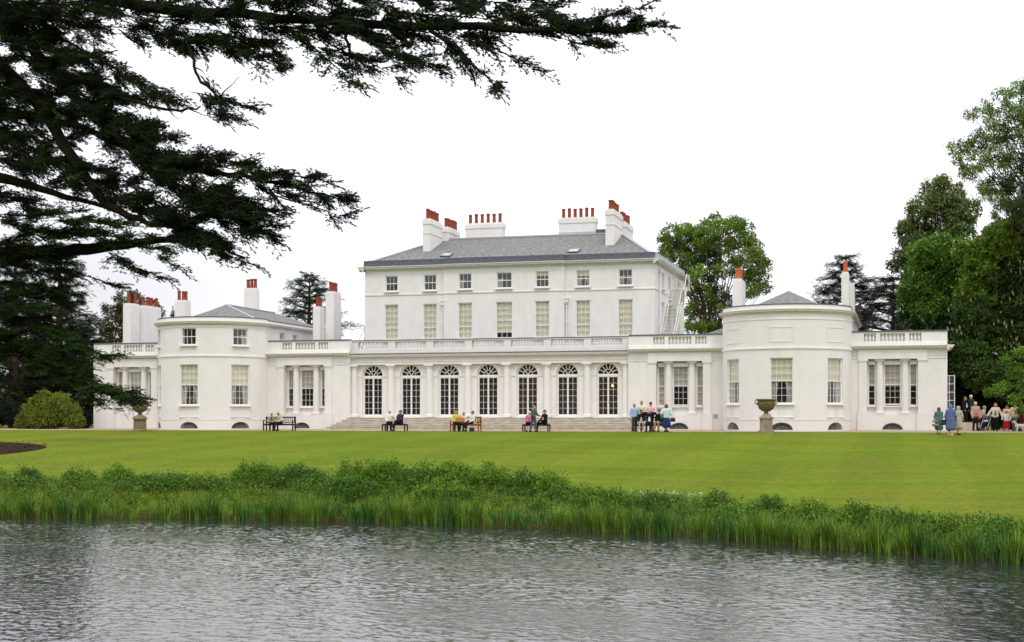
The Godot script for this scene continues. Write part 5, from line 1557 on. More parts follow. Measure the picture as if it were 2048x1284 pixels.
	broadleaf("golden_shrub", "rounded yellow-green shrub at the left end of the house", "shrub", "", Vector3(-58.8, 0, 2), 0.1, [[-58.9, 1.5, 2.0, 0.82, 0], [-60.1, 1.1, 2.0, 0.82, 0], [-57.6, 1.2, 2.0, 0.81, 0], [-58.9, 0.7, 2.0, 0.98, 0], [-60.7, 0.5, 2.0, 0.66, 0], [-56.8, 0.5, 2.0, 0.57, 0], [-59.4, 2.0, 2.0, 0.58, 0], [-58.2, 2.0, 2.0, 0.57, 0]], [Color(0.15, 0.19, 0.025), Color(0.17, 0.2, 0.025), Color(0.09, 0.14, 0.025)], lf3, 0.2, 4.5, 0.4)
	broadleaf("dark_shrub", "low dark shrub filling the corner by the left end wall", "shrub", "", Vector3(-57.8, 0, 0), 0.08, [[-57.3, 1.0, 0.0, 0.50, 2], [-57.2, 0.4, 0.0, 0.41, 2], [-57.7, 1.5, 0.0, 0.41, 2], [-63.3, 0.8, 0.0, 0.68, 2], [-64.0, 1.3, 0.0, 0.86, 2], [-65.1, 0.8, 0.0, 0.86, 2], [-56.9, 2.1, 0.0, 0.33, 2]], [Color(0.03, 0.05, 0.02), Color(0.03, 0.05, 0.02), Color(0.016, 0.026, 0.013)], lf3, 0.2, 5.0, 0.5)
	broadleaf("bronze_tree", "bronze-leaved tree behind the chimneys of the left wing", "tree", "", Vector3(-78.5, 0, -40), 0.4, [[-80.8, 10.5, -40.0, 0.83, 0], [-79.6, 11.8, -40.0, 0.94, 0], [-78.4, 12.8, -40.0, 0.82, 0], [-77.4, 13.5, -40.0, 0.59, 0], [-76.3, 13.0, -40.0, 0.82, 0], [-75.2, 12.4, -40.0, 0.81, 0], [-74.1, 11.4, -40.0, 0.69, 0], [-77.8, 11.0, -40.0, 1.29, 0], [-75.7, 10.9, -40.0, 1.16, 0], [-79.9, 9.4, -40.0, 1.06, 0], [-73.7, 9.9, -40.0, 0.69, 0], [-81.0, 8.9, -40.0, 0.83, 0], [-73.4, 8.3, -40.0, 0.92, 0], [-72.0, 10.9, -40.0, 0.46, 0], [-71.6, 11.5, -40.0, 0.34, 0]], [Color(0.085, 0.075, 0.03), Color(0.08, 0.08, 0.03), Color(0.04, 0.04, 0.02)], lf2, 0.34, 2.2, 1.4)
	conifer("far_cedar", "flat-topped dark cedar behind the roof of the left pavilion", "", Vector3(-59.5, 0, -45), 15.9, 5.2, Color(0.032, 0.05, 0.024), 0.25, 0.9, 1.2, fs, 3.5)
	conifer("far_cedar", "brownish cedar behind the right pavilion chimney", "", Vector3(-4.6, 0, -35), 15.0, 4.6, Color(0.042, 0.045, 0.03), 0.15, 1.2, 1.7, fs, 2.8)
	conifer("far_cedar", "lower cedar between the right pavilion and the chestnut", "", Vector3(-0.6, 0, -30), 12.6, 5.0, Color(0.04, 0.044, 0.03), 0.1, 1.3, 2.0, fs, 3.5)
	for q in [[-66.0, -4.0, 14.5, 4.6, "tall dark yew nearest the left end of the house"], [-73.0, -2.0, 15.5, 5.2, "broad dark yew at the left edge behind the golden shrub"], [-70.0, -16.0, 16.0, 5.5, "dark conifer set back between the two yews"], [-61.5, -6.0, 8.5, 2.9, "small dark conifer against the left end wall"], [-82.0, 6.0, 18.0, 6.0, "dark conifer beyond the left edge of the lawn"]]:
		conifer("yew_tree", q[4], "dark conifers left of the house", Vector3(q[0], 0, q[1]), q[2], q[3], Color(0.03, 0.045, 0.02), 0.03, 1.6, 2.4, fs)
	# flower candles of the chestnuts
	var cn := Geo.new()
	for i in 16:
		var p := Vector3(rng.randfn(0, 0.04), 0.022 * i, rng.randfn(0, 0.04))
		var d := rdir() * 0.09
		cn.tri(p, p + d * 0.8, p + rdir() * 0.07)
	var cm := cn.mesh()
	for q in [[ch, [[2.3, 17.4, -18.0, 0.77, 0], [3.0, 17.9, -18.0, 0.54, 0], [1.6, 16.2, -18.0, 0.93, 0], [2.8, 16.4, -18.0, 0.92, 0], [4.0, 16.7, -18.0, 0.84, 0], [4.8, 15.7, -18.0, 0.76, 0], [3.7, 17.4, -18.0, 0.61, 0], [0.6, 14.6, -18.0, 0.78, 0], [1.6, 14.6, -18.0, 1.08, 0], [2.8, 14.7, -18.0, 1.23, 0], [4.2, 14.8, -18.0, 0.91, 0], [0.3, 13.1, -18.0, 0.62, 0], [-0.1, 12.0, -18.0, 0.62, 2], [1.1, 13.6, -18.0, 0.77, 0], [3.7, 13.7, -18.0, 0.92, 0]], 420], [cd, [[5.0, 11.7, -7.0, 1.02, 0], [6.1, 12.1, -7.0, 1.01, 0], [7.2, 11.4, -7.0, 1.21, 0], [5.3, 10.3, -7.0, 1.22, 0], [6.5, 9.8, -7.0, 1.21, 2], [7.6, 9.8, -7.0, 1.07, 2], [4.7, 9.0, -7.0, 1.09, 0], [5.8, 8.3, -7.0, 1.08, 0], [7.2, 8.1, -7.0, 1.07, 2], [8.2, 10.6, -7.0, 1.20, 2], [4.4, 7.6, -7.0, 1.09, 2], [5.7, 6.7, -7.0, 1.22, 2], [7.2, 6.4, -7.0, 1.21, 2], [8.5, 7.8, -7.0, 1.33, 2], [8.8, 9.2, -7.0, 1.33, 2], [9.0, 12.0, -7.0, 1.06, 0], [4.2, 6.0, -7.0, 1.09, 2], [6.1, 5.1, -7.0, 1.21, 2], [8.0, 5.0, -7.0, 1.20, 2], [3.6, 4.6, -7.0, 1.09, 2], [5.0, 3.8, -7.0, 1.22, 2], [6.8, 3.3, -7.0, 1.21, 2], [8.2, 3.3, -7.0, 1.07, 2], [9.4, 4.9, -7.0, 1.32, 2], [7.0, 12.7, -7.0, 0.80, 0], [8.0, 12.9, -7.0, 0.93, 0], [8.6, 13.6, -7.0, 1.06, 0], [6.1, 13.0, -7.0, 0.54, 0]], 520], [mp, [[2.6, 12.2, -9.0, 1.05, 0], [1.6, 11.6, -9.0, 0.85, 0], [3.4, 11.3, -9.0, 1.26, 0], [1.4, 10.3, -9.0, 1.13, 0], [2.6, 9.8, -9.0, 1.27, 0], [0.9, 8.8, -9.0, 0.85, 0], [2.0, 8.2, -9.0, 1.13, 0], [0.6, 7.7, -9.0, 0.64, 2], [3.7, 9.5, -9.0, 1.26, 0], [3.4, 8.0, -9.0, 1.26, 2], [2.0, 6.9, -9.0, 0.99, 2], [3.4, 6.6, -9.0, 1.12, 2], [1.4, 9.4, -9.0, 0.85, 0]], 60]]:
		var where := []
		for i in q[2]:
			var b: Array = q[1][rng.randi() % q[1].size()]
			if q[0] == cd and b[4] != 2:
				continue
			var d := rdir()
			d = Vector3(d.x, absf(d.y) * 0.6, absf(d.z))
			where.append(Transform3D(Basis.from_scale(Vector3.ONE * rng.randf_range(0.5, 0.9)), Vector3(b[0], b[1], b[2]) + d.normalized() * (b[3] * 1.12 + 0.2) - q[0].position))
		tag(scatter("flower_candles", cm, M.candle, where, q[0]), "", "", "", "stuff")
	# woods that close the view behind the house and behind the camera
	var far := []
	var fc := []
	for i in 60:
		var x := -150.0 + 5.2 * i
		for k in (30 if x > 0.0 else 16):
			var hgt := rng.randf_range(0.5, 9.0) if x < -85 or x > 12 else rng.randf_range(0.5, 5.0)
			far.append(Transform3D(rbasis(rng.randf_range(4.0, 6.5)), Vector3(x + rng.randf_range(-3, 3), hgt, -75.0 + rng.randf_range(-6, 6))))
			fc.append(tint(Color(0.03, 0.05, 0.02), 0.3))
	tag(scatter("far_wood", leaf_cluster(60, 0.5, 0.14), M.leaf, far, null, fc), "belt of woodland far behind the house", "wood", "", "stuff")
	far = []
	fc = []
	for i in 70:
		var a := PI * (i + 0.5) / 70.0
		for k in 60:
			var r := rng.randf_range(44, 60)
			far.append(Transform3D(rbasis(rng.randf_range(4.0, 7.0)), Vector3(-10.0 + cos(a) * r * 1.5, rng.randf_range(0.0, 19.0), 97.0 + sin(a) * r * 0.7)))
			fc.append(tint(Color(0.03, 0.05, 0.02), 0.3))
	tag(scatter("near_wood", leaf_cluster(60, 0.5, 0.14), M.leaf, far, null, fc), "woodland on the near side of the pond that the window panes mirror", "wood", "", "stuff")

func reed_clump(n: int, h: float, w: float) -> ArrayMesh:
	var g := Geo.new()
	for i in n:
		var a := rng.randf_range(0, TAU)
		var p := Vector3(cos(a), 0, sin(a)) * rng.randf_range(0.0, 0.14)
		var lean := Vector3(cos(a), 0, sin(a)) * rng.randf_range(0.03, 0.38) + Vector3(rng.randf_range(-0.12, 0.16), 0, 0)
		var hh := h * rng.randf_range(0.6, 1.08)
		var side := Vector3(cos(a + 1.3), 0, sin(a + 1.3)) * w * rng.randf_range(0.7, 1.2)
		var prev := p
		var pw := 1.0
		for k in 4:
			var f := (k + 1) / 4.0
			var q := p + Vector3(0, hh * (f - 0.08 * f * f * lean.length() * 4.0), 0) + lean * hh * f * f
			var nw := 1.0 - f * f
			g.quad(prev - side * pw, prev + side * pw, q + side * nw, q - side * nw) if k < 3 else g.tri(prev - side * pw, prev + side * pw, q)
			prev = q
			pw = nw
	return g.mesh()

func bank() -> void:
	# iris and reed blades along the water
	var kinds := [reed_clump(6, 1.0, 0.016), reed_clump(5, 0.85, 0.018), reed_clump(6, 1.12, 0.015)]
	var where := [[], [], []]
	var cols := [[], [], []]
	var nz := FastNoiseLite.new()
	nz.seed = 7
	nz.frequency = 0.3
	for i in 4300:
		var x := rng.randf_range(-46, 13)
		var q := nz.get_noise_1d(x)
		var d := absf(rng.randfn(0.15, 0.45)) - 0.15
		if q < -0.22 and rng.randf() < 0.75:
			continue
		var fine := nz.get_noise_2d(x * 4.0, 300.0)
		if fine < -0.12 and rng.randf() < 0.7:
			continue
		var z := shore_z(x) - d
		var k := rng.randi() % 3
		var s := rng.randf_range(0.46, 0.95) * (1.0 + 0.3 * q + 0.45 * fine)
		where[k].append(Transform3D(Basis(Vector3.UP, rng.randf_range(0, TAU)) * Basis.from_scale(Vector3(1, s, 1)), Vector3(x, maxf(WATER - 0.05, ground_y(x, z) - 0.05), z)))
		var hue := nz.get_noise_1d(x * 1.7 + 90.0)
		cols[k].append(tint(Color(0.13, 0.225, 0.026) if hue > 0.0 else Color(0.07, 0.16, 0.028), 0.5))
	for k in 3:
		tag(scatter("reeds", kinds[k], M.leaf, where[k], null, cols[k]), ["mid-height green iris blades along the far water edge", "short green iris blades along the far water edge", "tallest green reed blades along the far water edge"][k], "reeds", "reeds along the bank", "stuff")
	# dead stalks and mud line
	var mud := []
	var mc := reed_clump(7, 0.3, 0.008)
	for i in 900:
		var x := rng.randf_range(-46, 13)
		var z := shore_z(x) + rng.randf_range(-0.3, 0.12)
		mud.append(Transform3D(Basis(Vector3.UP, rng.randf_range(0, TAU)), Vector3(x, WATER - 0.06, z)))
	tag(scatter("dead_stalks", mc, M.straw, mud), "short brown dead stalks at the foot of the reeds", "reeds", "", "stuff")
	# undergrowth
	var herb := leaf_cluster(11, 0.17, 0.13, 0.42)
	where = []
	var cc := []
	for i in 9000:
		var x := rng.randf_range(-46, 13)
		var d := rng.randf_range(0.15, 5.0)
		if d > 3.6 and nz.get_noise_1d(x * 0.7 + 40.0) < 0.05:
			continue
		var z := shore_z(x) - d
		var top := (0.2 + 0.26 * (nz.get_noise_2d(x, d) + 0.5)) * (1.0 if d < 4.0 else 0.5)
		where.append(Transform3D(rbasis(rng.randf_range(0.7, 1.2)), Vector3(x, ground_y(x, z) + rng.randf() * top, z)))
		cc.append(tint(Color(0.1, 0.18, 0.024), 0.45))
	tag(scatter("undergrowth", herb, M.leaf, where, null, cc), "tangled low green herbs covering the bank behind the reeds", "undergrowth", "", "stuff")
	var gw := []
	var gc := []
	var gk := reed_clump(12, 0.55, 0.006)
	for i in 2600:
		var x := rng.randf_range(-46, 13)
		var d := rng.randf_range(1.0, 5.2)
		var z := shore_z(x) - d
		gw.append(Transform3D(Basis(Vector3.UP, rng.randf_range(0, TAU)) * Basis.from_scale(Vector3(1, rng.randf_range(0.5, 1.1), 1)), Vector3(x, ground_y(x, z) - 0.02, z)))
		gc.append(tint(Color(0.09, 0.16, 0.03), 0.35))
	tag(scatter("long_grass", gk, M.leaf, gw, null, gc), "long uncut grass along the top of the bank", "grass", "", "stuff")
	# the mounded plants one can tell apart: [x, distance from water, height, half width]
	var mounds := [[-31.2, 4.2, 0.72, 0.9], [-29.3, 4.0, 0.6, 0.5], [-27.6, 4.4, 0.55, 0.6], [-26.2, 4.4, 0.62, 0.6], [-24.2, 3.6, 0.46, 1.1], [-22.6, 3.4, 0.42, 0.7], [-21.2, 4.2, 0.8, 0.9], [-19.7, 4.0, 0.72, 1.0],
		[-17.7, 4.2, 0.82, 0.9], [-16.6, 4.2, 0.88, 0.9], [-15.2, 4.0, 0.76, 0.8], [-14.2, 4.2, 0.86, 0.7], [-12.9, 4.2, 0.95, 0.75], [-11.6, 4.0, 0.78, 0.7], [-10.8, 4.1, 0.84, 0.7], [-9.9, 3.6, 0.5, 0.6], [-17.2, 2.6, 0.6, 0.8], [-14.0, 2.4, 0.6, 0.8], [-8.6, 3.0, 0.5, 0.8],
		[-6.9, 2.8, 0.5, 0.7], [-5.1, 3.6, 0.72, 0.42], [-4.4, 2.6, 0.5, 0.6], [-3.5, 3.6, 0.68, 0.42], [-2.4, 3.2, 0.62, 0.6], [-1.0, 3.0, 0.62, 0.5], [-0.2, 2.8, 0.52, 0.6], [0.9, 2.6, 0.5, 0.6], [2.2, 2.6, 0.5, 0.7], [3.6, 2.6, 0.5, 0.7]]
	var feather := leaf_cluster(26, 0.15, 0.075, 0.22)
	for i in mounds.size():
		var m: Array = mounds[i].duplicate()
		if m[0] > -13.0:
			m[2] *= 0.86
		var z: float = shore_z(m[0]) - m[1]
		var o := node("bank_shrub", Vector3(m[0], ground_y(m[0], z), z))
		var fine: bool = m[3] < 0.45
		tag(o, BANK_LABELS[i], "shrub", "shrubby plants on the far bank")
		var sg := Geo.new()
		var wl := []
		var wc := []
		var tone: Color = Color(0.055, 0.15, 0.018) if fine else ([Color(0.105, 0.21, 0.018), Color(0.07, 0.16, 0.02), Color(0.13, 0.23, 0.022)] as Array)[i % 3]
		for k in int(340 * m[3] * (m[2] + 0.3)):
			var a := rng.randf_range(0, TAU)
			var u := sqrt(rng.randf())
			var lump: float = 1.0 + 0.45 * nz.get_noise_2d(m[0] * 3.0 + cos(a) * u * 7.0, sin(a) * u * 7.0 + i * 5.0)
			var y: float = m[2] * sqrt(maxf(0.05, 1.0 - u * u * 0.9)) * rng.randf_range(0.3, 1.08) * lump
			wl.append(Transform3D(rbasis(rng.randf_range(0.6, 1.15)), Vector3(cos(a) * u * m[3] * 1.1, y, sin(a) * u * m[3] * 0.8)))
			wc.append(tint(tone, 0.35))
		for k in 9:
			var a := rng.randf_range(0, TAU)
			var e := Vector3(cos(a) * m[3] * 0.7, m[2] * 0.9, sin(a) * m[3] * 0.6)
			sg.tube([Vector3.ZERO, e * 0.5 + Vector3(0, 0.1, 0), e], [0.014, 0.01, 0.004], 4)
		part("stem", sg, M.bark, o)
		scatter("foliage", feather if fine else herb, M.leaf, wl, o, wc)

const BANK_LABELS := [
	"mid-green leafy bank mound below the left picture edge",
	"dark green leafy bank mound below the dark soil bed",
	"bright green low leafy bank mound below the left corner of the house",
	"mid-green leafy bank mound below the left stone urn",
	"dark green low leafy bank mound below the left stone urn",
	"bright green low leafy bank mound below the left window of the left bow",
	"mid-green tall leafy bank mound below the right window of the left bow",
	"dark green leafy bank mound below the leftmost bench",
	"bright green tall leafy bank mound below the first arched door",
	"mid-green tall leafy bank mound below the first arched door",
	"dark green tall leafy bank mound below the second arched door",
	"bright green tall leafy bank mound below the third arched door",
	"mid-green tall leafy bank mound below the middle arched door",
	"dark green tall leafy bank mound below the fifth arched door",
	"bright green tall leafy bank mound below the sixth arched door",
	"mid-green low leafy bank mound below the sixth arched door",
	"dark green leafy bank mound near the water below the left end of the steps",
	"bright green leafy bank mound near the water below the third arched door",
	"mid-green low leafy bank mound near the water below the seventh arched door",
	"dark green low leafy bank mound near the water below the crowded bench",
	"dark green feathery upright bank plant below the left window of the right bow",
	"mid-green low leafy bank mound near the water below the left window of the right bow",
	"dark green feathery upright bank plant below the right stone urn",
	"bright green leafy bank mound below the right window of the right bow",
	"mid-green leafy bank mound near the water below the right edge of the right bow",
	"dark green low leafy bank mound near the water below the end wing window",
	"bright green low leafy bank mound near the water below the teal and blue coats",
	"mid-green low leafy bank mound near the water below the person in a cream jacket",
	"dark green low leafy bank mound near the water below the person in a cream jacket"]

# ---------------------------------------------------------------- figures
# bones: [from, to, radius, radius]; one smooth skin round them all
func blob(bones: Array, cell: float, k: float) -> Geo:
	var lo := Vector3.INF
	var hi := -Vector3.INF
	for b in bones:
		var r: float = maxf(b[2], b[3]) + cell * 2.0
		lo = lo.min((b[0] as Vector3).min(b[1]) - Vector3.ONE * r)
		hi = hi.max((b[0] as Vector3).max(b[1]) + Vector3.ONE * r)
	var nx := int((hi.x - lo.x) / cell) + 2
	var ny := int((hi.y - lo.y) / cell) + 2
	var nz := int((hi.z - lo.z) / cell) + 2
	var d := PackedFloat32Array()
	d.resize(nx * ny * nz)
	d.fill(1.0)
	for b in bones:
		var A: Vector3 = b[0]
		var B: Vector3 = b[1]
		var ra: float = b[2]
		var rb: float = b[3]
		var m := maxf(ra, rb) + maxf(k, cell * 1.8)
		var p0 := (A.min(B) - Vector3.ONE * m - lo) / cell
		var p1 := (A.max(B) + Vector3.ONE * m - lo) / cell
		var ba := B - A
		var bb := maxf(ba.dot(ba), 1e-9)
		for j in range(maxi(0, int(p0.y)), mini(ny, int(p1.y) + 2)):
			for kz in range(maxi(0, int(p0.z)), mini(nz, int(p1.z) + 2)):
				var row := (j * nz + kz) * nx
				for i in range(maxi(0, int(p0.x)), mini(nx, int(p1.x) + 2)):
					var p := lo + Vector3(i, j, kz) * cell - A
					var h := clampf(p.dot(ba) / bb, 0.0, 1.0)
					var q := (p - ba * h).length() - ra - (rb - ra) * h
					var old := d[row + i]
					var e := k - absf(old - q)
					d[row + i] = minf(old, q) - (e * e * 0.25 / k if e > 0.0 else 0.0)
	var id := {}
	var vs := PackedVector3Array()
	var sx := 1
	var sz := nx
	var sy := nx * nz
	var corner := [0, sx, sz, sz + sx, sy, sy + sx, sy + sz, sy + sz + sx]
	var off := [Vector3(0, 0, 0), Vector3(1, 0, 0), Vector3(0, 0, 1), Vector3(1, 0, 1), Vector3(0, 1, 0), Vector3(1, 1, 0), Vector3(0, 1, 1), Vector3(1, 1, 1)]
	var edges := [[0, 1], [2, 3], [4, 5], [6, 7], [0, 2], [1, 3], [4, 6], [5, 7], [0, 4], [1, 5], [2, 6], [3, 7]]
	for j in ny - 1:
		for kz in nz - 1:
			var row := j * sy + kz * sz
			for i in nx - 1:
				var c := row + i
				var v0 := d[c]
				if absf(v0) > cell * 2.0:
					continue
				var neg := 0
				for q in corner:
					if d[c + q] < 0.0:
						neg += 1
				if neg == 0 or neg == 8:
					continue
				var s := Vector3.ZERO
				var n := 0
				for e in edges:
					var a: float = d[c + corner[e[0]]]
					var b: float = d[c + corner[e[1]]]
					if (a < 0.0) != (b < 0.0):
						s += (off[e[0]] as Vector3).lerp(off[e[1]], a / (a - b))
						n += 1
				id[c] = vs.size()
				vs.append(lo + (Vector3(i, j, kz) + s / n) * cell)
	var idx := PackedInt32Array()
	for c in id:
		var v0: float = d[c]
		for ax in [[sx, sy, sz], [sy, sz, sx], [sz, sx, sy]]:
			var v1: float = d[c + ax[0]]
			if (v0 < 0.0) == (v1 < 0.0):
				continue
			var q0 = id.get(c - ax[1] - ax[2]); var q1 = id.get(c - ax[2]); var q2 = id.get(c); var q3 = id.get(c - ax[1])
			if q0 == null or q1 == null or q3 == null:
				continue
			if v0 < 0.0:
				idx.append_array([q0, q1, q2, q0, q2, q3])
			else:
				idx.append_array([q0, q2, q1, q0, q3, q2])
	var nrm := PackedVector3Array()
	nrm.resize(vs.size())
	for t in range(0, idx.size(), 3):
		var m := (vs[idx[t + 1]] - vs[idx[t]]).cross(vs[idx[t + 2]] - vs[idx[t]])
		for q in 3:
			nrm[idx[t + q]] += m
	var g := Geo.new()
	for t in range(0, idx.size(), 3):
		g.trin(vs[idx[t]], vs[idx[t + 1]], vs[idx[t + 2]], nrm[idx[t]].normalized(), nrm[idx[t + 1]].normalized(), nrm[idx[t + 2]].normalized())
	return g

func add_geo(g: Geo, other: Geo, t: Transform3D) -> void:
	for i in other.v.size():
		g.v.append(t * other.v[i])
		g.n.append((t.basis * other.n[i]).normalized())
		g.uv.append(other.uv[i])
		if other.c.size() > i:
			g.c.append(other.c[i])

var head_geo: Geo
var hand_geo: Geo

func make_head() -> void:
	var b := [[Vector3(0, 0.025, -0.015), Vector3(0, 0.02, 0.01), 0.088, 0.082], [Vector3(0, -0.03, 0.03), Vector3(0, -0.085, 0.045), 0.06, 0.036], [Vector3(0, -0.01, 0.088), Vector3(0, -0.03, 0.108), 0.01, 0.016],
		[Vector3(-0.088, 0.005, -0.005), Vector3(-0.092, -0.025, 0.0), 0.013, 0.01], [Vector3(0.088, 0.005, -0.005), Vector3(0.092, -0.025, 0.0), 0.013, 0.01], [Vector3(-0.035, 0.022, 0.078), Vector3(0.035, 0.022, 0.078), 0.012, 0.012],
		[Vector3(-0.02, -0.058, 0.083), Vector3(0.02, -0.058, 0.083), 0.008, 0.008], [Vector3(0, -0.05, -0.02), Vector3(0, -0.16, -0.03), 0.05, 0.052]]
	head_geo = blob(b, 0.011, 0.025)
	for i in head_geo.v.size():
		var p := head_geo.v[i]
		var col := Color(1, 1, 1)
		for s in [-1.0, 1.0]:
			if p.distance_to(Vector3(0.034 * s, 0.0, 0.088)) < 0.014:
				col = Color(0.25, 0.2, 0.2)
		if absf(p.x) < 0.024 and absf(p.y + 0.058) < 0.009 and p.z > 0.07:
			col = Color(0.8, 0.45, 0.42)
		head_geo.c.append(col)
	var h := [[Vector3(-0.02, -0.02, 0), Vector3(-0.025, -0.075, 0.004), 0.017, 0.016], [Vector3(0.02, -0.02, 0), Vector3(0.022, -0.075, 0.004), 0.017, 0.014], [Vector3(0, 0.02, 0), Vector3(0, -0.06, 0.002), 0.02, 0.018]]
	for f in [[-0.031, 0.07, 0.0088], [-0.011, 0.08, 0.009], [0.01, 0.074, 0.0088], [0.029, 0.058, 0.008]]:
		var a := Vector3(f[0], -0.08, 0.004)
		var m := a + Vector3(f[0] * 0.12, -f[1] * 0.5, 0.01)
		h.append([a, m, f[2], f[2] * 0.95])
		h.append([m, m + Vector3(0, -f[1] * 0.42, 0.03), f[2] * 0.95, f[2] * 0.8])
	h.append([Vector3(-0.03, -0.02, 0.004), Vector3(-0.052, -0.055, 0.02), 0.012, 0.0105])
	h.append([Vector3(-0.052, -0.055, 0.02), Vector3(-0.055, -0.09, 0.032), 0.0105, 0.009])
	hand_geo = blob(h, 0.0065, 0.006)
	hand_geo.paint(Color(1, 1, 1))

func elbow(S: Vector3, W: Vector3, a: float, b: float, hint: Vector3) -> Vector3:
	var d := W - S
	var l := minf(d.length(), a + b - 0.005)
	var u := d.normalized()
	var x := (a * a - b * b + l * l) / (2.0 * l)
	var h := sqrt(maxf(0.0, a * a - x * x))
	var p := (hint - u * hint.dot(u)).normalized()
	return S + u * x + p * h

func cloth(col: Color) -> StandardMaterial3D:
	var key := "cloth_%s" % col.to_html()
	if not M.has(key):
		var m := mat(key, col.linear_to_srgb(), 0.95, 0.2)
		m.rim_enabled = true
		m.rim = 0.15
	return M[key]

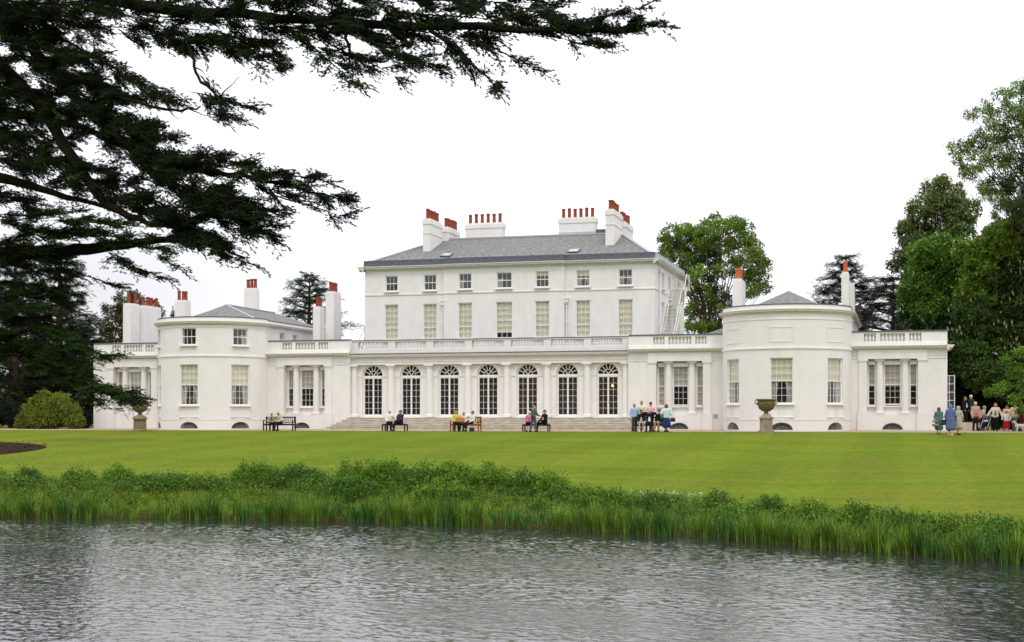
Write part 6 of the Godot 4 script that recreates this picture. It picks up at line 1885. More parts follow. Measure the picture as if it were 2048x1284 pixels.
# f: a figure's pose and clothes, described by a dictionary; local +z is the way the person faces
func person(f: Dictionary) -> Node3D:
	var at: Vector3 = f.at
	var o := node("person", at, deg_to_rad(f.get("yaw", 0.0)))
	tag(o, f.label, "person", f.get("group", ""))
	var sc: float = f.get("h", 1.68) / 1.7
	o.scale = Vector3.ONE * sc
	var sit: bool = f.get("sit", false)
	var lean: Vector3 = Vector3(f.get("side", 0.0), 1.0, f.get("lean", 0.0)).normalized()
	var P := Vector3(0, 0.53, -0.04) if sit else Vector3(0, 0.93, 0)
	var fat: float = f.get("fat", 1.0)
	var C := P + lean * 0.36
	var N := P + lean * 0.5
	var look: Vector3 = f.get("look", Vector3(0, 0, 1))
	var hd := N + (lean + Vector3(0, 1, 0)).normalized() * 0.15 + look * 0.02
	var sx := lean.cross(Vector3(0, 0, 1)).normalized()
	var rt := Vector3(sx.x, sx.y, 0).normalized()
	var cross: bool = f.get("crossed", false)
	var body := []
	var torso := []
	for s in [-1.0, 1.0]:
		torso.append([P + rt * 0.06 * s, P + lean * 0.17 + rt * 0.045 * s, 0.115 * fat, 0.1 * fat])
		torso.append([P + lean * 0.17 + rt * 0.045 * s, C + rt * 0.07 * s, 0.1 * fat, 0.108])
		torso.append([C + lean * 0.07, C + rt * 0.165 * s + lean * 0.085, 0.075, 0.055])
	var legs := []
	var shoes := []
	var arms := []
	var hands := []
	for i in 2:
		var s := -1.0 if i == 0 else 1.0
		var hip := P + rt * 0.085 * s
		var knee: Vector3
		var ank: Vector3
		if sit:
			knee = Vector3(0.11 * s, 0.52, 0.38)
			ank = Vector3(0.11 * s, 0.09, 0.4 + (0.08 if i == 0 else -0.02))
			if cross and i == 1:
				knee = Vector3(0.0, 0.63, 0.36)
				ank = Vector3(-0.14, 0.3, 0.52)
		else:
			var st: float = f.get("stride", 0.04) * s
			knee = Vector3(0.09 * s, 0.5, 0.03 + st)
			ank = Vector3(0.095 * s, 0.09, -0.03 + st * 1.8)
		legs.append([hip, knee, 0.082 * fat, 0.055])
		legs.append([knee, ank, 0.055, 0.038])
		shoes.append([ank + Vector3(0, -0.04, -0.03), ank + Vector3(0, -0.06, 0.13), 0.045, 0.034])
		var S := C + rt * 0.18 * s + lean * 0.08
		var W: Vector3 = f.get("hands", [Vector3(-0.25, 0.86, 0.1), Vector3(0.25, 0.86, 0.1)] if not sit else [Vector3(-0.12, 0.62, 0.28), Vector3(0.1, 0.62, 0.3)])[i]
		if (W - S).length() > 0.53:
			W = S + (W - S).normalized() * 0.53
		var E := elbow(S, W, 0.29, 0.26, Vector3(0.6 * s, -0.8, -0.5))
		arms.append([S, E, 0.052, 0.042])
		arms.append([E, W, 0.042, 0.03])
		var wd := (W - E).normalized()
		var hx := Vector3(0, 0, 1).cross(-wd).normalized() * s
		hands.append(Transform3D(Basis(hx, -wd, hx.cross(-wd)), W))
	body = torso + legs + shoes + arms + [[N - lean * 0.04, N + lean * 0.06, 0.055, 0.05]]
	var g := blob(body, 0.034, 0.04)
	g.paint(Color(1, 1, 1))
	var hb := Basis(Vector3.UP, deg_to_rad(f.get("turn", 0.0))) * Basis(Vector3.RIGHT, f.get("nod", 0.1))
	add_geo(g, head_geo, Transform3D(hb, hd))
	for t in hands:
		add_geo(g, hand_geo, t)
	o.set_meta("kind", "thing")
	part("body", g, f.get("skin", M.skin), o)
	# clothes
	var grow := func(list: Array, e: float) -> Array:
		var out := []
		for b in list:
			out.append([b[0], b[1], b[2] + e, b[3] + e])
		return out
	var top: Array = grow.call(torso, 0.028)
	if f.get("sleeves", true):
		top += grow.call(arms, 0.022)
	else:
		top += grow.call([arms[0], arms[2]], 0.022)
	if f.has("coat"):   # one garment from the shoulders to below the knee
		var hem: float = f.coat
		for s in [-1.0, 1.0]:
			top.append([P + rt * 0.07 * s, Vector3(0.1 * s, hem + 0.1, 0.0), 0.15 * fat, 0.17 * fat])
		part("coat", blob(top, 0.034, 0.05), cloth(f.top), o)
	else:
		part(f.get("top_name", "jacket"), blob(top, 0.034, 0.04), cloth(f.top), o)
		if f.has("open"):   # shirt showing down the front
			var sh := [[N + Vector3(0, -0.08, 0.045), P + Vector3(0, 0.1, 0.09 * fat), 0.07, 0.095 * fat]]
			part("shirt", blob(sh, 0.03, 0.03), cloth(f.open), o)
		if f.has("skirt"):
			var hem: float = f.skirt
			var sk := []
			if sit:
				for s in [-1.0, 1.0]:
					sk.append([P + rt * 0.07 * s, Vector3(0.1 * s, 0.53, 0.36), 0.13, 0.1])
					sk.append([Vector3(0.1 * s, 0.53, 0.36), Vector3(0.1 * s, 0.4, 0.4), 0.1, 0.09])
			else:
				for s in [-1.0, 1.0]:
					sk.append([P + rt * 0.05 * s + Vector3(0, 0.06, 0), Vector3(0.13 * s, hem + 0.12, 0.0), 0.12 * fat, 0.16])
			part("skirt", blob(sk, 0.034, 0.05), cloth(f.bottom), o)
		else:
			var tr: Array = grow.call(legs, 0.022)
			if f.get("shorts", false):
				tr = [tr[0], tr[2]]
			for s in [-1.0, 1.0]:
				tr.append([P + rt * 0.06 * s, P + rt * 0.06 * s + Vector3(0, 0.05, 0), 0.13 * fat, 0.125 * fat])
			part("trousers", blob(tr, 0.032, 0.03), cloth(f.bottom), o)
	for sh in shoes:
		part("shoe", blob([sh.slice(0, 2) + [sh[2] + 0.012, sh[3] + 0.012]], 0.022, 0.02), cloth(f.get("shoe", Color(0.02, 0.018, 0.018))), o)
	# hair or hat
	var style: String = f.get("hair", "short")
	var hbn := []
	var T := Transform3D(hb, hd)
	if style == "short" or style == "long" or style == "fringe":
		hbn = [[Vector3(0, 0.05, -0.03), Vector3(0, 0.055, 0.015), 0.092, 0.08], [Vector3(0, 0.0, -0.06), Vector3(0, -0.03, -0.06), 0.075, 0.055]]
		if style == "fringe":
			hbn = [[Vector3(-0.07, 0.0, -0.04), Vector3(0.07, 0.0, -0.04), 0.045, 0.045], [Vector3(0, 0.0, -0.08), Vector3(0, -0.03, -0.07), 0.04, 0.03]]
		if style == "long":
			for s in [-1.0, 1.0]:
				hbn.append([Vector3(0.06 * s, 0.02, -0.03), Vector3(0.07 * s, -0.1, -0.04), 0.055, 0.045])
	elif style == "hood" or style == "scarf":
		hbn = [[Vector3(0, 0.04, -0.03), Vector3(0, 0.045, 0.02), 0.108, 0.095], [Vector3(0, -0.02, -0.04), Vector3(0, -0.13, -0.03), 0.1, 0.095]]
		for s in [-1.0, 1.0]:
			hbn.append([Vector3(0.07 * s, 0.02, 0.0), Vector3(0.05 * s, -0.11, 0.03), 0.045, 0.045])
	if hbn.size():
		var tb := []
		for b in hbn:
			tb.append([T * (b[0] as Vector3), T * (b[1] as Vector3), b[2], b[3]])
		part({"hood": "hood", "scarf": "headscarf"}.get(style, "hair"), blob(tb, 0.026, 0.03), cloth(f.get("hcol", Color(0.1, 0.06, 0.03))), o)
	if style == "hat":
		var hg := Geo.new()
		hg.lathe([Vector2(0.19, -0.015), Vector2(0.18, 0.0), Vector2(0.105, 0.02), Vector2(0.1, 0.08), Vector2(0.06, 0.105), Vector2(0.0, 0.11)], 16)
		part("straw_hat", hg, cloth(f.get("hcol", Color(0.5, 0.38, 0.2))), o, Transform3D(hb * Basis(Vector3.RIGHT, 0.15), T * Vector3(0, 0.055, -0.01)))
	return o

func on_ground(x: float, z: float) -> Vector3:
	return Vector3(x, maxf(ground_y(x, z), -5.0) + (0.006 if z < EDGE else 0.0), z)

func bench(x: float, z: float, yaw: float, ln: float, m: Material, back: bool, label: String) -> void:
	var o := node("park_bench", on_ground(x, z), deg_to_rad(yaw))
	tag(o, label, "bench", "benches along the lawn edge")
	for i in 4:
		var g := Geo.new()
		g.span(Vector3(-ln * 0.5 + 0.02, 0.425, -0.22 + i * 0.125), Vector3(ln * 0.5 - 0.02, 0.45, -0.11 + i * 0.125))
		part("seat_slat", g, m, o)
	var r := Geo.new()
	r.span(Vector3(-ln * 0.5, 0.34, 0.2), Vector3(ln * 0.5, 0.42, 0.24))
	r.span(Vector3(-ln * 0.5, 0.34, -0.24), Vector3(ln * 0.5, 0.42, -0.2))
	part("rail", r, m, o)
	for s in [-1.0, 1.0]:
		for q in [[-0.25, 0.92 if back else 0.43], [0.26, 0.66 if back else 0.43]]:
			var g := Geo.new()
			g.span(Vector3(s * ln * 0.5 - 0.035, 0, q[0] - 0.03), Vector3(s * ln * 0.5 + 0.035, q[1], q[0] + 0.03))
			part("leg", g, m, o)
		if back:
			var a := Geo.new()
			a.span(Vector3(s * ln * 0.5 - 0.045, 0.64, -0.22), Vector3(s * ln * 0.5 + 0.045, 0.675, 0.32))
			part("armrest", a, m, o)
	if back:
		var t := Geo.new()
		t.span(Vector3(-ln * 0.5 + 0.036, 0.83, -0.27), Vector3(ln * 0.5 - 0.036, 0.91, -0.235))
		t.span(Vector3(-ln * 0.5 + 0.036, 0.5, -0.27), Vector3(ln * 0.5 - 0.036, 0.55, -0.235))
		part("back_rail", t, m, o)
		var n := int(ln / 0.14)
		for i in n:
			var g := Geo.new()
			var px := -ln * 0.5 + ln * (i + 0.5) / n
			g.span(Vector3(px - 0.025, 0.55, -0.262), Vector3(px + 0.025, 0.83, -0.243))
			part("back_slat", g, m, o)

func bag(called: String, at: Vector3, size: Vector3, m: Material, label: String, cat: String, yaw := 0.0) -> void:
	var o := node(called, at, yaw)
	tag(o, label, cat)
	var b := [[Vector3(-size.x * 0.3, size.y * 0.25, 0), Vector3(size.x * 0.3, size.y * 0.25, 0), size.z * 0.5, size.z * 0.5], [Vector3(-size.x * 0.33, size.y * 0.75, 0), Vector3(size.x * 0.33, size.y * 0.75, 0), size.z * 0.36, size.z * 0.36]]
	part("bag_body", blob(b, 0.025, 0.05), m, o)
	var h := Geo.new()
	h.tube([Vector3(-size.x * 0.25, size.y * 0.85, 0), Vector3(-size.x * 0.15, size.y * 1.35, 0), Vector3(size.x * 0.15, size.y * 1.35, 0), Vector3(size.x * 0.25, size.y * 0.85, 0)], [0.012, 0.01, 0.01, 0.012], 5)
	part("strap", h, m, o)

func people() -> void:
	make_head()
	var Z := 6.15
	bench(-38.94, Z, 4, 2.0, M.dark_wood, true, "leftmost dark wooden bench with slatted back under two people in beige")
	person({"at": on_ground(-39.5, Z), "yaw": 25.0, "sit": true, "h": 1.6, "lean": 0.42, "turn": 30.0, "nod": 0.3, "top": Color(0.38, 0.32, 0.24), "open": Color(0.12, 0.04, 0.03), "bottom": Color(0.015, 0.015, 0.025), "hair": "short", "hcol": Color(0.38, 0.36, 0.33), "label": "person with grey hair and beige jacket hunched on the leftmost bench"})
	person({"at": on_ground(-38.85, Z), "yaw": -22.0, "sit": true, "h": 1.66, "lean": 0.3, "side": -0.15, "turn": -20.0, "nod": 0.25, "top": Color(0.5, 0.45, 0.38), "bottom": Color(0.018, 0.015, 0.03), "hair": "hat", "hcol": Color(0.55, 0.42, 0.24), "label": "person in a straw hat and pale jacket sitting on the leftmost bench"})
	bench(-30.95, Z, 0, 1.5, M.dark_wood, false, "backless dark bench by the steps under a bald person and one in purple")
	person({"at": on_ground(-31.3, Z), "yaw": 15.0, "sit": true, "h": 1.74, "lean": 0.02, "top": Color(0.68, 0.66, 0.6), "top_name": "shirt", "bottom": Color(0.015, 0.016, 0.025), "hair": "bald", "hands": [Vector3(-0.12, 0.62, 0.3), Vector3(0.45, 0.68, 0.2)], "label": "bald person in a white shirt sitting on the backless bench"})
	person({"at": on_ground(-30.6, Z), "yaw": -20.0, "sit": true, "h": 1.72, "turn": -30.0, "crossed": true, "top": Color(0.045, 0.025, 0.05), "bottom": Color(0.02, 0.018, 0.022), "hair": "short", "hcol": Color(0.07, 0.045, 0.025), "hands": [Vector3(-0.1, 0.7, 0.26), Vector3(0.05, 0.7, 0.3)], "label": "person with brown hair in a dark purple jacket sitting with crossed legs"})
	bench(-26.23, Z, -2, 1.85, M.teak, true, "orange teak bench with three people in front of the middle door")
	person({"at": on_ground(-26.85, Z), "yaw": 20.0, "sit": true, "h": 1.7, "lean": 0.1, "top": Color(0.5, 0.5, 0.06), "open": Color(0.5, 0.45, 0.4), "bottom": Color(0.015, 0.012, 0.015), "hair": "short", "hcol": Color(0.22, 0.17, 0.1), "label": "person in a lime yellow jacket sitting at the end of the teak bench"})
	person({"at": on_ground(-26.3, Z), "yaw": -12.0, "sit": true, "h": 1.52, "lean": 0.1, "side": -0.1, "top": Color(0.62, 0.48, 0.4), "bottom": Color(0.015, 0.012, 0.015), "hair": "short", "hcol": Color(0.12, 0.07, 0.04), "label": "small person in a pale pink top between two others on the teak bench"})
	person({"at": on_ground(-25.8, Z), "yaw": -28.0, "sit": true, "h": 1.64, "turn": -30.0, "crossed": true, "top": Color(0.62, 0.58, 0.52), "bottom": Color(0.03, 0.022, 0.025), "hair": "short", "hcol": Color(0.08, 0.06, 0.045), "label": "person in a cream jacket with crossed legs on the teak bench"})
	bag("striped_bag", on_ground(-26.5, Z + 0.3) + Vector3(0, 0.56, 0), Vector3(0.55, 0.3, 0.22), M.basket, "orange striped bag held on a lap on the teak bench", "bag")
	bag("handbag", on_ground(-25.75, Z + 0.25), Vector3(0.32, 0.24, 0.16), M.black_leather, "dark bag on the gravel under the teak bench", "handbag")
	bench(-21.65, Z, 0, 1.6, M.dark_wood, false, "dark bench behind the person in a bright pink jacket")
	person({"at": on_ground(-22.1, Z), "yaw": 8.0, "sit": true, "h": 1.62, "top": Color(0.55, 0.16, 0.25), "bottom": Color(0.012, 0.012, 0.022), "skirt": 0.45, "hair": "short", "hcol": Color(0.7, 0.68, 0.64), "hands": [Vector3(-0.1, 0.62, 0.22), Vector3(0.1, 0.62, 0.22)], "label": "white-haired person in a pink jacket sitting on a dark bench"})
	person({"at": on_ground(-21.7, Z + 0.55), "yaw": 70.0, "h": 1.62, "lean": 0.1, "stride": 0.09, "top": Color(0.07, 0.11, 0.11), "bottom": Color(0.1, 0.1, 0.13), "hair": "short", "hcol": Color(0.3, 0.2, 0.1), "hands": [Vector3(-0.2, 1.0, 0.3), Vector3(0.2, 1.05, 0.36)], "label": "person in a grey-green jacket standing over the one in a dark suit"})
	person({"at": on_ground(-21.15, Z), "yaw": -38.0, "sit": true, "h": 1.72, "crossed": true, "top": Color(0.012, 0.012, 0.02), "open": Color(0.65, 0.62, 0.6), "bottom": Color(0.015, 0.015, 0.02), "hair": "short", "hcol": Color(0.05, 0.035, 0.03), "label": "person in a dark suit and white shirt sitting with crossed legs"})
	bench(-14.55, Z, 0, 1.9, M.dark_wood, true, "dark bench crowded by a group right of the steps")
	person({"at": on_ground(-15.75, 4.9), "yaw": 30.0, "h": 1.7, "turn": 20.0, "top": Color(0.32, 0.42, 0.6), "top_name": "shirt", "bottom": Color(0.08, 0.08, 0.09), "hair": "short", "hcol": Color(0.3, 0.28, 0.26), "label": "person in a light blue shirt standing leftmost behind the crowded bench"})
	person({"at": on_ground(-15.35, 4.6), "yaw": -15.0, "h": 1.85, "top": Color(0.66, 0.6, 0.46), "top_name": "shirt", "sleeves": false, "bottom": Color(0.3, 0.26, 0.2), "hair": "short", "hcol": Color(0.25, 0.2, 0.13), "hands": [Vector3(-0.12, 1.12, 0.26), Vector3(0.2, 1.05, 0.2)], "label": "tall person in a cream shirt standing behind the crowded bench"})
	person({"at": on_ground(-14.7, 4.9), "yaw": -10.0, "h": 1.78, "lean": 0.12, "nod": 0.35, "top": Color(0.68, 0.42, 0.48), "top_name": "shirt", "bottom": Color(0.1, 0.1, 0.12), "hair": "short", "hcol": Color(0.04, 0.03, 0.03), "hands": [Vector3(-0.15, 1.1, 0.26), Vector3(0.18, 1.1, 0.26)], "label": "dark-haired person in a pink shirt standing behind the crowded bench"})
	person({"at": on_ground(-15.1, Z), "yaw": 12.0, "sit": true, "h": 1.72, "nod": 0.3, "shorts": true, "top": Color(0.016, 0.013, 0.02), "open": Color(0.4, 0.38, 0.38), "bottom": Color(0.42, 0.36, 0.28), "shoe": Color(0.7, 0.7, 0.7), "hair": "short", "hcol": Color(0.06, 0.035, 0.03), "label": "person in a black jacket and beige shorts on the crowded bench"})
	person({"at": on_ground(-14.58, Z), "yaw": 0.0, "sit": true, "h": 1.76, "top": Color(0.014, 0.016, 0.026), "open": Color(0.7, 0.7, 0.74), "bottom": Color(0.02, 0.022, 0.03), "hair": "bald", "hands": [Vector3(-0.12, 1.12, 0.08), Vector3(0.12, 1.12, 0.08)], "label": "bald person in a dark jacket with hands raised on the crowded bench"})
	person({"at": on_ground(-13.98, Z), "yaw": -15.0, "sit": true, "h": 1.74, "lean": 0.1, "nod": 0.25, "top": Color(0.012, 0.018, 0.016), "bottom": Color(0.27, 0.2, 0.1), "hair": "short", "hcol": Color(0.05, 0.025, 0.02), "shoe": Color(0.1, 0.05, 0.03), "label": "dark-haired person in a black top and khaki trousers on the crowded bench"})
	person({"at": on_ground(-13.5, Z + 0.35), "yaw": 185.0, "h": 1.66, "top": Color(0.5, 0.64, 0.68), "skirt": 0.28, "bottom": Color(0.022, 0.038, 0.14), "hair": "long", "hcol": Color(0.24, 0.07, 0.02), "hands": [Vector3(-0.16, 1.0, 0.24), Vector3(0.3, 0.95, 0.05)], "label": "red-haired person in a pale blue cardigan and long navy skirt seen from behind"})
	bag("handbag", on_ground(-13.12, Z + 0.35) + Vector3(0, 0.62, 0), Vector3(0.3, 0.24, 0.15), M.black_leather, "black handbag hanging beside the long navy skirt", "handbag")
	# visitors at the right end
	person({"at": on_ground(2.1, 7.9), "yaw": -12.0, "h": 1.5, "nod": 0.3, "coat": 0.32, "top": Color(0.07, 0.15, 0.15), "hair": "scarf", "hcol": Color(0.14, 0.05, 0.05), "hands": [Vector3(-0.2, 0.95, 0.2), Vector3(0.18, 0.85, 0.18)], "shoe": Color(0.1, 0.06, 0.05), "label": "person in a teal coat and dark headscarf standing at the lawn's edge"})
	bag("shopping_bag", on_ground(1.9, 8.12) + Vector3(0, 0.42, 0), Vector3(0.36, 0.42, 0.16), M.patterned, "pale patterned shopping bag carried by the person in teal", "bag")
	person({"at": on_ground(2.66, 9.9), "yaw": 168.0, "h": 1.72, "stride": 0.06, "coat": 0.36, "top": Color(0.1, 0.13, 0.28), "hair": "hood", "hcol": Color(0.13, 0.18, 0.36), "shoe": Color(0.5, 0.4, 0.35), "label": "person in a blue raincoat with the hood up walking away over the lawn"})
	bag("handbag", on_ground(2.3, 9.9) + Vector3(0, 0.62, 0), Vector3(0.4, 0.3, 0.17), M.black_leather, "large black handbag swinging behind the blue raincoat", "handbag", 0.4)
	person({"at": on_ground(3.12, 8.3), "yaw": 150.0, "h": 1.58, "coat": 0.36, "top": Color(0.4, 0.37, 0.28), "hair": "scarf", "hcol": Color(0.36, 0.36, 0.22), "hands": [Vector3(-0.2, 0.9, 0.2), Vector3(0.2, 0.95, 0.25)], "label": "person in a beige raincoat and headscarf seen from behind"})
	bag("handbag", on_ground(2.85, 8.5) + Vector3(0, 0.5, 0), Vector3(0.26, 0.34, 0.14), M.black_leather, "small dark bag hanging between the blue and beige raincoats", "handbag")
	var s0 := node("stone_steps", Vector3(3.9, 0, -2.6))
	tag(s0, "short flight of pale stone steps at the right end of the house", "steps")
	for i in 3:
		var g := Geo.new()
		g.span(Vector3(-1.0, 0.16 * i - (0.3 if i == 0 else 0.0), -1.6), Vector3(0.9, 0.16 * (i + 1), 0.9 - 0.36 * i))
		part("step", g, M.step_stone, s0)
	person({"at": Vector3(3.95, 0.48, -2.9), "yaw": 60.0, "h": 1.62, "turn": 20.0, "top": Color(0.012, 0.013, 0.016), "open": Color(0.6, 0.6, 0.62), "bottom": Color(0.012, 0.012, 0.016), "hair": "short", "hcol": Color(0.12, 0.08, 0.05), "label": "person in a black suit on the stone steps holding white paper"})
	person({"at": Vector3(4.32, 0.48, -3.0), "yaw": -50.0, "h": 1.72, "top": Color(0.02, 0.05, 0.045), "bottom": Color(0.012, 0.012, 0.016), "hair": "short", "hcol": Color(0.6, 0.58, 0.55), "label": "white-haired person in a dark green jacket on the stone steps"})
	person({"at": on_ground(4.39, 1.0), "yaw": 12.0, "h": 1.74, "fat": 1.15, "top": Color(0.4, 0.3, 0.2), "open": Color(0.55, 0.16, 0.13), "bottom": Color(0.03, 0.012, 0.018), "hair": "short", "hcol": Color(0.6, 0.55, 0.46), "hands": [Vector3(-0.22, 0.86, 0.16), Vector3(0.2, 0.85, 0.1)], "label": "stout person in a tan jacket and salmon shirt standing on the gravel"})
	person({"at": on_ground(4.78, -0.6), "yaw": 110.0, "h": 1.55, "lean": 0.45, "top": Color(0.36, 0.32, 0.23), "bottom": Color(0.02, 0.02, 0.026), "hair": "short", "hcol": Color(0.3, 0.26, 0.2), "label": "person in a beige jacket stooping over the pushchair"})
	pushchair()
	person({"at": on_ground(5.5, 1.5), "yaw": -6.0, "h": 1.66, "top": Color(0.7, 0.62, 0.5), "open": Color(0.16, 0.25, 0.06), "bottom": Color(0.012, 0.012, 0.014), "hair": "long", "hcol": Color(0.3, 0.2, 0.1), "hands": [Vector3(-0.42, 0.98, 0.2), Vector3(0.42, 0.82, 0.12)], "label": "fair-haired person in a cream jacket over a green top pushing a pushchair"})
	person({"at": on_ground(6.2, 0.2), "yaw": 12.0, "h": 1.56, "lean": 0.3, "nod": 0.4, "top": Color(0.6, 0.42, 0.3), "bottom": Color(0.4, 0.3, 0.22), "hair": "short", "hcol": Color(0.06, 0.035, 0.03), "hands": [Vector3(-0.15, 0.95, 0.35), Vector3(0.15, 0.95, 0.35)], "label": "person in a peach jacket leaning over a child in red"})
	person({"at": on_ground(6.1, 1.8), "yaw": -10.0, "h": 1.2, "top": Color(0.7, 0.68, 0.68), "skirt": 0.28, "bottom": Color(0.45, 0.012, 0.02), "hair": "short", "hcol": Color(0.16, 0.05, 0.03), "shoe": Color(0.6, 0.5, 0.45), "hands": [Vector3(-0.35, 1.0, 0.1), Vector3(0.3, 0.95, 0.1)], "label": "child in a white top and bright red skirt"})
	person({"at": on_ground(6.58, 1.5), "yaw": 160.0, "h": 1.66, "top": Color(0.58, 0.5, 0.3), "bottom": Color(0.16, 0.16, 0.17), "hair": "short", "hcol": Color(0.4, 0.33, 0.2), "label": "person in a pale yellow jacket and grey trousers seen from behind"})
	person({"at": on_ground(6.92, 2.0), "yaw": 70.0, "h": 1.64, "lean": 0.25, "top": Color(0.09, 0.015, 0.03), "bottom": Color(0.07, 0.015, 0.025), "hair": "short", "hcol": Color(0.12, 0.06, 0.03), "hands": [Vector3(-0.1, 0.9, 0.45), Vector3(0.1, 0.9, 0.45)], "label": "person in burgundy bending toward the white dog"})
	person({"at": on_ground(7.32, 0.6), "yaw": -90.0, "h": 1.68, "top": Color(0.4, 0.3, 0.2), "bottom": Color(0.3, 0.22, 0.14), "hair": "short", "hcol": Color(0.2, 0.14, 0.08), "label": "person in tan clothes at the right edge of the picture"})
	dog()

func pushchair() -> void:
	var o := node("pushchair", on_ground(4.98, 1.0), deg_to_rad(-25.0))
	tag(o, "dark blue pushchair with a pale hood standing on the gravel", "pushchair")
	var f := Geo.new()
	for s in [-0.22, 0.22]:
		f.tube([Vector3(s, 0.12, 0.36), Vector3(s, 0.5, 0.05), Vector3(s, 0.98, -0.4)], [0.014, 0.014, 0.014], 6)
		f.tube([Vector3(s, 0.12, -0.3), Vector3(s, 0.55, 0.0)], [0.013, 0.013], 6)
	f.tube([Vector3(-0.22, 0.98, -0.4), Vector3(0.22, 0.98, -0.4)], [0.016, 0.016], 6)
	part("frame", f, M.rail, o)
	for s in [-0.25, 0.25]:
		for z in [0.36, -0.3]:
			var w := Geo.new()
			w.tube([Vector3(s - 0.02, 0.11, z), Vector3(s + 0.02, 0.11, z)], [0.11, 0.11], 14)
			w.tube([Vector3(s - 0.025, 0.11, z), Vector3(s + 0.025, 0.11, z)], [0.05, 0.02], 8)
			part("wheel", w, M.black_leather, o)
	part("seat", blob([[Vector3(0, 0.42, 0.2), Vector3(0, 0.4, -0.02), 0.15, 0.17], [Vector3(0, 0.45, -0.05), Vector3(0, 0.75, -0.22), 0.16, 0.17], [Vector3(0, 0.35, 0.25), Vector3(0, 0.2, 0.38), 0.1, 0.06]], 0.03, 0.05), cloth(Color(0.012, 0.014, 0.035)), o)
	part("hood", blob([[Vector3(-0.08, 0.86, -0.2), Vector3(0.08, 0.86, -0.2), 0.17, 0.17], [Vector3(0, 0.84, -0.05), Vector3(0, 0.84, -0.2), 0.15, 0.18]], 0.03, 0.05), cloth(Color(0.12, 0.13, 0.15)), o)
	part("blanket", blob([[Vector3(-0.06, 0.55, 0.12), Vector3(0.08, 0.6, 0.02), 0.07, 0.08]], 0.025, 0.03), cloth(Color(0.6, 0.6, 0.65)), o)

func dog() -> void:
	var o := node("dog", on_ground(6.75, 3.0), deg_to_rad(-70.0))
	tag(o, "small white dog standing on the gravel at the right edge", "dog")
	var b := [[Vector3(0, 0.34, 0.17), Vector3(0, 0.36, -0.16), 0.115, 0.09], [Vector3(0, 0.4, 0.2), Vector3(0, 0.54, 0.3), 0.07, 0.06], [Vector3(0, 0.57, 0.32), Vector3(0, 0.58, 0.36), 0.075, 0.065], [Vector3(0, 0.55, 0.4), Vector3(0, 0.54, 0.46), 0.04, 0.028], [Vector3(0, 0.42, -0.24), Vector3(0, 0.58, -0.33), 0.025, 0.018]]
	for s in [-1.0, 1.0]:
		b.append([Vector3(0.065 * s, 0.32, 0.17), Vector3(0.07 * s, 0.16, 0.15), 0.05, 0.032])
		b.append([Vector3(0.07 * s, 0.16, 0.15), Vector3(0.07 * s, 0.03, 0.18), 0.032, 0.028])
		b.append([Vector3(0.06 * s, 0.34, -0.18), Vector3(0.07 * s, 0.2, -0.12), 0.065, 0.042])
		b.append([Vector3(0.07 * s, 0.2, -0.12), Vector3(0.07 * s, 0.14, -0.24), 0.038, 0.028])
		b.append([Vector3(0.07 * s, 0.14, -0.24), Vector3(0.07 * s, 0.03, -0.2), 0.028, 0.028])
		b.append([Vector3(0.06 * s, 0.62, 0.3), Vector3(0.085 * s, 0.56, 0.3), 0.022, 0.018])
	var g := blob(b, 0.02, 0.03)
	g.paint(Color(1, 1, 1))
	part("body", g, M.dog_fur, o)

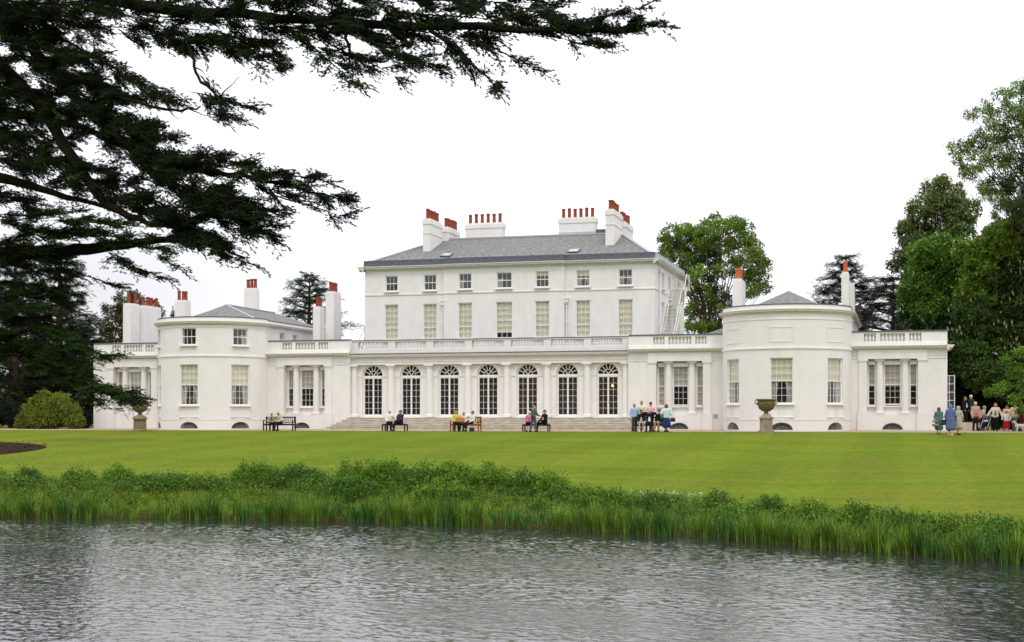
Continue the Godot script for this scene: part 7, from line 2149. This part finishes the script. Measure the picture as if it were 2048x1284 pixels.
func urn(at: Vector3, square: bool, label: String) -> void:
	var o := node("stone_urn", at)
	o.scale = Vector3.ONE * 0.95
	tag(o, label, "urn", "stone urns on pedestals at the lawn edge")
	var g := Geo.new()
	g.lathe([Vector2(0.09, 0.0), Vector2(0.16, 0.02), Vector2(0.12, 0.07), Vector2(0.14, 0.1), Vector2(0.3, 0.2), Vector2(0.45, 0.36), Vector2(0.52, 0.52), Vector2(0.53, 0.66), Vector2(0.55, 0.7), Vector2(0.5, 0.72), Vector2(0.56, 0.78), Vector2(0.62, 0.82), Vector2(0.63, 0.86), Vector2(0.58, 0.88), Vector2(0.5, 0.86), Vector2(0.42, 0.7), Vector2(0.0, 0.6)], 32)
	# carved swags and lobes round the bowl
	for k in 16:
		var a := TAU * k / 16.0
		var d := Vector3(sin(a), 0, cos(a))
		g.tube([d * 0.2 + Vector3(0, 0.13, 0), d * 0.4 + Vector3(0, 0.29, 0), d * 0.5 + Vector3(0, 0.42, 0)], [0.03, 0.055, 0.015], 6)
		var e := Vector3(sin(a + TAU / 32.0), 0, cos(a + TAU / 32.0))
		if k % 2 == 0:
			var q := Vector3(sin(a + TAU / 16.0), 0, cos(a + TAU / 16.0))
			var q2 := Vector3(sin(a + TAU / 8.0), 0, cos(a + TAU / 8.0))
			g.tube([d * 0.54 + Vector3(0, 0.66, 0), e * 0.56 + Vector3(0, 0.58, 0), q * 0.56 + Vector3(0, 0.53, 0), q2 * 0.54 + Vector3(0, 0.66, 0)], [0.02, 0.035, 0.045, 0.02], 6)
	var top := 1.22 if square else 1.18
	part("bowl", g, M.urn_stone, o, Transform3D(Basis(), Vector3(0, top, 0)))
	for s in [-1.0, 1.0]:
		var h := Geo.new()
		h.tube([Vector3(s * 0.5, 0.5, 0), Vector3(s * 0.66, 0.6, 0), Vector3(s * 0.68, 0.76, 0), Vector3(s * 0.58, 0.83, 0)], [0.03, 0.035, 0.035, 0.03], 8)
		part("handle", h, M.urn_stone, o, Transform3D(Basis(), Vector3(0, top, 0)))
	var p := Geo.new()
	if square:
		p.span(Vector3(-0.46, -0.05, -0.46), Vector3(0.46, 0.16, 0.46))
		p.span(Vector3(-0.36, 0.16, -0.36), Vector3(0.36, 0.88, 0.36))
		p.span(Vector3(-0.41, 0.88, -0.41), Vector3(0.41, 0.96, 0.41))
		for k in 4:
			var b := Basis(Vector3.UP, PI * 0.5 * k)
			p.quad(b * Vector3(-0.38, 0.96, 0.38), b * Vector3(0.38, 0.96, 0.38), b * Vector3(0.12, 1.22, 0.12), b * Vector3(-0.12, 1.22, 0.12))
	else:
		p.span(Vector3(-0.58, -0.05, -0.58), Vector3(0.58, 0.06, 0.58))
		p.lathe([Vector2(0.52, 0.06), Vector2(0.46, 0.14)], 32)
		p.lathe([Vector2(0.45, 0.14), Vector2(0.43, 0.8)], 40, Vector3.ZERO, 0.07)
		p.lathe([Vector2(0.5, 0.8), Vector2(0.52, 0.86), Vector2(0.46, 0.98), Vector2(0.2, 1.1), Vector2(0.12, 1.18), Vector2(0.0, 1.18)], 32)
	part("pedestal", p, M.urn_stone if not square else M.urn_plinth, o)

# ---------------------------------------------------------------- assembly
func sky_image() -> ImageTexture:
	var w := 512
	var h := 256
	var im := Image.create(w, h, false, Image.FORMAT_RGBF)
	var nz := FastNoiseLite.new()
	nz.seed = 3
	nz.frequency = 1.1
	nz.fractal_octaves = 4
	for j in h:
		var el := PI * (0.5 - (j + 0.5) / h)
		for i in w:
			var az := TAU * (i + 0.5) / w
			var d := Vector3(cos(el) * sin(az), sin(el), cos(el) * cos(az))
			var q := nz.get_noise_3d(d.x * 1.5, d.y * 3.0, d.z * 1.5)
			var L := 1.1 + 1.05 * maxf(0.0, sin(el)) + 0.5 * q
			if el < 0.0:
				L = 0.5
			im.set_pixel(i, j, Color(L * 0.98, L * 0.985, L * 1.035))
	return ImageTexture.create_from_image(im)

func materials() -> void:
	mat("stucco", lin(0.78, 0.765, 0.745), 0.85, 0.25)
	tri_map(M.stucco, noise_tex(0.012, 5, Color(0.965, 0.962, 0.957), Color(1, 1, 1), 5, 512, 0.42), Vector3(0.16, 0.08, 0.16))
	mat("stucco_weathered", lin(0.74, 0.715, 0.67), 0.9, 0.2)
	tri_map(M.stucco_weathered, noise_tex(0.03, 5, Color(0.8, 0.79, 0.75), Color(1, 1, 1), 6, 512, 0.36), Vector3(0.3, 1.2, 0.3))
	mat("white", lin(0.82, 0.81, 0.79), 0.5, 0.4)
	mat("lead", lin(0.13, 0.14, 0.17), 0.6, 0.4)
	tri_map(M.lead, noise_tex(0.02, 4, Color(0.75, 0.75, 0.78), Color(1, 1, 1), 15), Vector3(0.5, 0.5, 0.5))
	mat("lead_pale", lin(0.36, 0.38, 0.42), 0.6, 0.4)
	mat("slate", lin(0.25, 0.255, 0.25), 0.8, 0.3)
	tri_map(M.slate, slate_tex(), Vector3(0.33, 0.33, 0.33))
	mat("terracotta", lin(0.36, 0.085, 0.05), 0.85)
	tri_map(M.terracotta, noise_tex(0.02, 4, Color(0.72, 0.7, 0.68), Color(1, 1, 1), 16), Vector3(0.8, 0.8, 0.8))
	mat("terracotta_bright", lin(0.5, 0.14, 0.05), 0.85)
	mat("inside", lin(0.17, 0.11, 0.09), 0.9)
	mat("step_stone", lin(0.6, 0.56, 0.5), 0.9)
	tri_map(M.step_stone, noise_tex(0.015, 5, Color(0.86, 0.83, 0.79), Color(1, 1, 1), 17), Vector3(0.15, 0.5, 0.15))
	mat("lunette", lin(0.2, 0.2, 0.2), 0.7)
	mat("brass", lin(0.3, 0.22, 0.1), 0.4, 0.6)
	mat("orange", lin(0.6, 0.22, 0.03), 0.6)
	mat("rail", lin(0.68, 0.66, 0.6), 0.6, 0.4)
	mat("blind", lin(0.68, 0.64, 0.5), 0.95, 0.1)
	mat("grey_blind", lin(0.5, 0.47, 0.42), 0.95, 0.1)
	mat("curtain", lin(0.5, 0.47, 0.44), 0.95, 0.1)
	for q in [["glass", 0.01], ["dark_glass", 0.06], ["skylight", 0.6]]:
		var g := mat(q[0], Color(0.9, 0.95, 0.95, q[1]) if q[0] != "skylight" else Color(0.62, 0.66, 0.7), 0.03, 0.45)
		if q[0] != "skylight":
			g.transparency = BaseMaterial3D.TRANSPARENCY_ALPHA
		else:
			g.roughness = 0.15
	# ground
	mat("grass", lin(1, 1, 1), 1.0, 0.1)
	M.grass.albedo_texture = grass_tex()
	M.grass.uv1_scale = Vector3(1.0 / 42.0, 1.0 / 42.0, 1)
	M.grass.detail_enabled = true
	M.grass.detail_blend_mode = BaseMaterial3D.BLEND_MODE_MUL
	M.grass.detail_albedo = noise_tex(0.2, 4, Color(0.91, 0.92, 0.88), Color(1, 1, 1), 22)
	M.grass.vertex_color_use_as_albedo = true
	M.grass.detail_uv_layer = BaseMaterial3D.DETAIL_UV_1
	mat("grass_blade", lin(0.14, 0.22, 0.03), 0.9, 0.2)
	mat("gravel", lin(0.44, 0.35, 0.25), 1.0, 0.1)
	tri_map(M.gravel, noise_tex(0.08, 4, Color(0.82, 0.79, 0.76), Color(1, 1, 1), 31), Vector3(0.5, 0.5, 0.5))
	mat("mulch", lin(0.05, 0.03, 0.022), 1.0, 0.1)
	tri_map(M.mulch, noise_tex(0.09, 4, Color(0.55, 0.5, 0.5), Color(1, 1, 1), 32), Vector3(0.6, 0.6, 0.6))
	mat("water", lin(0.022, 0.023, 0.026), 0.04, 0.7)
	M.water.normal_enabled = true
	M.water.normal_texture = normal_tex(0.03, 3, 1.2, 41, 1024)
	M.water.normal_scale = 1.0
	M.water.uv1_scale = Vector3(1.0 / 5.0, 1.0 / 3.3, 1)
	# plants
	mat("leaf", Color(1, 1, 1), 0.6, 0.25)
	M.leaf.vertex_color_use_as_albedo = true
	M.leaf.backlight_enabled = true
	M.leaf.backlight = Color(0.5, 0.5, 0.5)
	mat("needle", Color(1, 1, 1), 0.7, 0.2)
	M.needle.vertex_color_use_as_albedo = true
	mat("bark", lin(0.07, 0.055, 0.04), 0.95, 0.1)
	mat("cedar_bark", lin(0.035, 0.03, 0.02), 0.95, 0.1)
	tri_map(M.cedar_bark, noise_tex(0.03, 4, Color(0.45, 0.5, 0.4), Color(1, 1, 1), 51), Vector3(1.2, 1.2, 1.2))
	mat("straw", lin(0.16, 0.12, 0.05), 0.9, 0.1)
	mat("candle", lin(0.62, 0.56, 0.4), 0.9, 0.1)
	mat("lamp", Color(1, 0.8, 0.5), 0.5)
	M.lamp.emission_enabled = true
	M.lamp.emission = Color(1.0, 0.72, 0.42)
	M.lamp.emission_energy_multiplier = 2.5
	# people and furniture
	mat("skin", lin(0.52, 0.3, 0.22), 0.6, 0.3)
	M.skin.vertex_color_use_as_albedo = true
	mat("dog_fur", lin(0.66, 0.6, 0.52), 1.0, 0.1)
	mat("dark_wood", lin(0.02, 0.016, 0.015), 0.6)
	mat("teak", lin(0.36, 0.13, 0.035), 0.6)
	tri_map(M.teak, noise_tex(0.03, 4, Color(0.7, 0.65, 0.6), Color(1, 1, 1), 61), Vector3(0.5, 3, 3))
	mat("black_leather", lin(0.012, 0.01, 0.014), 0.5, 0.4)
	mat("basket", lin(0.4, 0.17, 0.06), 0.9)
	mat("patterned", lin(0.5, 0.42, 0.42), 0.8)
	tri_map(M.patterned, noise_tex(0.04, 2, Color(0.3, 0.35, 0.35), Color(1, 0.95, 0.95), 62, 256), Vector3(4, 4, 4))
	mat("urn_stone", lin(0.42, 0.34, 0.22), 0.95, 0.1)
	tri_map(M.urn_stone, noise_tex(0.02, 5, Color(0.4, 0.38, 0.36), Color(1, 0.98, 0.92), 63), Vector3(0.9, 0.9, 0.9))
	mat("urn_plinth", lin(0.4, 0.35, 0.27), 0.95, 0.1)
	tri_map(M.urn_plinth, noise_tex(0.02, 5, Color(0.75, 0.73, 0.7), Color(1, 0.98, 0.95), 64), Vector3(0.4, 0.25, 0.4))

func slate_tex() -> ImageTexture:   # courses of small slates, each of its own tone
	var im := Image.create(512, 512, false, Image.FORMAT_RGB8)
	var r := RandomNumberGenerator.new()
	r.seed = 91
	for j in 32:
		for i in 22:
			var k := r.randf_range(0.72, 1.0)
			var col := Color(k, k * r.randf_range(0.98, 1.01), k * r.randf_range(0.95, 1.02))
			var x := int((i + (0.5 if j % 2 else 0.0)) * 512.0 / 22.0)
			im.fill_rect(Rect2i(x, j * 16, 24, 16), col)
			im.fill_rect(Rect2i(x, j * 16, 24, 2), col * 0.72)
			im.fill_rect(Rect2i(x, j * 16, 1, 16), col * 0.8)
			if x + 24 > 512:
				im.fill_rect(Rect2i(0, j * 16, x + 24 - 512, 16), col)
	return ImageTexture.create_from_image(im)

func grass_tex() -> ImageTexture:   # 42 m of mown lawn: faint swathes, patches of drier grass
	var n := 1024
	var im := Image.create(n, n, false, Image.FORMAT_RGB8)
	var a := FastNoiseLite.new()
	a.seed = 71
	a.frequency = 0.006
	a.fractal_octaves = 5
	var b := FastNoiseLite.new()
	b.seed = 72
	b.frequency = 0.05
	b.fractal_octaves = 3
	var ia := a.get_seamless_image(n, n)
	var ib := b.get_seamless_image(n, n)
	for j in n:
		var sw := 0.5 + 0.5 * sin(TAU * j * 20.0 / n + 1.2 * sin(TAU * j * 3.0 / n))
		for i in n:
			var p := ia.get_pixel(i, j).r
			var q := ib.get_pixel(i, j).r
			var lane := smoothstep(-0.25, 0.25, sin(TAU * i * 9.0 / n + 0.25 * sin(TAU * j * 2.0 / n)))
			var k := 0.9 + 0.05 * sw + 0.075 * lane + 0.14 * (q - 0.5)
			var dry := smoothstep(0.46, 0.7, p) * 0.75
			var col := Color(0.14, 0.194, 0.017).lerp(Color(0.157, 0.184, 0.023), dry)
			im.set_pixel(i, j, (col * k).linear_to_srgb())
	return ImageTexture.create_from_image(im)

func _ready() -> void:
	# ---- camera
	var cam := Camera3D.new()
	cam.name = "camera"
	cam.position = Vector3(0, 0.8, 89.5)
	cam.rotation.y = atan(776.0 / 2786.0)
	cam.set_frustum(0.1 * 1284.0 / 2786.0, Vector2(0, 0.1 * 192.5 / 2786.0), 0.1, 1500.0)
	add_child(cam)
	cam.current = true
	# ---- overcast daylight
	var env := Environment.new()
	env.background_mode = Environment.BG_SKY
	var sky := Sky.new()
	var pm := PanoramaSkyMaterial.new()
	pm.panorama = sky_image()
	sky.sky_material = pm
	env.sky = sky
	env.tonemap_mode = Environment.TONE_MAPPER_LINEAR
	env.tonemap_exposure = 0.96
	env.sdfgi_enabled = true
	env.ssao_enabled = true
	env.ssil_enabled = true
	var we := WorldEnvironment.new()
	we.name = "daylight"
	we.environment = env
	add_child(we)
	var sun := DirectionalLight3D.new()
	sun.name = "sun"
	sun.light_energy = 0.35
	sun.light_color = Color(1.0, 0.96, 0.9)
	sun.light_angular_distance = 14.0
	sun.shadow_enabled = true
	sun.rotation = Vector3(deg_to_rad(-55), deg_to_rad(25), 0)
	add_child(sun)
	rng.seed = 20240607
	materials()
	land()
	house()
	background_trees()
	cedar()
	bank()
	people()
	urn(on_ground(-48.75, 6.8), false, "weathered stone urn on a fluted round pedestal, half hidden by the drooping cedar")
	urn(on_ground(-7.54, 7.0), true, "carved stone urn on a square pedestal in front of the right bow")
	for q in [[-23.95, "lit pendant lamp seen through the fifth arched door"], [-18.75, "lit pendant lamp seen through the last arched door on the right"]]:
		var o := node("pendant_lamp", Vector3(q[0], 2.85, -3.2))
		tag(o, q[1], "lamp")
		var g := Geo.new()
		g.lathe([Vector2(0.0, 0.0), Vector2(0.08, 0.02), Vector2(0.1, 0.09), Vector2(0.06, 0.17), Vector2(0.0, 0.19)], 14)
		part("bulb", g, M.lamp, o)
		var c := Geo.new()
		c.tube([Vector3(0, 0.2, 0), Vector3(0, 2.2, 0)], [0.012, 0.012], 5)
		part("cord", c, M.brass, o)
		var l := OmniLight3D.new()
		l.name = "lamp_light"
		l.position = Vector3(0, 0.09, 0)
		l.light_color = Color(1.0, 0.72, 0.42)
		l.light_energy = 0.25
		l.omni_range = 9.0
		l.omni_attenuation = 2.0
		l.light_size = 0.09
		l.shadow_enabled = true
		o.add_child(l)
